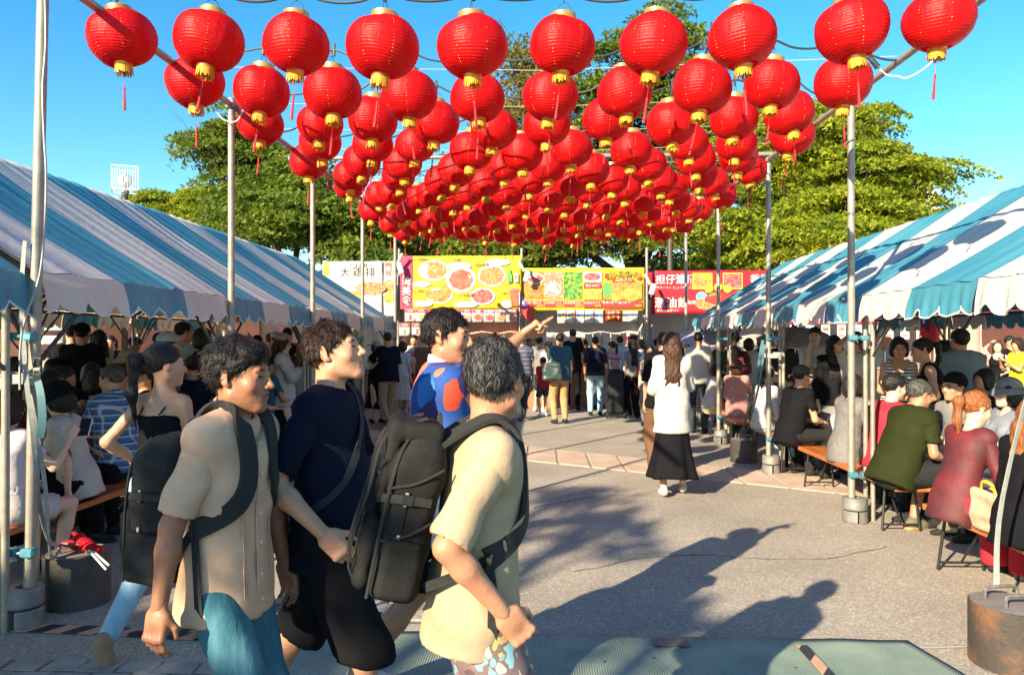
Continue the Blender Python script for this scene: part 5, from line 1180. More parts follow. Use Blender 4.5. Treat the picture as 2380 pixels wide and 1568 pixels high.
    for sg in (1, -1):
        Hn = Sh() if lod < 2 else S
        d = (wri[sg]-elb[sg]).normalized(); d = V(rdir).normalized() if (sg == 1 and rdir is not None) else d; pn = {1: rpalm, -1: lpalm}[sg]; pn = V(pn) if pn is not None else (-r*sg+V((0, 0, -.2)) if abs(d.z) > .6 else -Z-r*sg*.4)
        cu = {1: rcurl, -1: lcurl}[sg]
        if lod < 2: fingers(Hn, wri[sg], d, pn, sg, s*(.90 if fem else .97), cu, .4); hparts.append(Hn)
        else: S.u(rc(wri[sg], wri[sg]+d*.07*s, .026*s, .034*s, pn, .6), .02).u(rc(wri[sg]+d*.06*s, wri[sg]+d*.14*s+pn.normalized()*.02, .032*s, .018*s, pn, .6), .02)
    if lod == 2: head_prims(S, T, hs_, 2)
    else:
        Hd = Sh(); head_prims(Hd, T, hs_, lod, 1.0); Hd.u(rc(nb-up*.03*s, hc-Z*.05*s-f*.012, (.049 if fem else .056)*s, (.045 if fem else .053)*s), .025)
    # feet (skin) only under open shoes; covered otherwise
    parts.append(S.mesh(hB)); tints = [np.ones((len(parts[0][0]), 3))]
    if lod < 2:
        P, Q = Hd.mesh(hH*hs_); parts.append((P, Q)); ti = np.ones((len(P), 3))
        loc = (P-np.array(hc, dtype=F4)) @ np.array(HM, dtype=F4)/hs_
        lip = np.exp(-(((loc[:, 2]+.067)/.0085)**2+(loc[:, 0]/.022)**2))*(loc[:, 1] > .07); ti -= lip[:, None]*np.array([.12, .42, .40])
        ck = np.exp(-(((loc[:, 2]+.03)/.025)**2+((np.abs(loc[:, 0])-.045)/.02)**2))*(loc[:, 1] > .03); ti -= ck[:, None]*np.array([.0, .10, .10])
        er = np.exp(-((np.abs(loc[:, 0])-.083)/.008)**2)*(np.abs(loc[:, 2]) < .04); ti -= er[:, None]*np.array([.02, .16, .16])
        if not fem:
            bd = np.exp(-(((loc[:, 2]+.085)/.03)**2))*(loc[:, 1] > -.0); ti -= bd[:, None]*np.array([.13, .10, .07])
        tints.append(ti)
        for Hn in hparts: p = Hn.mesh(hF); parts.append(p); tints.append(np.ones((len(p[0]), 3)))
    if lod < 2:      # relax dense meshes a little
        parts = [(relax(p, q, 1, .35), q) for p, q in parts]
    body = np_obj('body', parts, skm, root, np.concatenate(tints))
    if lod < 2:
        for sg in (-1, 1):
            e = MB(); Mx = HM
            e.ell(T((.031*sg, .0905, -.0012)), (.0125*hs_, .0048*hs_, .0044*hs_), 12, 8, Mx @ Euler((0, 0, -.30*sg)).to_matrix() @ Euler((0, -.10*sg, 0)).to_matrix()); put('eye', e, M_EYE, root, True)
            e = MB().path([T((.012*sg, .0955, .0185)), T((.030*sg, .0945, .0225)), T((.047*sg, .082, .0170))], [.0032*hs_, .0042*hs_, .0018*hs_], 6); put('eyebrow', e, H_BLK, root, True)
    if glasses:
        gm = MB()
        for sg in (-1, 1):
            c = [T((.032*sg+.022*math.cos(a), .105-.006*abs(math.cos(a)), -.002+.016*math.sin(a))) for a in [2*math.pi*i/16 for i in range(17)]]; gm.path(c, .0022, 5)
            gm.tube(T((.054*sg, .10, .004)), T((.078*sg, -.005, .008)), .0022, 5)
        gm.tube(T((-.01, .104, .0)), T((.01, .104, .0)), .002, 5); put('glasses', gm, M_LENS, root, True)
    # ---- hair
    hst, hm = hair; hm = hm or H_BLK
    shp = hair_shape(hst, T, hs_, J, lod); J['hair'] = None
    if shp:
        hp = [q.mesh([.0046, .0115, .022][lod]) for q in shp]
        if lod < 2: hp = [(relax(p, q, 1, .4), q) for p, q in hp]
        ho = np_obj('hair', hp, hm, root)
        if lod == 0:
            P, Q = hp[0]; N_ = vnormals(P, Q)
            fw = np.array(HM @ V((0, 1, 0))); upv = np.array(HM @ V((0, 0, 1)))
            cc = np.array(T((0, -.02, .095)))
            kb = 1.6 if hst.startswith('full') else .25
            def flow(p):
                d = p-cc; return d/np.linalg.norm(d, axis=1)[:, None]-fw*kb-upv*.35
            strands('hair_strands', P, N_, T, hm, ho, 5200, {'short': .023, 'full': .032, 'crop': .016}.get(hst.split('+')[0], .03), flow, PCOUNT[0], .0014, .14 if hst.startswith('full') else .30)
    if hat: make_hat(hat, T, hs_, root, lod)
    # ---- clothes
    if bottom:
        kind, bmx = bottom[0], bottom[1]; bp = []
        if kind in ('trousers', 'shorts', 'wide', 'pleat'):
            W_ = {'trousers': 0.0, 'shorts': .014, 'wide': .02, 'pleat': .01}[kind]
            Hp = Sh().u(rc(pel+V((-.06*s, -.005, -.035*s)), pel+V((.06*s, -.005, -.035*s)), .118*b*(1.04 if fem else 1), .118*b*(1.04 if fem else 1), V((0, 1, 0)), .95), .03).u(rc(pel, pel+up*.09*s, .15*b, .145*b, f, .74), .05)
            if lod < 2: Hp.fx = wr_fx(.003, PCOUNT[0])
            bp.append(Hp.mesh(hB*1.35))
            for sg in (1, -1):
                L_ = Sh()
                if kind == 'shorts':
                    ln = bottom[2] if len(bottom) > 2 else .92
                    e = hip[sg].lerp(kn[sg], min(1, ln)); dd = (kn[sg]-hip[sg]).normalized()
                    if ln > 1: e = kn[sg]+(an[sg]-kn[sg]).normalized()*(ln-1)*.43*s; L_.u(rc(hip[sg], kn[sg], .105*b, .098*b), .02).u(rc(kn[sg], e+(an[sg]-kn[sg])*.1, .098*b, .096*b), .04); dd = (an[sg]-kn[sg]).normalized()
                    else: L_.u(rc(hip[sg], e+dd*.06, .106*b, .092*b), .02)
                    L_.keep(half(e, dd)); L_.cut(rc(e+dd*.05, e+dd*.25, .078*b), .004)
                else:
                    k1, k2 = (.072+W_)*b, (.054+W_*1.8)*b
                    e = an[sg]+(an[sg]-kn[sg]).normalized()*.02
                    L_.u(rc(hip[sg], kn[sg], (.096+W_*.5)*b, k1), .02).u(rc(kn[sg], e, k1, k2), .04); L_.keep(half(e, an[sg]-kn[sg]), .01)
                if lod < 2: L_.fx = wr_fx(.0045 if kind == 'wide' else .0022, PCOUNT[0]+sg, .8)
                bp.append(L_.mesh(hB*1.3))
            np_obj('shorts' if kind == 'shorts' else 'trousers', bp, bmx, root)
        elif kind == 'skirt':
            ln = bottom[2]; fl = bottom[3]; mb = MB(); n = 56; prof = []
            z0 = pel.z+.08*s; z1 = z0-ln*s
            kk = [fl*(.5+.5*math.cos(0)) for _ in range(1)]
            for i in range(25):
                t = i/24; zz = z0+(z1-z0)*t; rad = (.128+.035*min(1, t*4))*b+fl*max(0, t-.35)**1.6
                for j in range(n):
                    a = 2*math.pi*j/n; fo = 1+(.085*math.sin(a*7+PCOUNT[0])+.05*math.sin(a*11+2))*max(0, t-.3)*1.1
                    prof.append((math.cos(a)*rad*fo, math.sin(a)*rad*fo*(.78+.2*t), zz+.008*math.sin(a*3)*t))
            mb.v = prof; mb.f = [(i*n+j, i*n+(j+1) % n, (i+1)*n+(j+1) % n, (i+1)*n+j) for i in range(24) for j in range(n)]
            so = put('skirt', mb, bmx, root, True, angle=180); so.modifiers.new('t', 'SOLIDIFY').thickness = .004
    if top:
        kind, tmx = top[0], top[1]; hem = top[2] if len(top) > 2 else -.02; hem -= .07 if pose == 'sit' else 0; tp = []
        ease = {'tee': .012, 'shirt': .018, 'tank': .004, 'cami': .003, 'long': .012, 'blouse': .02, 'jacket': .024, 'polo': .014}[kind]+(.012 if build > 1 and not fem else 0)
        S = Sh(); torso(S, ease)
        hz = pel+up*hem*s
        if hem < 0: S.u(rc(hz-up*.05, pel+up*.05*s, ((.192 if lod < 2 else .182) if not fem else .178)*b+ease, .160*b+ease, f, .95 if kind == 'blouse' else .77), .04) if pose != 'sit' else S.u(rc(hz-up*.03, pel+up*.05*s, .166*b+ease, .152*b+ease, f, .86), .04)
        S.keep(half(hz, -up), .006); S.cut(rc(hz-up*.1, hz+up*.02, .14*b+ease*.5, .14*b+ease*.5, f, .72), .004)
        if kind in ('tank', 'cami'):
            S.cut(el(nb+f*.05+up*.0, (.085*s, .12*s, .11*s), BM), .01)
            if kind == 'cami': S.keep(half(pel+up*.385*s, up), .004)
            for sg in (1, -1): S.cut(el(sh[sg]+r*sg*.045*s+up*.015, (.075*s, .13*s, .12*s), BM), .01)
        else:
            S.cut(rc(nb-up*.008*s+f*.008, nb+nd*.12*s, .066*s, .075*s), .008)
            if kind in ('shirt',): S.cut(rc(nb-up*.06*s+f*.11*s, nb+f*.07*s, .012*s, .05*s), .02)
        am = {0: .0050, 1: .0045, 2: 0}[lod]
        if am: S.fx = wr_fx(am*(1.25 if kind == 'blouse' else 1), PCOUNT[0]*1.7)
        hT = [.0085, .019, .031][lod]; tp.append(S.mesh(hT)); J['top'] = S
        if kind not in ('tank', 'cami'):
            sl = top[3] if len(top) > 3 else {'tee': .72, 'shirt': .80, 'polo': .7, 'long': 1.9, 'blouse': 1.8, 'jacket': 1.95}[kind]
            for sg in (1, -1):
                L_ = Sh(); e1 = sh[sg].lerp(elb[sg], min(1, sl)); d1 = (elb[sg]-sh[sg]).normalized(); rs = (.054+.35*ease)*s*(.9 if fem else 1)*build**.5; rend = rs*.98+ease*.3
                if kind == 'blouse': rs *= 1.1; rend = rs*1.25
                s0 = sh[sg]-r*sg*.012-up*.005*s
                if sl <= 1:
                    L_.u(rc(s0, e1+d1*.05, rs, rend), .02); L_.keep(half(e1, d1), .003); L_.cut(rc(e1-d1*.03, e1+d1*.12, .045*s*(.92 if fem else 1)*build**.5), .003)
                else:
                    e2 = elb[sg].lerp(wri[sg], sl-1); d2 = (wri[sg]-elb[sg]).normalized(); rw = rs*.72 if kind != 'blouse' else rs*1.15
                    L_.u(rc(s0, elb[sg], rs, rend*.86), .02).u(rc(elb[sg], e2+d2*.03, rend*.86, rw), .03); L_.keep(half(e2, d2), .006)
                if am: L_.fx = wr_fx(am*.9, PCOUNT[0]+sg*2, 1.2)
                tp.append(L_.mesh(hT))
        if lod < 2: tp = [(relax(p, q, 1, .3), q) for p, q in tp]
        np_obj({'tee': 't_shirt', 'shirt': 'shirt', 'polo': 'polo_shirt', 'tank': 'tank_top', 'cami': 'camisole', 'long': 'sweater', 'blouse': 'blouse', 'jacket': 'jacket'}[kind], tp, tmx, root)
        if kind in ('shirt', 'polo') and lod < 2:
            Cn = Sh().u(rc(nb-up*.016*s+f*.012, nb+nd*.06*s-f*.004, .080*s, .069*s), .01); Cn.cut(rc(nb-up*.05*s, nb+nd*.12*s, .062*s, .060*s), .003); Cn.keep(half(nb+nd*.050*s, nd+f*.45), .004)
            Cn.cut(rc(nb-up*.05*s+f*.11*s, nb+f*.09*s+nd*.06*s, .012*s, .035*s), .01)
            np_obj('collar', [Cn.mesh(hH)], top[4] if len(top) > 4 else tmx, root)
        if kind == 'cami':
            for sg in (1, -1):
                pts = [pel+up*.375*s+r*sg*.085*s+f*.10*s, sh[sg]-r*sg*.055*s+up*.035*s+f*.02, pel+up*.385*s+r*sg*.06*s-f*.105*s]
                put('strap', MB().path(smooth_pts(pts, 5), .004, 5), tmx, root, True)
    # ---- shoes
    sc_ = shoes or ('shoe', cloth((.03, .03, .03)))
    for sg in (1, -1):
        if legs_hidden: break
        a = an[sg]; sh_d = (an[sg]-kn[sg]).normalized(); fd = V((sg*.12, 1, 0)).normalized()
        if a.z > .13*s: fd = (fd*.45+V((0, 0, -1))*.9).normalized()
        n_ = (V((0, 0, 1))-fd*fd.z).normalized() if abs(fd.z) < .9 else V((0, -1, 0))
        base = a-n_*.078*s
        S = Sh(); k = (.92 if fem else 1.05)*s
        S.u(rc(base-fd*.035*k+n_*.045*k, base+fd*.09*k+n_*.035*k, .040*k, .042*k, n_, .95), .02).u(rc(base+fd*.08*k+n_*.028*k, base+fd*.165*k+n_*.022*k, .043*k, .034*k, n_, .75), .03).u(rc(a+n_*.0, base+n_*.05*k, .040*k, .042*k), .03)
        S.keep(half(base, -n_), .003)
        np_obj('shoe', [S.mesh([.0075, .0145, .026][lod])], sc_[1], root)
        if lod < 2 and sc_[0] == 'sneaker':
            S2 = Sh().u(rc(base-fd*.045*k+n_*.012, base+fd*.165*k+n_*.012, .044*k, .042*k, n_, .42), .02).keep(half(base-n_*.004, -n_), .003); np_obj('sole', [S2.mesh([.0075, .013][lod])], sc_[2], root)
    return J
def make_hat(hat, T, hs, root, lod):
    kind, m = hat[0], hat[1]; M = T.M; h = [.005, .011, .019][lod]
    S = Sh(); S.u(el(T((0, -.012, .045)), (.092*hs, .113*hs, .092*hs), M), .02)
    if kind == 'cap':
        S.keep(half(T((0, 0, .032)), M @ Vector((0, .10, -1))), .004)
        S2 = Sh().u(rc(T((0, .075, .030)), T((0, .150, .022)), .070*hs, .062*hs, M @ Vector((0, .1, 1)), .12), .01); S2.keep(half(T((0, .06, .03)), M @ Vector((0, -1, 0))), .004)
        np_obj('cap', [S.mesh(h), S2.mesh(h*.7)], m, root)
    elif kind == 'beanie':
        S.keep(half(T((0, 0, .015)), M @ Vector((0, .3, -1))), .006); np_obj('beanie', [S.mesh(h)], m, root)
    else:
        br = .05 if kind == 'bucket' else .11; dr = .055 if kind == 'bucket' else .02
        S.keep(half(T((0, 0, .03)), M @ Vector((0, .12, -1))), .004)
        if kind == 'fedora': S.u(el(T((0, -.012, .07)), (.085*hs, .105*hs, .085*hs), M), .02).cut(rc(T((0, -.1, .165)), T((0, .1, .165)), .02), .03); br, dr = .06, .0
        mb = MB(); n = 40; rows = 6
        for i in range(rows+1):
            t = i/rows
            for j in range(n):
                a = 2*math.pi*j/n; wv = .012*math.sin(a*2+1)*t+(.02*math.sin(a*3)*t if kind == 'widebrim' else 0)
                mb.v.append(T(((.090+br*t)*math.cos(a), -.012+(.111+br*t)*math.sin(a), .040+.012*math.sin(a)*0-dr*t**1.3+wv)))
        mb.f = [(i*n+j, i*n+(j+1) % n, (i+1)*n+(j+1) % n, (i+1)*n+j) for i in range(rows) for j in range(n)]
        o = np_obj('hat_crown', [S.mesh(h)], m, root); b_ = put('hat_brim', mb, m, root, True, angle=180); b_.modifiers.new('t', 'SOLIDIFY').thickness = .004
def on_top(J, pts, off=.006, it=6):
    "push points (person coordinates) on to the surface of the shirt"
    P = np.array(pts, dtype=F4); S = J['top']
    for _ in range(it):
        e = .004; F = S.ev(P); G = np.stack([S.ev(P+np.array(d, F4)*e)-F for d in ((1, 0, 0), (0, 1, 0), (0, 0, 1))], 1)/e
        G /= np.linalg.norm(G, axis=1)[:, None]+1e-6; P = P-G*(F-off)[:, None]
    return [Vector(p) for p in P], [Vector(g) for g in G]
M_BAGB = mat('bag_black', (.009, .010, .012), .7, (.018, .019, .02), 12, 4, bump=.4, bscale=16, spec=.18)
M_BAGG = mat('bag_charcoal', (.020, .020, .019), .8, (.011, .011, .011), 8, 4, bump=.4, bscale=12, spec=.12)
M_STR = mat('bag_strap', (.016, .017, .02), .85, bump=.2, bscale=60); M_STRG = mat('bag_strap_grey', (.018, .018, .017), .85, bump=.2, bscale=60)
M_LEGX = mat('buckle_plastic', (.02, .02, .022), .35)
M_MET = mat('light_metal', (.6, .58, .52), .35, metal=.6)
def backpack(J, label, w=.31, h=.46, d=.17, m=M_BAGB, sm=M_STR, drop=.0, lod=0, tail=True, zip_=True, pocket=True, sides=(1, -1), slouch=.0, roll=False):
    root = J['root']; s = J['s']; up, r, f = J['up'], J['r'], J['f']
    t = thing('backpack', label, 'backpack', tuple(root.location), root.rotation_euler.z)
    up0 = up; up = (up+f*slouch).normalized(); f = (f-up*f.dot(up)).normalized(); c = J['shc']+up0*.05*s-up*(.25+drop)*s-f*(.098+d*.5); M = Matrix((r, f, up)).transposed()
    S = Sh().u(bx(c-up*h*.06, (w/2*.96, d*.46, h*.44), M, .045), .02).u(bx(c+up*h*.26+f*d*.06, (w*.41, d*.38, h*.22), M, .05), .035)
    w1 = wr_fx(.0035, 3.1, 1.0); w2 = wr_fx(.0022, 1.3, 2.3); S.fx = lambda X, Y, Z: w1(X, Y, Z)+w2(X, Y, Z); h_ = .0085 if lod == 0 else .016
    np_obj('pack_body', [S.mesh(h_)], m, t)
    if roll:
        S3 = Sh().u(bx(c+up*h*.47, (w*.36, d*.34, .03), M, .02), .02).u(bx(c+up*h*.40-f*d*.46, (w*.36, .02, h*.13), M, .015), .02); S3.fx = wr_fx(.003, 1.3, 1.5); np_obj('roll_top', [S3.mesh(h_)], m, t)
        for o in (-.25, .25): put('compression_strap', MB().ribbon(smooth_pts([c+up*h*.56-f*.0+r*w*o, c+up*h*.42-f*d*.62+r*w*o, c+up*h*.10-f*d*.72+r*w*o, c-up*h*.30-f*d*.82+r*w*o, c-up*h*.46-f*d*.55+r*w*o], 5), tuple(-f), .022, .006), sm, t, True)
        for k in (-.1, .2): put('side_seam', MB().path(smooth_pts([c+r*w*.50+up*h*(k+.1)+f*d*.4, c+r*w*.515+up*h*k, c+r*w*.46+up*h*(k-.06)-f*d*.45], 4), .0035, 5), sm, t, True)
    if pocket:
        S2 = Sh().u(bx(c-up*h*.24-f*d*.54, (w*.40, d*.16, h*.22), M, .03), .012); S2.fx = wr_fx(.003, 5, 1.8); np_obj('front_pocket', [S2.mesh(h_*.9)], m, t)
        S4 = Sh().u(bx(c+up*h*.14-f*d*.48, (w*.34, d*.09, h*.12), M, .02), .01); S4.fx = wr_fx(.003, 2, 2.0); np_obj('upper_pocket', [S4.mesh(h_*.9)], m, t)
        for sg in (-1, 1): S5 = Sh().u(bx(c-up*h*.30+r*sg*w*.50, (d*.10, d*.34, h*.17), M, .02), .01); S5.fx = wr_fx(.003, 4, 2.0); np_obj('side_pocket', [S5.mesh(h_*.9)], m, t)
        if lod == 0:
            for sg in (-1, 1):
                put('piping', MB().path(smooth_pts([c+r*sg*w*.46-up*h*.48-f*d*.42, c+r*sg*w*.475-f*d*.42, c+r*sg*w*.44+up*h*.32-f*d*.36, c+r*sg*w*.30+up*h*.46-f*d*.2], 5), .0045, 5), sm, t, True)
                put('web_strap', MB().ribbon(smooth_pts([c+r*sg*w*.50+f*d*.3+up*h*.1, c+r*sg*w*.52-f*d*.1+up*h*.1, c+r*sg*w*.42-f*d*.50+up*h*.08], 5), [r*sg, r*sg, r*sg, r*sg, r*sg, r*sg, (r*sg-f), (r*sg-f), -f+r*sg*.5, -f, -f], .022, .005), sm, t, True)
                put('side_buckle', MB().box(c+r*sg*w*.525-f*d*.1+up*h*.1, (.010, .035, .028), M, bev=.003), M_LEGX, t)
        put('pocket_zip', MB().path(smooth_pts([c-up*h*.02-f*d*.72+r*x*w*.36-up*.012*math.cos(x*1.5) for x in (-1, -.5, 0, .5, 1)]), .004, 5), m if lod else M_STR, t, True)
    if lod == 0:
        put('top_handle', MB().ribbon(smooth_pts([c+up*h*.46+f*d*.3-r*.045, c+up*(h*.46+.045)+f*d*.25-r*.03, c+up*(h*.46+.045)+f*d*.25+r*.03, c+up*h*.46+f*d*.3+r*.045], 5), tuple(-f), .024, .006), sm, t, True)
        put('side_zip', MB().path(smooth_pts([c+r*w*.47-up*h*.2-f*d*.1, c+r*w*.46+up*h*.2-f*d*.1, c+r*w*.25+up*h*.44-f*d*.1, c-r*w*.25+up*h*.44-f*d*.1, c-r*w*.46+up*h*.2-f*d*.1, c-r*w*.47-up*h*.2-f*d*.1]), .004, 5), M_BAGG, t, True)
        for k in (.1, -.14): put('zip_pull', MB().box(c+r*w*.49+up*h*k-f*d*.12, (.010, .008, .035), M), M_MET, t)
        put('patch', MB().box(c-up*h*.26-f*d*.71+r*w*.12, (.045, .004, .045), M), mat('bag_patch', (.11, .10, .03), .7, (.03, .05, .03), 60), t)
    up, f = J['up'], J['f']
    for sg in sides:
        sp = J['sh'][sg]-r*sg*.085*s
        pts = [c+up*h*.40+f*d*.4+r*sg*.06, sp+up*.055*s-f*.06*s, sp+up*.075*s+f*.01, sp+up*.03*s+f*.08*s, sp-up*.12*s+f*.13*s, sp-up*.22*s+r*sg*.03+f*.09*s, sp-up*.29*s+r*sg*.075+f*.0]
        P, N_ = on_top(J, pts[1:], .010); P = [pts[0]]+P; L_ = smooth_pts(P, 6); N2 = [-f]+N_
        nn = []
        for i in range(len(L_)):
            q = i/(len(L_)-1)*(len(N2)-1); a = int(q); b_ = min(a+1, len(N2)-1); nn.append(N2[a].lerp(N2[b_], q-a))
        put('shoulder_strap', MB().ribbon(L_, nn, .062 if lod == 0 else .06, .012), sm, t, True)
        e0 = P[-1]; e1 = c-up*h*.40+r*sg*w*.42+f*d*.35
        put('lower_strap', MB().ribbon(smooth_pts([e0, e0.lerp(e1, .5)+r*sg*.015, e1], 5), [r*sg]*11, .026, .004), sm, t, True)
        put('strap_buckle', MB().box(e0, (.034, .012, .04), M), sm, t)
        if tail and lod == 0: put('strap_tail', MB().ribbon(smooth_pts([e0, e0-up*.10+f*.02+r*sg*.01, e0-up*.26+f*.03], 5), [r*sg]*11, .026, .003), sm, t, True)
    return t
# ================================================================ BENCHES, TABLES AND WHAT LIES ON THEM
M_PINE = mat('pine_board', (.50, .16, .035), .4, (.38, .10, .02), 5, 6, bump=.1, bscale=30, stretch=(6, .7, 6), coat=.2)
M_LEGB = mat('black_leg', (.016, .016, .017), .45)
M_CLOTHW = mat('table_cloth', (.62, .60, .57), .7, (.56, .54, .52), 2, bump=.25, bscale=9)
def bench(label, x, y0, y1, wd=.30, z=.42):
    t = thing('bench', label, 'bench', (x, (y0+y1)/2, 0), 0, 'wooden folding benches'); L_ = y1-y0
    for sx in (-1, 1): put('seat_plank', MB().box((sx*wd*.252, 0, z-.022), (wd*.495, L_, .044), bev=.005), M_PINE, t)
    for e in (-1, 1):
        yy = e*(L_/2-.26)
        for sx in (-1, 1): put('leg', MB().path([(sx*(wd/2-.03), yy, z-.045), (sx*(wd/2+.005), yy+e*.03, .012)], .011, 7), M_LEGB, t, True)
        put('leg_rail', MB().tube((-wd/2, yy+e*.027, .06), (wd/2, yy+e*.027, .06), .009, 6), M_LEGB, t, True)
        put('leg_stay', MB().tube((0, yy+e*.027, .06), (0, yy-e*.24, z-.05), .008, 6), M_LEGB, t, True)
        put('top_rail', MB().tube((-wd/2+.03, yy, z-.05), (wd/2-.03, yy, z-.05), .009, 6), M_LEGB, t, True)
    return t
bench('varnished wooden bench at the right edge with a beige tote on it', 2.90, 3.55, 5.62)
bench('wooden bench behind the second right pole pair, olive shirted man on it', 3.0, 6.25, 8.6)
bench('wooden bench end beside the capped man in black', 3.02, 9.0, 10.6)
bench('wooden bench under the woman in the pink patterned jacket', 2.95, 11.1, 13.0)
bench('wooden bench on the far side of the right tent tables', 4.45, 4.4, 8.2); bench('wooden bench far side behind the white cloth table', 4.5, 8.6, 12.2)
bench('orange wooden bench at left carrying the woman in the bucket hat', -3.48, 3.9, 7.1, .32); bench('second orange bench on the far side of the left table', -5.1, 4.0, 7.0)
bench('wooden bench deep under the left tents, third from the aisle', -6.2, 5.2, 9.4); bench('wooden bench under the second left tent', -3.6, 7.4, 9.6); bench('wooden bench deep in the second left tent', -5.0, 7.6, 10.4)
def table(label, clabel, x, y0, y1, wd=.6, z=.70, cloth_=True, drop=.32):
    t = thing('folding_table', label, 'table', (x, (y0+y1)/2, 0), 0, 'tables under the tents'); L_ = y1-y0
    put('tabletop', MB().box((0, 0, z-.02), (wd, L_, .035), bev=.005), M_PINE, t)
    for e in (-1, 1):
        for sx in (-1, 1): put('leg', MB().path([(sx*(wd/2-.06), e*(L_/2-.3), z-.04), (sx*(wd/2-.03), e*(L_/2-.24), .01)], .012, 7), M_LEGB, t, True)
        put('leg_rail', MB().tube((-wd/2+.04, e*(L_/2-.27), .12), (wd/2-.04, e*(L_/2-.27), .12), .009, 6), M_LEGB, t, True)
    if cloth_:
        def fn(u, v):
            a, b_ = (u-.5)*(wd+2*drop), (v-.5)*(L_+2*drop); ex, ey = abs(a)-wd/2-.004, abs(b_)-L_/2-.004; zz = z+.004
            X_, Y_ = a, b_
            if ex > 0: X_ = math.copysign(wd/2+.012+.10*ex+.03*math.sin(b_*11)*ex*3, a); zz -= ex
            if ey > 0: Y_ = math.copysign(L_/2+.012+.10*ey+.03*math.sin(a*13)*ey*3, b_); zz -= ey if ex <= 0 else max(0, ey-ex)
            return (X_, Y_, zz)
        c = put('tablecloth', MB().grid(fn, 36, 60), M_CLOTHW, smooth=True, angle=180); c.location = t.location; c.modifiers.new('t', 'SOLIDIFY').thickness = .003
        tag(c, clabel, 'tablecloth', 'white table covers')
    return t
table('folding table under a white cover beside the right bench', 'white plastic cover on the nearest right table', 3.68, 3.9, 7.3)
table('folding table under a white cloth beside the capped man', 'white cloth hanging low from the table behind the thick pole', 3.75, 7.9, 10.4, drop=.42)
table('folding table at the far end of the right tents', 'white cloth on the farthest right table', 3.7, 11.0, 13.2)
table('folding table in the shade of the nearest left tent', '', -4.25, 3.9, 6.9, cloth_=False); table('folding table in the second left tent', '', -4.3, 7.4, 10, cloth_=False); table('folding table deep in the left tents', '', -6.9, 5, 9, cloth_=False)
M_TEAB = mat('orange_tea', (.62, .17, .02), .15, coat=.3); M_CAPW = mat('cap_white', (.75, .75, .75), .4); M_PET = mat('clear_plastic', (.62, .52, .58), .12, alpha=.55); M_LABP = mat('bottle_label', (.50, .35, .52), .4); M_CUP = mat('clear_cup', (.5, .47, .45), .15, alpha=.5)
def bottle(label, p, liquid, capm, h=.21, lab=None):
    t = thing('drink_bottle', label, 'bottle', p, 0, 'drink bottles on the right table')
    put('liquid', MB().lathe([(.030, .0), (.033, .006), (.033, h*.45)], 18), liquid, t, True)
    put('bottle_body', MB().lathe([(.0335, h*.452), (.0335, h*.68), (.027, h*.80), (.013, h*.90), (.013, h*.93)], 18, capb=False), M_PET, t, True)
    put('bottle_label', MB().lathe([(.0340, h*.45), (.0340, h*.66)], 18, capb=False, capt=False), lab or M_LABP, t, True); put('bottle_cap', MB().lathe([(.0155, h*.92), (.0155, h)], 14), capm, t, True)
pb = gr(2146, 1028, .71); bottle('orange tea bottle with a white cap on the nearest right table', pb, M_TEAB, M_CAPW, .235)
bottle('clear bottle with a red cap behind the orange tea bottle', pb+Vector((.05, .55, 0)), M_PET, M_PR, .23); bottle('second red capped bottle left of the clear one', pb+Vector((-.03, .62, 0)), M_PET, M_PR, .22)
bottle('green bottle between the two women at the nearest right table', pb+Vector((.3, -.12, 0)), M_PG, M_CAPW, .2)
def cup(label, p, m=M_CUP, h=.12):
    t = thing('plastic_cup', label, 'cup', p, 0, 'cups and trays on the tables'); put('cup_wall', MB().lathe([(.032, 0), (.043, h), (.041, h), (.031, .004)], 18, capt=False), m, t, True); put('straw', MB().tube((0, 0, .02), (.02, .01, h+.09), .004, 6), M_LEGB, t, True)
cup('clear plastic cup with a dark straw left of the orange tea bottle', pb+Vector((-.17, .10, 0))); cup('clear cup near the capped man on the middle table', Vector((3.72, 9.3, .71))); cup('white cup on the middle right table', Vector((3.85, 8.6, .71)), M_PW)
def tray(label, p, f):
    t = thing('food_tray', label, 'tray', p, 0, 'cups and trays on the tables'); put('tray', MB().lathe([(.075, 0), (.095, .03), (.09, .03), (.072, .006)], 18, capt=False), M_PW, t, True); put('food', MB().ell((0, 0, .018), (.075, .075, .022), 14, 6), f, t, True)
tray('white tray of fried food in front of the girl at the middle table', Vector((3.8, 9.0, .71)), F_CHIK); tray('white tray of food near the ponytailed woman', pb+Vector((.12, -.45, 0)), F_NOOD); tray('tray of noodles on the nearest right table by the bucket hat', pb+Vector((.25, .3, 0)), F_NOOD)
# things on the left drum: red plastic bag with two white sticks
t = thing('red_flag_bundle', 'crumpled red flags with two white sticks lying on the dark drum', 'flag', d1+Vector((.04, -.02, .315)))
Sg = Sh().u(rc((-.19, .05, .03), (-.02, .02, .055), .012, .035), .03).u(rc((-.02, .02, .055), (.13, -.06, .03), .04, .030), .03).u(rc((-.08, .05, .09), (.02, .0, .05), .012, .03), .03); Sg.fx = wr_fx(.010, 2, 2.2)
np_obj('cloth', [Sg.mesh(.007)], cloth((.50, .015, .02), 'red_plastic', .4), t)
for k in (0, 1): put('stick', MB().tube((.10, -.07-.02*k, .035), (.27, -.17-.03*k, -.03-.015*k), .007, 6), M_WW, t, True)
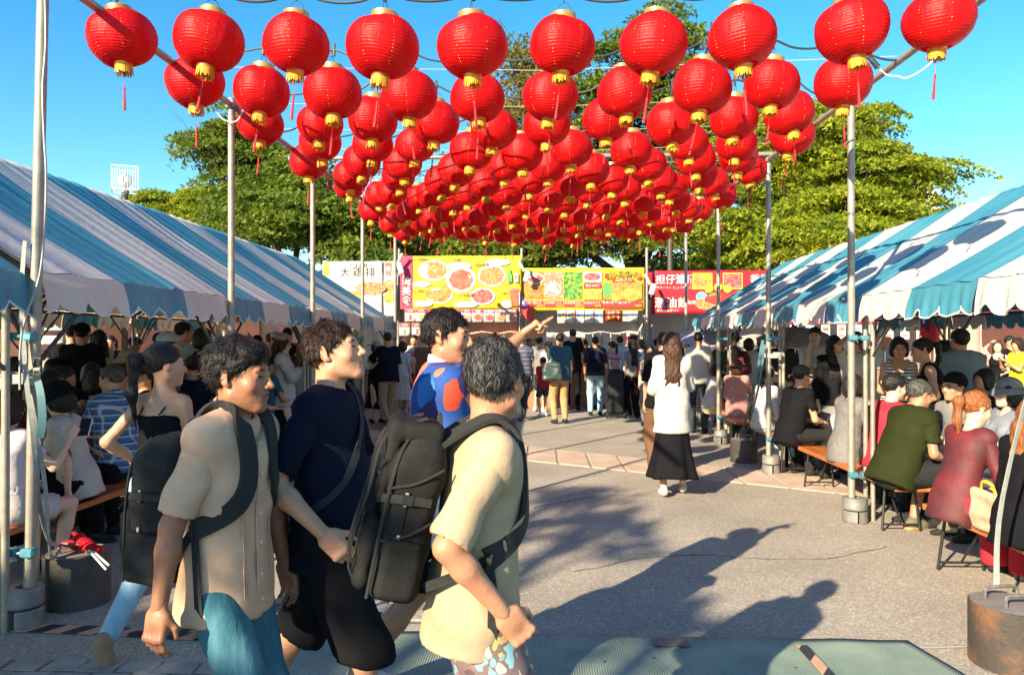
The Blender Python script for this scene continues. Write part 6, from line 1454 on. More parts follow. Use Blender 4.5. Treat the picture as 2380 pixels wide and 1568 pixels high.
# ================================================================ CAST
def XW(x, Y): return at(x, 790, Y).x
def loc_of(x, Y, yaw, W):
    v = Matrix.Rotation(-R(yaw), 3, 'Z') @ (Vector(W)-Vector((XW(x, Y), Y, 0))); return v
WHT = cloth((.49, .47, .44), 'white_cotton'); BLK = cloth((.008, .008, .010), 'black_cotton'); NAVY = cloth((.007, .010, .024), 'navy_cotton'); GRY = cloth((.20, .20, .20), 'grey_cotton'); CHAR = cloth((.028, .028, .03), 'charcoal_cotton')
TEAL = cloth((.035, .11, .155), 'teal_cotton'); KHA = cloth((.34, .26, .18), 'khaki_cotton'); TANP = cloth((.46, .27, .13), 'tan_trousers'); OLV = cloth((.024, .028, .008), 'olive_cotton'); REDC = cloth((.48, .03, .05), 'red_cotton'); MARO = cloth((.12, .025, .03), 'maroon_cotton'); CRM = cloth((.62, .56, .45), 'cream_cotton'); PNK = cloth((.55, .30, .30), 'pink_cotton'); YEL = cloth((.70, .58, .03), 'yellow_cotton'); BLU = cloth((.10, .20, .36), 'blue_cotton'); LBL = cloth((.42, .52, .60), 'pale_blue_cotton'); LIL = cloth((.58, .52, .58), 'lilac_cotton'); BRNC = cloth((.14, .075, .045), 'brown_cotton'); GRN = cloth((.08, .14, .07), 'green_cotton')
DEN = denim('denim_mid', (.045, .115, .175), (.085, .19, .26)); DEND = denim('denim_dark', (.025, .035, .05), (.05, .065, .085)); DENL = denim('denim_light', (.22, .36, .46), (.32, .46, .55)); DENT = denim('denim_teal', (.03, .115, .155), (.09, .22, .275))
STRI = stripes_mat('navy_white_stripes', [(.14, (.045, .055, .10)), (.05, (.42, .42, .46)), (.22, (.05, .06, .105)), (.03, (.30, .30, .36))], 2, .085)
STRT = stripes_mat('cream_black_stripes', [(.6, (.62, .58, .50)), (.4, (.03, .03, .03))], 2, .034); STRP = stripes_mat('white_pinstripe', [(.7, (.65, .63, .6)), (.3, (.15, .16, .2))], 2, .03)
def plaid():
    m = stripes_mat('blue_plaid', [(.45, (.045, .12, .27)), (.2, (.10, .22, .40)), (.12, (.50, .55, .60)), (.23, (.03, .08, .2))], 2, .062); N, L, b = nodes_of(m)
    src = b.inputs['Base Color'].links[0].from_socket; tc = N.new('ShaderNodeTexCoord'); sp = N.new('ShaderNodeSeparateXYZ'); L.new(tc.outputs['Object'], sp.inputs[0])
    ad = N.new('ShaderNodeMath'); ad.operation = 'ADD'; L.new(sp.outputs[1], ad.inputs[0]); hv = N.new('ShaderNodeMath'); hv.operation = 'MULTIPLY'; hv.inputs[1].default_value = .45; L.new(sp.outputs[0], hv.inputs[0]); L.new(hv.outputs[0], ad.inputs[1])
    d = N.new('ShaderNodeMath'); d.operation = 'DIVIDE'; d.inputs[1].default_value = .062; L.new(ad.outputs[0], d.inputs[0]); f = N.new('ShaderNodeMath'); f.operation = 'FRACT'; L.new(d.outputs[0], f.inputs[0])
    g_ = N.new('ShaderNodeMath'); g_.operation = 'LESS_THAN'; g_.inputs[1].default_value = .17; L.new(f.outputs[0], g_.inputs[0])
    mx = N.new('ShaderNodeMix'); mx.data_type = 'RGBA'; mx.blend_type = 'MIX'; mu = N.new('ShaderNodeMath'); mu.operation = 'MULTIPLY'; mu.inputs[1].default_value = .6; L.new(g_.outputs[0], mu.inputs[0]); L.new(mu.outputs[0], mx.inputs[0]); L.new(src, mx.inputs[6]); mx.inputs[7].default_value = (.52, .57, .62, 1); L.new(mx.outputs[2], b.inputs['Base Color']); return m
PLAID = plaid()
JERS = spots_mat('jersey_print', (.012, .06, .26), [(.60, .05, .02), (.72, .16, .08), (.03, .02, .10), (.02, .16, .48), (.012, .05, .22), (.05, .02, .12)], 8.5, .62)
FLOR = spots_mat('tropical_print', (.17, .115, .11), [(.20, .42, .48), (.42, .36, .14), (.10, .06, .07), (.45, .40, .34), (.24, .13, .15), (.20, .30, .33)], 26, .5)
PDOT = spots_mat('pink_dotted', (.46, .20, .18), [(.60, .42, .38), (.5, .28, .25)], 20, .28); DFLO = spots_mat('dark_floral', (.03, .02, .03), [(.3, .1, .12), (.2, .15, .14)], 30, .3)
QUIL = mat('quilted_grey', (.13, .125, .12), .7, (.16, .155, .15), 6, bump=.8, bscale=24); SHEER = mat('sheer_black', (.022, .014, .015), .7, (.15, .012, .02), 3.5, bump=.3, bscale=14)
SNK_W = ('sneaker', cloth((.68, .67, .65), 'white_sneaker', .6), cloth((.72, .71, .68), 'white_sole', .7)); SNK_K = ('sneaker', cloth((.03, .03, .035), 'black_sneaker', .6), cloth((.65, .64, .6), 'pale_sole', .7)); SNK_G = ('sneaker', cloth((.16, .15, .10), 'olive_sneaker', .7), cloth((.50, .27, .12), 'gum_sole', .7)); HEEL = ('shoe', cloth((.66, .56, .47), 'beige_heel', .4)); SNK_Y = ('sneaker', cloth((.55, .40, .03), 'yellow_sneaker', .6), cloth((.65, .64, .6), 'pale_sole', .7))
G_F = 'four men walking past in the foreground'
# --- man in the beige shirt
Y = 2.42
J1 = person('man in a beige short sleeved shirt with slicked black hair and a black backpack', XW(528, Y), Y, -103, H=1.615, lod=0, lean=3, head=(8, 0, 0), rh=(.275, -.035, .80), lh=(-.26, .05, .8), rcurl=.5, top=('shirt', cloth((.68, .43, .285), 'beige_linen', .9, .3), -.155, .88), bottom=('trousers', DENT), hair=('full', H_BLK), sk=3, build=.96, group=G_F, shoes=SNK_W, rf=(.1, .08, .08), lf=(-.1, -.1, .08), rel=(.3, -1, -.2), hs=1.0)
pts = [J1['pel']+J1['up']*h+J1['f']*.2+J1['r']*.012 for h in (.40, .3, .2, .1, 0, -.08, -.13)]
P_, N_ = on_top(J1, pts, .003); t = J1['root']
put('placket', MB().ribbon(smooth_pts(P_, 4), [N_[min(6, int(i/4+.5))] for i in range(25)], .034, .004), MATS['beige_linen'], t, True)
for p, n_ in zip(P_[:-1], N_[:-1]): put('button', MB().ell(p+n_*.004, (.006, .006, .006), 8, 6), M_PW, t, True)
for o in (.07, .078, .086, -.07, -.078, -.086):
    P2, N2 = on_top(J1, [p+J1['r']*o for p in pts], .0015); put('shirt_pleat', MB().ribbon(smooth_pts(P2, 4), [N2[min(6, int(i/4+.5))] for i in range(25)], .003, .003), MATS['beige_linen'], t, True)
backpack(J1, 'bulky black backpack worn by the man in the beige shirt', .31, .48, .19, drop=.06)
# --- man in the dark blue tee looking up
Y = 2.78
J2 = person('man in a dark navy tee and black shorts looking up at the lanterns', XW(766, Y), Y, -99, H=1.69, lod=0, head=(4, 16, 0), rh=(.255, .10, .95), lh=(-.20, .25, 1.13), rcurl=.7, lcurl=1.0, top=('tee', NAVY, -.13, .86), bottom=('shorts', BLK, 1.02), hair=('short', H_DBR), sk=1, build=1.0, belly=.01, group=G_F, shoes=SNK_W, rf=(.1, .12, .08), lf=(-.08, -.42, .15), rel=(.3, -1, .1), hs=.98)
t = thing('sling_bag', 'black sling bag with a thin strap across the navy tee', 'bag', tuple(J2['root'].location), J2['root'].rotation_euler.z)
pk = J2['pel']; Sg = Sh().u(bx(pk+Vector((.02, -.24, .02)), (.11, .05, .13), None, .04), .02); Sg.fx = wr_fx(.005, 2); np_obj('bag_body', [Sg.mesh(.01)], M_BAGB, t)
u_, f_, r2 = J2['up'], J2['f'], J2['r']; P_, N_ = on_top(J2, [pk+u_*.06+r2*.10-f_*.14, pk+u_*.25-r2*.05-f_*.16, J2['sh'][-1]+u_*.06+r2*.06, pk+u_*.40-r2*.02+f_*.14, pk+u_*.2+r2*.12+f_*.12, pk+u_*.08+r2*.17, pk+u_*.02+r2*.1-f_*.12], .006); L_ = smooth_pts(P_, 5)
put('bag_strap', MB().ribbon(L_, [N_[min(6, int(i/5+.5))] for i in range(len(L_))], .026, .004), M_STR, t, True)
hp = J2['wri'][-1]; t = thing('towel', 'pale blue and white cloth hat and towel held by the man in navy', 'towel', tuple(J2['root'].location), J2['root'].rotation_euler.z)
Sg = Sh().u(el(hp+Vector((.02, .07, .05)), (.06, .085, .055)), .03).u(rc(hp+Vector((.0, .05, .0)), hp+Vector((.0, .06, -.34)), .045, .055, Vector((1, 0, 0)), .5), .04).u(rc(hp+Vector((.02, .10, .02)), hp+Vector((.02, .10, -.15)), .03, .03), .03); Sg.fx = wr_fx(.012, 2, 1.6); np_obj('cloth', [Sg.mesh(.008)], LBL, t)
# --- pointing man
Y = 3.3; yw = -72
tip = loc_of(1030, Y, yw, at(1232, 766, 3.60))
J3 = person('man in a blue jersey with red flowers pointing ahead with his right arm', XW(1030, Y), Y, yw, H=1.755, lod=0, head=(-30, 0, 0), rh=tip, lh='hang', rcurl=[.02, 1.25, 1.35, 1.4], top=('polo', JERS, -.14, .8, cloth((.62, .64, .66), 'white_collar')), bottom=('shorts', BLK, .95), hair=('short', H_BLK), sk=0, build=1.1, group=G_F, shoes=SNK_W, rf=(.1, .05, .08), lf=(-.12, -.36, .13), rel=(0, -.2, -1), rpalm=(.3, 0, -1), rdir=(.25, .80, .58), hs=1.0)
# --- man seen from behind
Y = 2.13; yw = -76
wr4 = loc_of(1098, Y, yw, at(1172, 1425, 1.95))
J4 = person('man in a tan tee seen from behind with short greying hair and a grey backpack', XW(1098, Y), Y, yw, H=1.62, lod=0, lean=5, head=(56, -3, 0), rh=wr4, lh=(-.27, .1, .8), rcurl=1.0, top=('tee', cloth((.42, .32, .205), 'tan_jersey', .9, .3), -.125, .95), bottom=('shorts', FLOR, .98), hair=('short', H_GRY), sk=0, build=1.0, group=G_F, shoes=SNK_W, rel=(.3, -1, -.5), hs=1.0)
backpack(J4, 'dark grey roll top backpack with white zip pulls on the man seen from behind', .26, .46, .16, M_BAGG, M_STRG, drop=.02, slouch=.12, roll=True)
# --- woman in the white blouse
Y = 7.85
J5 = person('woman in a sheer white blouse and long black flared skirt walking away', XW(1562, Y), Y, -4, H=1.70, sex='f', lod=1, head=(-4, -8, 0), rh='phone', lh='front', top=('blouse', WHT, -.27, 1.75), bottom=('skirt', BLK, .80, .20), hair=('wavy+.42', H_BRN), sk=2, shoes=HEEL, lf=(-.09, -.05, .09), rf=(.12, .16, .09))
# --- crowd: rows of (label, x, Y, yaw, dict)
def crowd(rows, **kw):
    for (label, x, Y, yaw, d) in rows:
        a = dict(kw); a.update(d); dx = a.pop('dx', 0); bag = a.pop('bp', None); X_ = XW(x, Y) if x is not None else dx
        J = person(label, X_, Y, yaw, **a); label_ = label
        if bag: backpack(J, bag[0], .29, .43, .15, bag[1], M_STR, lod=2, tail=False, zip_=False)
        if 'lilac and white' in label: globals()['J0'] = J
    return J
S_ = dict
crowd([
 ('woman with a black ponytail in a strapped black top walking between the tents', 378, 3.85, -12, S_(H=1.60, sex='f', lod=1, head=(-36, 0, 0), top=('cami', BLK, .02), bottom=('trousers', DENL), hair=('tail+.34', H_BLK), sk=1, lh=(-.26, .10, .95), rh='front', lf=(-.12, -.24, .14), rf=(.1, .2, .08), shoes=('shoe', cloth((.30, .2, .13), 'tan_sandal')))),
 ('person in a lilac and white top holding out a phone at the left edge', 12, 4.75, -8, S_(H=1.62, sex='f', lod=1, pose='sit', head=(-5, -10, 0), top=('tee', LIL, .08), bottom=('shorts', WHT, .7), hair=('bob', H_DBR), sk=2, rh=loc_of(12, 4.75, -8, at(165, 1015, 5.0)), rel=(.2, -.3, -1), lh='lap')),
 ('woman in a black bucket hat and white tee seated on the orange bench', 186, 5.5, 100, S_(H=1.70, sex='f', lod=1, pose='sit', lean=14, head=(-5, -24, 0), top=('tee', WHT, -.05, .9), bottom=('trousers', BLK), hair=('bob', H_BLK), hat=('bucket', BLK), sk=2, lh='bench', rh='table', shoes=SNK_W)),
 ('man in a blue plaid shirt and spectacles seated facing away to the left', 276, 6.35, 72, S_(H=1.80, lod=1, pose='sit', lean=6, head=(8, -10, 0), top=('shirt', PLAID, -.04), bottom=('trousers', DEND), hair=('short', H_GRY), sk=1, lh='table', rh='table', glasses=True, seat=.48, build=1.08)),
 ('woman in a pale pink cap and loose white shirt checking her phone', 655, 9.5, -78, S_(H=1.70, sex='f', lod=1, head=(0, -14, 0), top=('blouse', WHT, -.16, 1.6), bottom=('skirt', BLK, .74, .12), hair=('wavy+.22', H_BRN), hat=('cap', PNK), sk=2, rh='phone', lh='phone', shoes=SNK_K)),
 ('man in a navy shirt and khaki trousers leaning on the fourth left pole', 903, 13.6, 25, S_(H=1.77, lean=8, top=('shirt', NAVY, -.12, .95), bottom=('trousers', KHA), hair=('short', H_BLK), lh=(-.25, .45, 1.25), rh='front', shoes=SNK_K, pose='walk')),
 ('woman in a wide white sun hat and black dress behind the navy shirt', 873, 14.6, -140, S_(H=1.60, sex='f', top=('tank', BLK, -.1), bottom=('skirt', BLK, .7, .1), hair=('bob', H_BRN), hat=('widebrim', WHT), sk=2, rh='phone', lh='front')),
])
GQ = 'people queueing in front of the food stalls'
crowd([
 ('man in a navy and white striped polo and dark jeans', 1212, 15.3, 12, S_(top=('polo', STRI, -.05), bottom=('trousers', DEND), H=1.72, build=1.18, shoes=SNK_K, sk=1, pose='walk')),
 ('man in a teal tee and tan trousers with a dark tote bag', 1301, 14.6, 14, S_(top=('tee', TEAL, -.12), bottom=('trousers', TANP), H=1.75, build=1.08, shoes=SNK_K, lh='front')),
 ('person in a dark shirt and pale jeans with a navy backpack', 1383, 16.2, -6, S_(top=('tee', CHAR, -.08, .95), bottom=('trousers', DENL), H=1.70, shoes=SNK_K, bp=('navy backpack on the person in pale jeans', NAVY), build=1.1)),
 ('person in a black fedora and red patterned vest', 1344, 18.0, 0, S_(top=('tee', REDC, -.08), bottom=('trousers', DEND), hat=('fedora', BLK), H=1.66, shoes=SNK_Y)),
 ('tall man in a black tee with cropped hair facing the stall', 1331, 17.3, 5, S_(top=('tee', BLK, -.1), bottom=('trousers', BLK), hair=('crop', H_BLK), H=1.88)),
 ('woman in shorts with one bare leg showing beside the tan trousers', 1322, 18.4, -10, S_(sex='f', top=('tee', MARO, -.05), bottom=('shorts', CHAR, .6), hair=('bob', H_DBR), H=1.62, sk=2, shoes=SNK_W, pose='walk')),
 ('bald man in a white tee near the stall counter', 1395, 17.8, 0, S_(top=('tee', WHT, -.1), bottom=('trousers', GRY), hair=('bald', None), H=1.74, build=1.1)),
 ('man in a white shirt with his back to the aisle', 1440, 17.0, 8, S_(top=('shirt', WHT, -.1), bottom=('trousers', CHAR), H=1.72, build=1.12)),
 ('woman with very long straight black hair and wide black trousers', 1470, 15.6, 18, S_(sex='f', top=('tee', GRY, -.05), bottom=('wide', BLK), hair=('long+.45', H_BLK), H=1.63, sk=2)),
 ('bearded man with a top knot facing left in the crowd', 1471, 18.2, 70, S_(top=('tee', WHT, -.1), bottom=('trousers', BLK), hair=('bun', H_BLK), H=1.74)),
 ('woman in a pale yellow top with a dark bob looking down', 1508, 14.3, 160, S_(sex='f', top=('tee', CRM, -.05), bottom=('trousers', GRY), hair=('bob', H_BLK), H=1.55, sk=2, head=(20, -18, 0))),
 ('woman with a dark bun standing beyond the crowd', 1548, 18.6, -20, S_(sex='f', top=('tank', DFLO, -.05), bottom=('trousers', BLK), hair=('bun', H_BLK), H=1.64, sk=1)),
 ('man in a blue cap with a floral shirt at the stall', 1527, 17.6, -40, S_(top=('shirt', DFLO, -.08), bottom=('trousers', DEND), hat=('cap', NAVY), H=1.64)),
 ('man in a roomy black shirt and brown trousers beside the white blouse', 1543, 9.2, 10, S_(lod=1, top=('shirt', BLK, -.12, .98), bottom=('wide', BRNC), hair=('full', H_DBR), H=1.70, build=1.2, shoes=SNK_K)),
 ('man with black hair and a white shirt behind the long haired woman', 1622, 13.2, -12, S_(top=('shirt', WHT, -.1), bottom=('trousers', DEND), H=1.76)),
 ('man in a dark cap beyond the right tents first pole', 1608, 17.8, 30, S_(top=('tee', GRY, -.1), bottom=('trousers', BLK), hat=('cap', BLK), H=1.74)),
 ('person in a white tee serving behind the left counter', 1250, 18.1, 175, S_(top=('tee', WHT, -.05), bottom=('trousers', BLK), H=1.7)),
 ('stall worker in a red tee behind the second counter', 1462, 18.6, 180, S_(top=('tee', REDC, -.05), bottom=('trousers', BLK), hat=('cap', REDC), H=1.7)),
 ('man in a grey tee and dark shorts far back in the queue', 1253, 17.0, -20, S_(top=('tee', GRY, -.1), bottom=('shorts', DEND, .95), H=1.70, shoes=SNK_W)),
 ('woman in a white tee with a beige skirt in the queue', 1275, 16.8, 15, S_(sex='f', top=('tee', WHT, -.02), bottom=('skirt', CRM, .5, .1), hair=('long+.25', H_DBR), H=1.6, sk=2, shoes=SNK_W)),
 ('man in an olive tee peering over the queue', 1415, 18.9, 0, S_(top=('tee', OLV, -.1), bottom=('trousers', DEND), H=1.76)),
 ('man in a black tee and grey cap near the drink cards', 1170, 17.2, 20, S_(top=('tee', BLK, -.1), bottom=('trousers', CHAR), hat=('cap', GRY), H=1.7)),
 ('woman in a cream blouse with a bun at the drink cards', 1118, 17.4, 10, S_(sex='f', top=('blouse', CRM, -.1), bottom=('trousers', BLK), hair=('bun', H_BRN), H=1.62, sk=2)),
 ('person in a grey sweater waiting under the order board', 1010, 17.2, -10, S_(top=('long', GRY, -.1), bottom=('trousers', DEND), H=1.68)),
 ('man in a brown tee beside the counter with the bottle cards', 985, 16.9, 5, S_(top=('tee', BRNC, -.1), bottom=('trousers', BLK), H=1.72)),
 ('woman in a white tee with long brown hair by the second counter', 1358, 18.7, -15, S_(sex='f', top=('tee', WHT, -.1), bottom=('trousers', DENL), hair=('long+.3', H_BRN), H=1.66, sk=2)),
 ('man in a pale blue shirt deep in the queue', 1290, 18.8, 10, S_(top=('shirt', LBL, -.1), bottom=('trousers', CHAR), H=1.78)),
 ('man in a mustard tee near the front of the queue', 1228, 18.6, -30, S_(top=('tee', YEL, -.1), bottom=('trousers', DEND), hair=('crop', H_BLK), H=1.76)),
 ('woman in a pink tee with a ponytail near the queue front', 1422, 16.4, 40, S_(sex='f', top=('tee', PNK, -.05), bottom=('shorts', WHT, .6), hair=('tail+.25', H_DBR), H=1.6, sk=2, shoes=SNK_W)),
 ('man in a white cap and black tee by the checkout sign', 1455, 18.8, -20, S_(top=('tee', BLK, -.1), bottom=('trousers', GRY), hat=('cap', WHT), H=1.78)),
 ('woman in a lilac blouse at the checkout sign', 1490, 17.6, 15, S_(sex='f', top=('blouse', LIL, -.1), bottom=('skirt', NAVY, .6, .1), hair=('bob', H_BRN), H=1.64, sk=2)),
 ('man in a grey polo with thick hair left of the lilac umbrella', 1572, 16.4, 0, S_(top=('polo', GRY, -.1), bottom=('trousers', KHA), hair=('full', H_BLK), H=1.76)),
 ('woman in a white dress right of the grey polo', 1592, 15.2, -25, S_(sex='f', top=('tank', WHT, -.05), bottom=('skirt', WHT, .6, .14), hair=('long+.3', H_BLK), H=1.64, sk=2)),
 ('child in a red tee standing among the queue', 1262, 15.9, 20, S_(top=('tee', REDC, -.1), bottom=('shorts', DEND, .8), H=1.25, shoes=SNK_W)),
 ('man in a dark green tee with a cropped head at the drink cards', 1150, 18.2, 0, S_(top=('tee', GRN, -.1), bottom=('trousers', BLK), hair=('crop', H_BLK), H=1.8)),
 ('woman in a khaki hat standing near the order sign', 1080, 18.0, -20, S_(sex='f', top=('tee', CRM, -.1), bottom=('trousers', DEND), hat=('bucket', KHA), hair=('bob', H_BLK), H=1.64)),
 ('man in a white tee leaving the counter with the bottle cards', 962, 17.5, 170, S_(top=('tee', WHT, -.1), bottom=('trousers', CHAR), hair=('full', H_BLK), H=1.74, rh='front', lh='front')),
], group=GQ)
G_R = 'people around the right tent tables'
crowd([
 ('man in a grey vest with a maroon backpack standing in profile', 1706, 13.6, 60, S_(top=('tee', GRY, -.1), bottom=('trousers', DEND), H=1.74, bp=('maroon backpack on the man in profile', MARO), head=(15, 0, 0))),
 ('woman in a brown sun hat and pink dotted jacket seated with her back turned', 1712, 11.9, -25, S_(sex='f', pose='sit', top=('jacket', PDOT, -.1), bottom=('trousers', CHAR), hair=('bob', H_BRN), hat=('widebrim', BRNC), H=1.66, sk=1, rh='table', lh='lap')),
 ('woman in a white top and pale yellow trousers seated at the aisle', 1650, 12.4, -70, S_(sex='f', pose='sit', top=('tee', WHT, .0), bottom=('wide', cloth((.62, .55, .30), 'pale_yellow')), hair=('bob', H_BLK), H=1.6, sk=1, lean=12)),
 ('man in a dark tee holding two plates under the grey umbrella', 1820, 12.2, 170, S_(top=('tee', CHAR, -.1), bottom=('trousers', KHA), H=1.72, rh='front', lh='front', build=1.1)),
 ('man in a flat black cap and black tee bent over the table', 1832, 8.75, -62, S_(lod=1, pose='sit', top=('tee', BLK, -.08), bottom=('trousers', CHAR), hat=('cap', cloth((.07, .07, .06), 'faded_black')), H=1.74, lean=18, rh='table', lh='table', head=(0, -12, 0))),
 ('girl with black hair in a dark sleeveless top seated facing the aisle', 1890, 9.6, 118, S_(lod=1, sex='f', pose='sit', top=('tank', TEAL, -.05), bottom=('trousers', BLK), hair=('tail+.28', H_BLK), H=1.60, sk=2, rh='table', lh='table', lean=4)),
 ('young man in a white tee eating while standing behind the table', 1893, 11.0, 155, S_(lod=1, top=('tee', WHT, -.1, .95), bottom=('trousers', BLK), hair=('full', H_BLK), H=1.80, rh='eat', lh='front', sk=2)),
 ('woman with long black hair in black standing with her back turned', 1938, 9.4, -10, S_(lod=1, sex='f', top=('blouse', BLK, -.1), bottom=('skirt', GRY, .7, .1), hair=('long+.45', H_BLK), H=1.68, sk=2)),
 ('person in a quilted grey jacket seated beside the white cloth', 1962, 7.6, -75, S_(lod=1, sex='f', pose='sit', top=('jacket', QUIL, -.1), bottom=('trousers', CHAR), hair=('bob', H_BLK), H=1.62, lean=10, rh='table', lh='table')),
 ('man in a pale tee raising his forearm behind his head', 1990, 9.2, -20, S_(lod=1, top=('tee', WHT, -.1), bottom=('trousers', BLK), H=1.72, rh='headtop', lh='headtop', rel=(1, 0, .1))),
 ('woman in a cream and black striped tank top holding a cup', 2088, 8.3, 165, S_(lod=1, sex='f', top=('tank', STRT, -.1), bottom=('trousers', BLK), hair=('bob', H_BLK), H=1.65, sk=1, head=(0, -14, 0), rh='front', lh='front', build=1.15)),
 ('woman in a black tank top with a ponytail stooping over the table', 2188, 7.6, 70, S_(lod=1, sex='f', top=('tank', BLK, -.1), bottom=('trousers', CHAR), hair=('tail+.25', H_BLK), H=1.66, sk=1, lean=16, head=(5, -12, 0), rh='front', lh='front', build=1.1)),
 ('broad man in a grey blue tee with his back turned in the right tent', 2232, 8.1, 0, S_(lod=1, top=('tee', cloth((.16, .21, .23), 'grey_blue'), -.12), bottom=('trousers', BLK), hair=('full', H_BLK), H=1.73, build=1.25)),
 ('woman with a dark bob standing behind the broad man', 2195, 9.3, 30, S_(sex='f', top=('tee', GRY, -.1), bottom=('trousers', BLK), hair=('bob', H_BLK), H=1.62)),
 ('woman in a black dress shading her eyes at the far right', 2318, 14.0, 150, S_(sex='f', top=('tank', BLK, -.05), bottom=('skirt', CHAR, .75, .18), hair=('long+.2', H_BRN), H=1.62, sk=2, rh='headtop', lh='front')),
 ('woman in a bright yellow dress looking at her phone', 2366, 13.0, 100, S_(sex='f', top=('tee', YEL, -.1), bottom=('skirt', YEL, .6, .12), hair=('bob', H_DBR), H=1.66, sk=1, rh='phone', lh='phone', head=(0, -14, 0))),
 ('man in a red shirt leaning in beside the olive shirted man', 2046, 7.0, -70, S_(lod=1, pose='sit', top=('tee', REDC, -.05), bottom=('trousers', DEND), hair=('full', H_BLK), H=1.68, lean=14, rh='table', lh='table', sk=2, head=(-8, -6, 0))),
 ('man in an olive tee and dark shorts bent over his food on the bench', 2078, 6.35, -72, S_(lod=1, pose='sit', top=('tee', OLV, -.08), bottom=('shorts', CHAR, .98), hair=('short', H_GRY), H=1.72, lean=24, rh='table', lh='table', sk=0, head=(-5, -16, 0), glasses=True, build=1.15, shoes=SNK_G, rf=(.10, .42, .08), lf=(-.12, .30, .08))),
 ('woman with an auburn ponytail in a sheer black top over red', 2218, 5.15, -75, S_(lod=1, sex='f', pose='sit', top=('long', SHEER, -.1), bottom=('wide', REDC), hair=('tail+.26', H_AUB), H=1.64, lean=16, rh='table', lh='table', sk=2, head=(-4, -18, 0))),
 ('woman with long auburn hair in black at the right edge of the bench', 2372, 4.55, -70, S_(lod=1, sex='f', pose='sit', top=('long', BLK, -.1), bottom=('wide', BLK), hair=('wavy+.30', H_AUB), H=1.62, lean=10, rh='table', lh='lap', sk=2, head=(10, -10, 0))),
 ('woman in a grey bucket hat facing left across the nearest right table', 2345, 6.3, 95, S_(lod=1, sex='f', pose='sit', top=('tee', cloth((.2, .22, .27), 'slate_cotton'), -.05), bottom=('trousers', BLK), hat=('bucket', GRY), hair=('bob', H_BLK), H=1.66, sk=2, rh='table', lh='table')),
 ('person in a black knit cap seated between the ponytail and the bucket hat', 2236, 6.9, 110, S_(lod=1, pose='sit', top=('tee', GRY, -.05), bottom=('trousers', BLK), hat=('beanie', BLK), H=1.70, lean=8, rh='table', lh='table', glasses=True)),
 ('woman with loose dark hair seated behind the bucket hat woman', 2290, 7.5, 100, S_(sex='f', pose='sit', top=('tee', CHAR, -.05), bottom=('trousers', BLK), hair=('long+.3', H_BLK), H=1.74, rh='table', lh='lap')),
 ('woman in white behind a checked cloth near the far right tent', 1640, 14.2, 150, S_(sex='f', pose='sit', top=('tee', WHT, -.05), bottom=('trousers', DEND), hat=('widebrim', KHA), H=1.6, sk=1)),
 ('man in a tee of dark green near the lilac umbrella', 1676, 14.8, -160, S_(top=('tee', GRN, -.05), bottom=('trousers', KHA), H=1.68)),
 ('woman in a white lace top standing by the maroon backpack', 1740, 14.2, 20, S_(sex='f', top=('blouse', WHT, -.12), bottom=('trousers', GRY), hair=('bob', H_BRN), H=1.66)),
 ('man in a grey tee carrying a grey pack near the thick pole', 1768, 14.9, 0, S_(top=('tee', GRY, -.1), bottom=('trousers', DEND), H=1.66, bp=('grey pack beside the white lace top', GRY))),
 ('woman in pinstripes half hidden behind the thick right pole', 1772, 10.0, -60, S_(sex='f', pose='sit', top=('long', STRP, -.05), bottom=('trousers', LBL), hair=('tail+.2', H_BLK), H=1.58, lean=10)),
 ('person seated far right by the white marquee in dark clothes', 2285, 15.5, -150, S_(pose='sit', top=('tee', NAVY, -.05), bottom=('trousers', BLK), H=1.7)),
 ('woman in pale pink seated by the white marquee', 2262, 14.6, 90, S_(sex='f', pose='sit', top=('tee', PNK, -.05), bottom=('trousers', WHT), hair=('bob', H_BLK), H=1.6)),
 ('man in black talking beyond the yellow dress', 2345, 15.0, -150, S_(top=('tee', BLK, -.05), bottom=('trousers', BLK), H=1.7)),
], group=G_R)
G_L = 'people in the shade of the left tents'
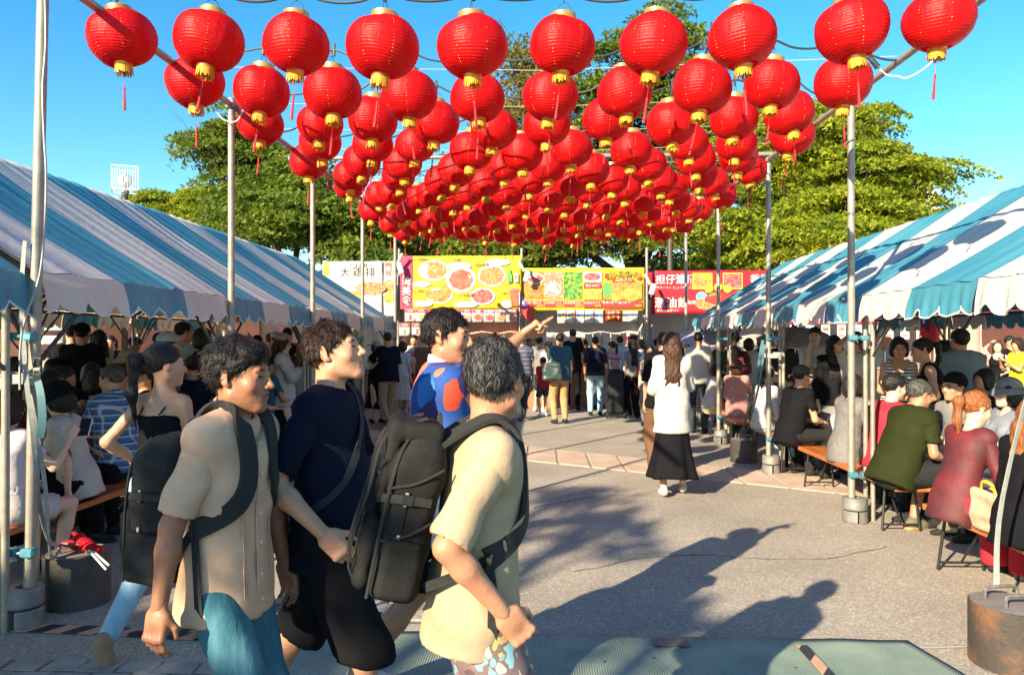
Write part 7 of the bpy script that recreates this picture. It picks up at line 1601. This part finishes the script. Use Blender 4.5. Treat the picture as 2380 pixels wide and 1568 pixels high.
crowd([
 ('man in a black tee and black cap standing near the drink poster', 190, 8.9, 15, S_(lod=1, top=('tee', BLK, -.1), bottom=('trousers', BLK), hat=('cap', BLK), H=1.82, build=1.12)),
 ('man with black hair behind the black capped man', 166, 10.2, 30, S_(top=('tee', BLK, -.1), bottom=('trousers', BLK), H=1.84)),
 ('woman in a cream blouse with shoulder length hair in profile', 230, 10.0, 75, S_(lod=1, sex='f', top=('blouse', CRM, -.0), bottom=('skirt', BLK, .6, .1), hair=('long+.22', H_BLK), H=1.76, sk=2)),
 ('woman in black holding both hands up to her mouth by the peach wall', 258, 12.5, 180, S_(sex='f', top=('tee', BLK, -.05), bottom=('trousers', BLK), hair=('tail+.2', H_BLK), H=1.70, sk=1, rh='eat', lh='eat')),
 ('person in a dark cap and slate apron at the yellow counter', 312, 12.0, -20, S_(top=('tee', cloth((.16, .2, .24), 'slate_apron'), -.1), bottom=('trousers', BLK), hat=('cap', BLK), H=1.66)),
 ('person in a dark knit cap beside the red banner under the left tent', 372, 11.0, -50, S_(top=('tee', BRNC, -.05), bottom=('trousers', BLK), hat=('beanie', CHAR), H=1.72)),
 ('man in a pale teal tee with short hair near the tent edge', 424, 9.0, -35, S_(lod=1, top=('tee', cloth((.25, .36, .37), 'pale_teal'), -.1), bottom=('trousers', BLK), H=1.84)),
 ('person in a pale blue cap seated below the tent edge', 388, 7.4, -50, S_(lod=1, pose='sit', top=('tee', BRNC, -.05), bottom=('trousers', BLK), hat=('cap', LBL), H=1.72, seat=.80, head=(0, -6, 0))),
 ('dark haired man standing against the peach stall wall', 408, 12.6, 160, S_(top=('tee', WHT, -.05), bottom=('trousers', BLK), H=1.74)),
 ('person in a dark hood standing behind the pale teal tee', 470, 8.4, -60, S_(top=('jacket', BLK, -.1), bottom=('trousers', BLK), hair=('bob', H_BLK), H=1.76)),
 ('person in a white cap in front of the red menu strip', 640, 13.0, 30, S_(top=('tee', WHT, -.1), bottom=('trousers', BLK), hat=('cap', WHT), H=1.76)),
 ('man with thick black hair facing the red menu strip', 668, 13.4, -10, S_(top=('tee', CHAR, -.1), bottom=('trousers', BLK), hair=('full', H_BLK), H=1.84)),
 ('man in a maroon tee in front of the peach walls between tents', 598, 13.6, 40, S_(top=('tee', MARO, -.1), bottom=('trousers', BLK), hat=('cap', BLK), H=1.70)),
 ('person with greying hair near the third left pole', 628, 14.0, -20, S_(top=('tee', GRY, -.1), bottom=('trousers', BLK), hair=('full', H_GRY), H=1.74)),
 ('woman in black with loose brown hair left of the white sun hat', 705, 12.8, -20, S_(sex='f', top=('tank', BLK, -.1), bottom=('trousers', BLK), hair=('wavy+.25', H_BRN), H=1.68)),
 ('man in a white shirt between the third and fourth left poles', 800, 13.0, -30, S_(top=('shirt', WHT, -.1), bottom=('trousers', CHAR), H=1.76)),
 ('man in a black tee seated under the last left tent', 812, 11.5, 70, S_(pose='sit', top=('tee', BLK, -.1), bottom=('trousers', CHAR), H=1.70, shoes=SNK_W, lean=15)),
 ('woman in a white dress behind the navy shirted leaning man', 935, 15.6, -20, S_(sex='f', top=('tee', LBL, -.1), bottom=('skirt', WHT, .6, .12), hair=('bob', H_BLK), H=1.6)),
 ('woman in a black sleeveless top seated beside the plaid shirt', 222, 7.1, 60, S_(lod=1, sex='f', pose='sit', top=('tank', BLK, -.05), bottom=('trousers', BLK), hair=('bob', H_BLK), H=1.68, sk=1, rh='table', lh='lap', seat=.46)),
 ('man in dark clothes and spectacles right of the plaid shirt', 338, 7.0, 120, S_(lod=1, pose='sit', top=('tee', MARO, -.05), bottom=('trousers', BLK), H=1.74, glasses=True, rh='table', lh='lap', seat=.5)),
 ('woman with long dark hair seated left behind the bucket hat', 118, 6.0, -90, S_(sex='f', pose='sit', top=('tee', TEAL, -.05), bottom=('trousers', BLK), hair=('long+.3', H_BLK), H=1.70, rh='table', lh='lap', seat=.5)),
 ('person with dark bobbed hair at the far left table', 40, 5.8, -80, S_(sex='f', pose='sit', top=('tee', MARO, -.05), bottom=('trousers', BLK), hair=('bob', H_DBR), H=1.68, rh='table', lh='lap', seat=.5)),
 ('man in a khaki bucket hat seated in the middle of the left crowd', 300, 8.0, -30, S_(pose='sit', top=('tee', GRN, -.05), bottom=('trousers', BLK), hat=('bucket', KHA), H=1.74, seat=.62)),
], group=G_L)
# deeper rows in the shade, each in a combination of its own
tops = [('plain black', BLK), ('charcoal', CHAR), ('navy', NAVY), ('maroon', MARO), ('brown', BRNC), ('dark green', GRN), ('teal', TEAL), ('grey', GRY)]
hrs = [('short black hair', ('short', H_BLK), 'm'), ('long black hair', ('long+.3', H_BLK), 'f'), ('a dark bob', ('bob', H_DBR), 'f'), ('a hair bun', ('bun', H_BLK), 'f'), ('thick brown hair', ('full', H_BRN), 'm')]
spots = [(70, 7.2), (150, 7.4), (215, 7.6), (262, 7.0), (330, 7.3), (105, 8.6), (180, 9.0), (255, 9.2), (330, 9.4), (420, 7.0), (455, 8.0), (500, 9.6), (560, 8.2), (585, 10.2), (610, 9.3), (700, 10.4), (735, 11.2), (470, 10.6), (400, 9.9), (60, 9.2), (20, 8.2), (770, 11.8), (285, 8.4), (135, 6.6), (350, 8.5), (440, 9.0), (525, 8.9), (545, 11.0), (650, 11.4), (210, 10.0), (90, 10.4), (300, 10.6)]
for i, (x, Yd) in enumerate(spots):
    cn, cm = tops[i % 8]; hn, hv, sx = hrs[(i*3+i//5+i//8) % 5]
    person('seated %s in %s with %s %s' % ('woman' if sx == 'f' else 'man', cn, hn, ['behind the plaid shirted man', 'below the drink poster', 'between the left tent poles', 'under the third left tent'][(i >= 5)+(i >= 11)+(i >= 17)] if i < 22 else 'in the middle of the left crowd'), XW(x, Yd), Yd, rnd.uniform(-110, 110), H=rnd.uniform(1.62, 1.8), sex=sx, pose='sit', top=('tee', cm, -.05), bottom=('trousers', BLK), hair=hv, rh='table', lh='lap', lean=rnd.uniform(0, 14), seat=rnd.uniform(.46, .6), group=G_L, sk=rnd.randrange(3))
# --- bags, trolley, umbrellas
t = thing('tote_bag', 'beige canvas tote lying on the right bench', 'bag', (2.80, 4.78, .42))
Sg = Sh().u(bx((0, 0, .12), (.09, .19, .13), None, .05), .03).cut(bx((0, 0, .27), (.05, .16, .09), None, .03), .02); Sg.fx = wr_fx(.010, 3, 1.3); np_obj('bag_body', [Sg.mesh(.009)], cloth((.56, .42, .28), 'beige_canvas'), t)
for sx in (-1, 1): put('handle', MB().ribbon(smooth_pts([(sx*.06, -.08, .22), (sx*.07, -.05, .30), (sx*.07, .05, .30), (sx*.06, .08, .22)]), (sx, 0, .2), .022, .005), cloth((.60, .45, .06), 'yellow_webbing'), t, True)
t = thing('tote_bag', 'dark green leather tote hanging from the teal tee man', 'bag', (XW(1283, 14.35), 14.35, .0)); Sg = Sh().u(bx((0, 0, 1.02), (.16, .06, .16), None, .04), .02).u(bx((0, 0, .95), (.19, .07, .10), None, .04), .05); Sg.fx = wr_fx(.008, 4); np_obj('bag_body', [Sg.mesh(.014)], mat('dark_green_leather', (.03, .055, .05), .45), t)
for k in (-1, 1): put('handle', MB().ribbon(smooth_pts([(-.08, .03*k, 1.15), (-.04, .03*k, 1.36), (.03, .04*k, 1.36), (.08, .03*k, 1.15)]), (0, 1, 0), .02, .006), MATS['dark_green_leather'], t, True)
t = thing('luggage_trolley', 'tall black wheeled case standing in the crowd', 'trolley', (XW(1430, 15.6), 15.6, 0)); put('case', MB().box((0, 0, .56), (.34, .26, .90), bev=.04), M_BAGB, t); put('lid_panel', MB().box((0, -.135, .62), (.28, .02, .6), bev=.008), M_STR, t)
for sx in (-1, 1): put('wheel', MB().tube((sx*.15, .0, .07), (sx*.19, .0, .07), .07, 16), M_LEGB, t, True); put('handle_tube', MB().tube((sx*.11, .10, 1.0), (sx*.11, .10, 1.22), .01, 6), M_MET, t, True)
put('grip', MB().tube((-.12, .10, 1.22), (.12, .10, 1.22), .014, 8), M_LEGB, t, True)
t = thing('handbag', 'red handbag held in front of the wide black trousers', 'bag', (XW(1498, 15.2), 15.2, .95)); Sg = Sh().u(bx((0, 0, .0), (.17, .07, .08), None, .04), .02); Sg.fx = wr_fx(.006, 1); np_obj('bag_body', [Sg.mesh(.014)], REDC, t); put('handle', MB().path(smooth_pts([(-.1, 0, .07), (0, 0, .2), (.1, 0, .07)]), .008, 6), REDC, t, True)
t = thing('handbag', 'cream shoulder bag on the ground beside the seated woman in yellow trousers', 'bag', gr(1618, 985)); Sg = Sh().u(bx((0, 0, .13), (.12, .07, .12), None, .04), .02); np_obj('bag_body', [Sg.mesh(.014)], CRM, t); put('handle', MB().path(smooth_pts([(-.07, 0, .23), (0, 0, .42), (.07, 0, .23)]), .008, 6), CRM, t, True)
def umbrella(label, p, r_, m, h):
    t = thing('umbrella', label, 'umbrella', p); n = 8; rows = 5; mb = MB()
    for i in range(rows+1):
        q = i/rows
        for j in range(n*4):
            a = 2*math.pi*j/(n*4); k = 1-.07*abs(math.sin(a*n/2))*q*q; mb.v.append((r_*q*k*math.cos(a), r_*q*k*math.sin(a), h-.30*r_*q**1.8-.02*abs(math.sin(a*n/2))*q))
    nn = n*4; mb.f = [(i*nn+j, i*nn+(j+1) % nn, (i+1)*nn+(j+1) % nn, (i+1)*nn+j) for i in range(rows) for j in range(nn)]
    put('canopy', mb, m, t, True, angle=180); put('shaft', MB().tube((0, 0, h-.75), (0, 0, h+.06), .009, 6), M_MET, t, True)
    for j in range(n): a = 2*math.pi*j/n; put('rib', MB().path([(r_*q*math.cos(a)*.98, r_*q*math.sin(a)*.98, h-.012-.30*r_*q**1.8) for q in (0, .33, .66, 1)], .003, 4), M_MET, t, True)
    t.rotation_euler = (R(10), R(-8), .3)
umbrella('lilac umbrella open beside the first poles of the right tents', (XW(1655, 14.6), 14.6, .0), .62, cloth((.42, .36, .45), 'lilac_umbrella', .6), 1.88)
umbrella('grey umbrella open above the man with two plates', (XW(1850, 12.4), 12.4, .0), .60, cloth((.30, .29, .31), 'grey_umbrella', .6), 1.84)
t = thing('checked_cloth', 'red and white checked tablecloth at the far right tables', 'tablecloth', (XW(1640, 13.6), 13.6, 0)); CHK = stripes_mat('red_gingham', [(.5, (.55, .08, .09)), (.5, (.66, .60, .58))], 2, .05)
put('cloth', MB().grid(lambda u, v: (-.35+.7*u, .02*math.sin(u*15), .35+.42*v), 16, 6), CHK, t, True); put('cloth_top', MB().grid(lambda u, v: (-.35+.7*u, .7*v, .772), 4, 4), CHK, t)

hp = J0['wri'][-1 if False else 1]; t = thing('smartphone', 'pale smartphone held out by the person in lilac at the left edge', 'phone', tuple(J0['root'].location), J0['root'].rotation_euler.z)
put('phone_body', MB().box(hp+Vector((.0, .13, .05)), (.075, .010, .15), Euler((R(-35), 0, R(20))).to_matrix(), bev=.004), M_WW, t); put('phone_screen', MB().box(hp+Vector((.0, .124, .054)), (.066, .003, .136), Euler((R(-35), 0, R(20))).to_matrix()), M_EYE, t)
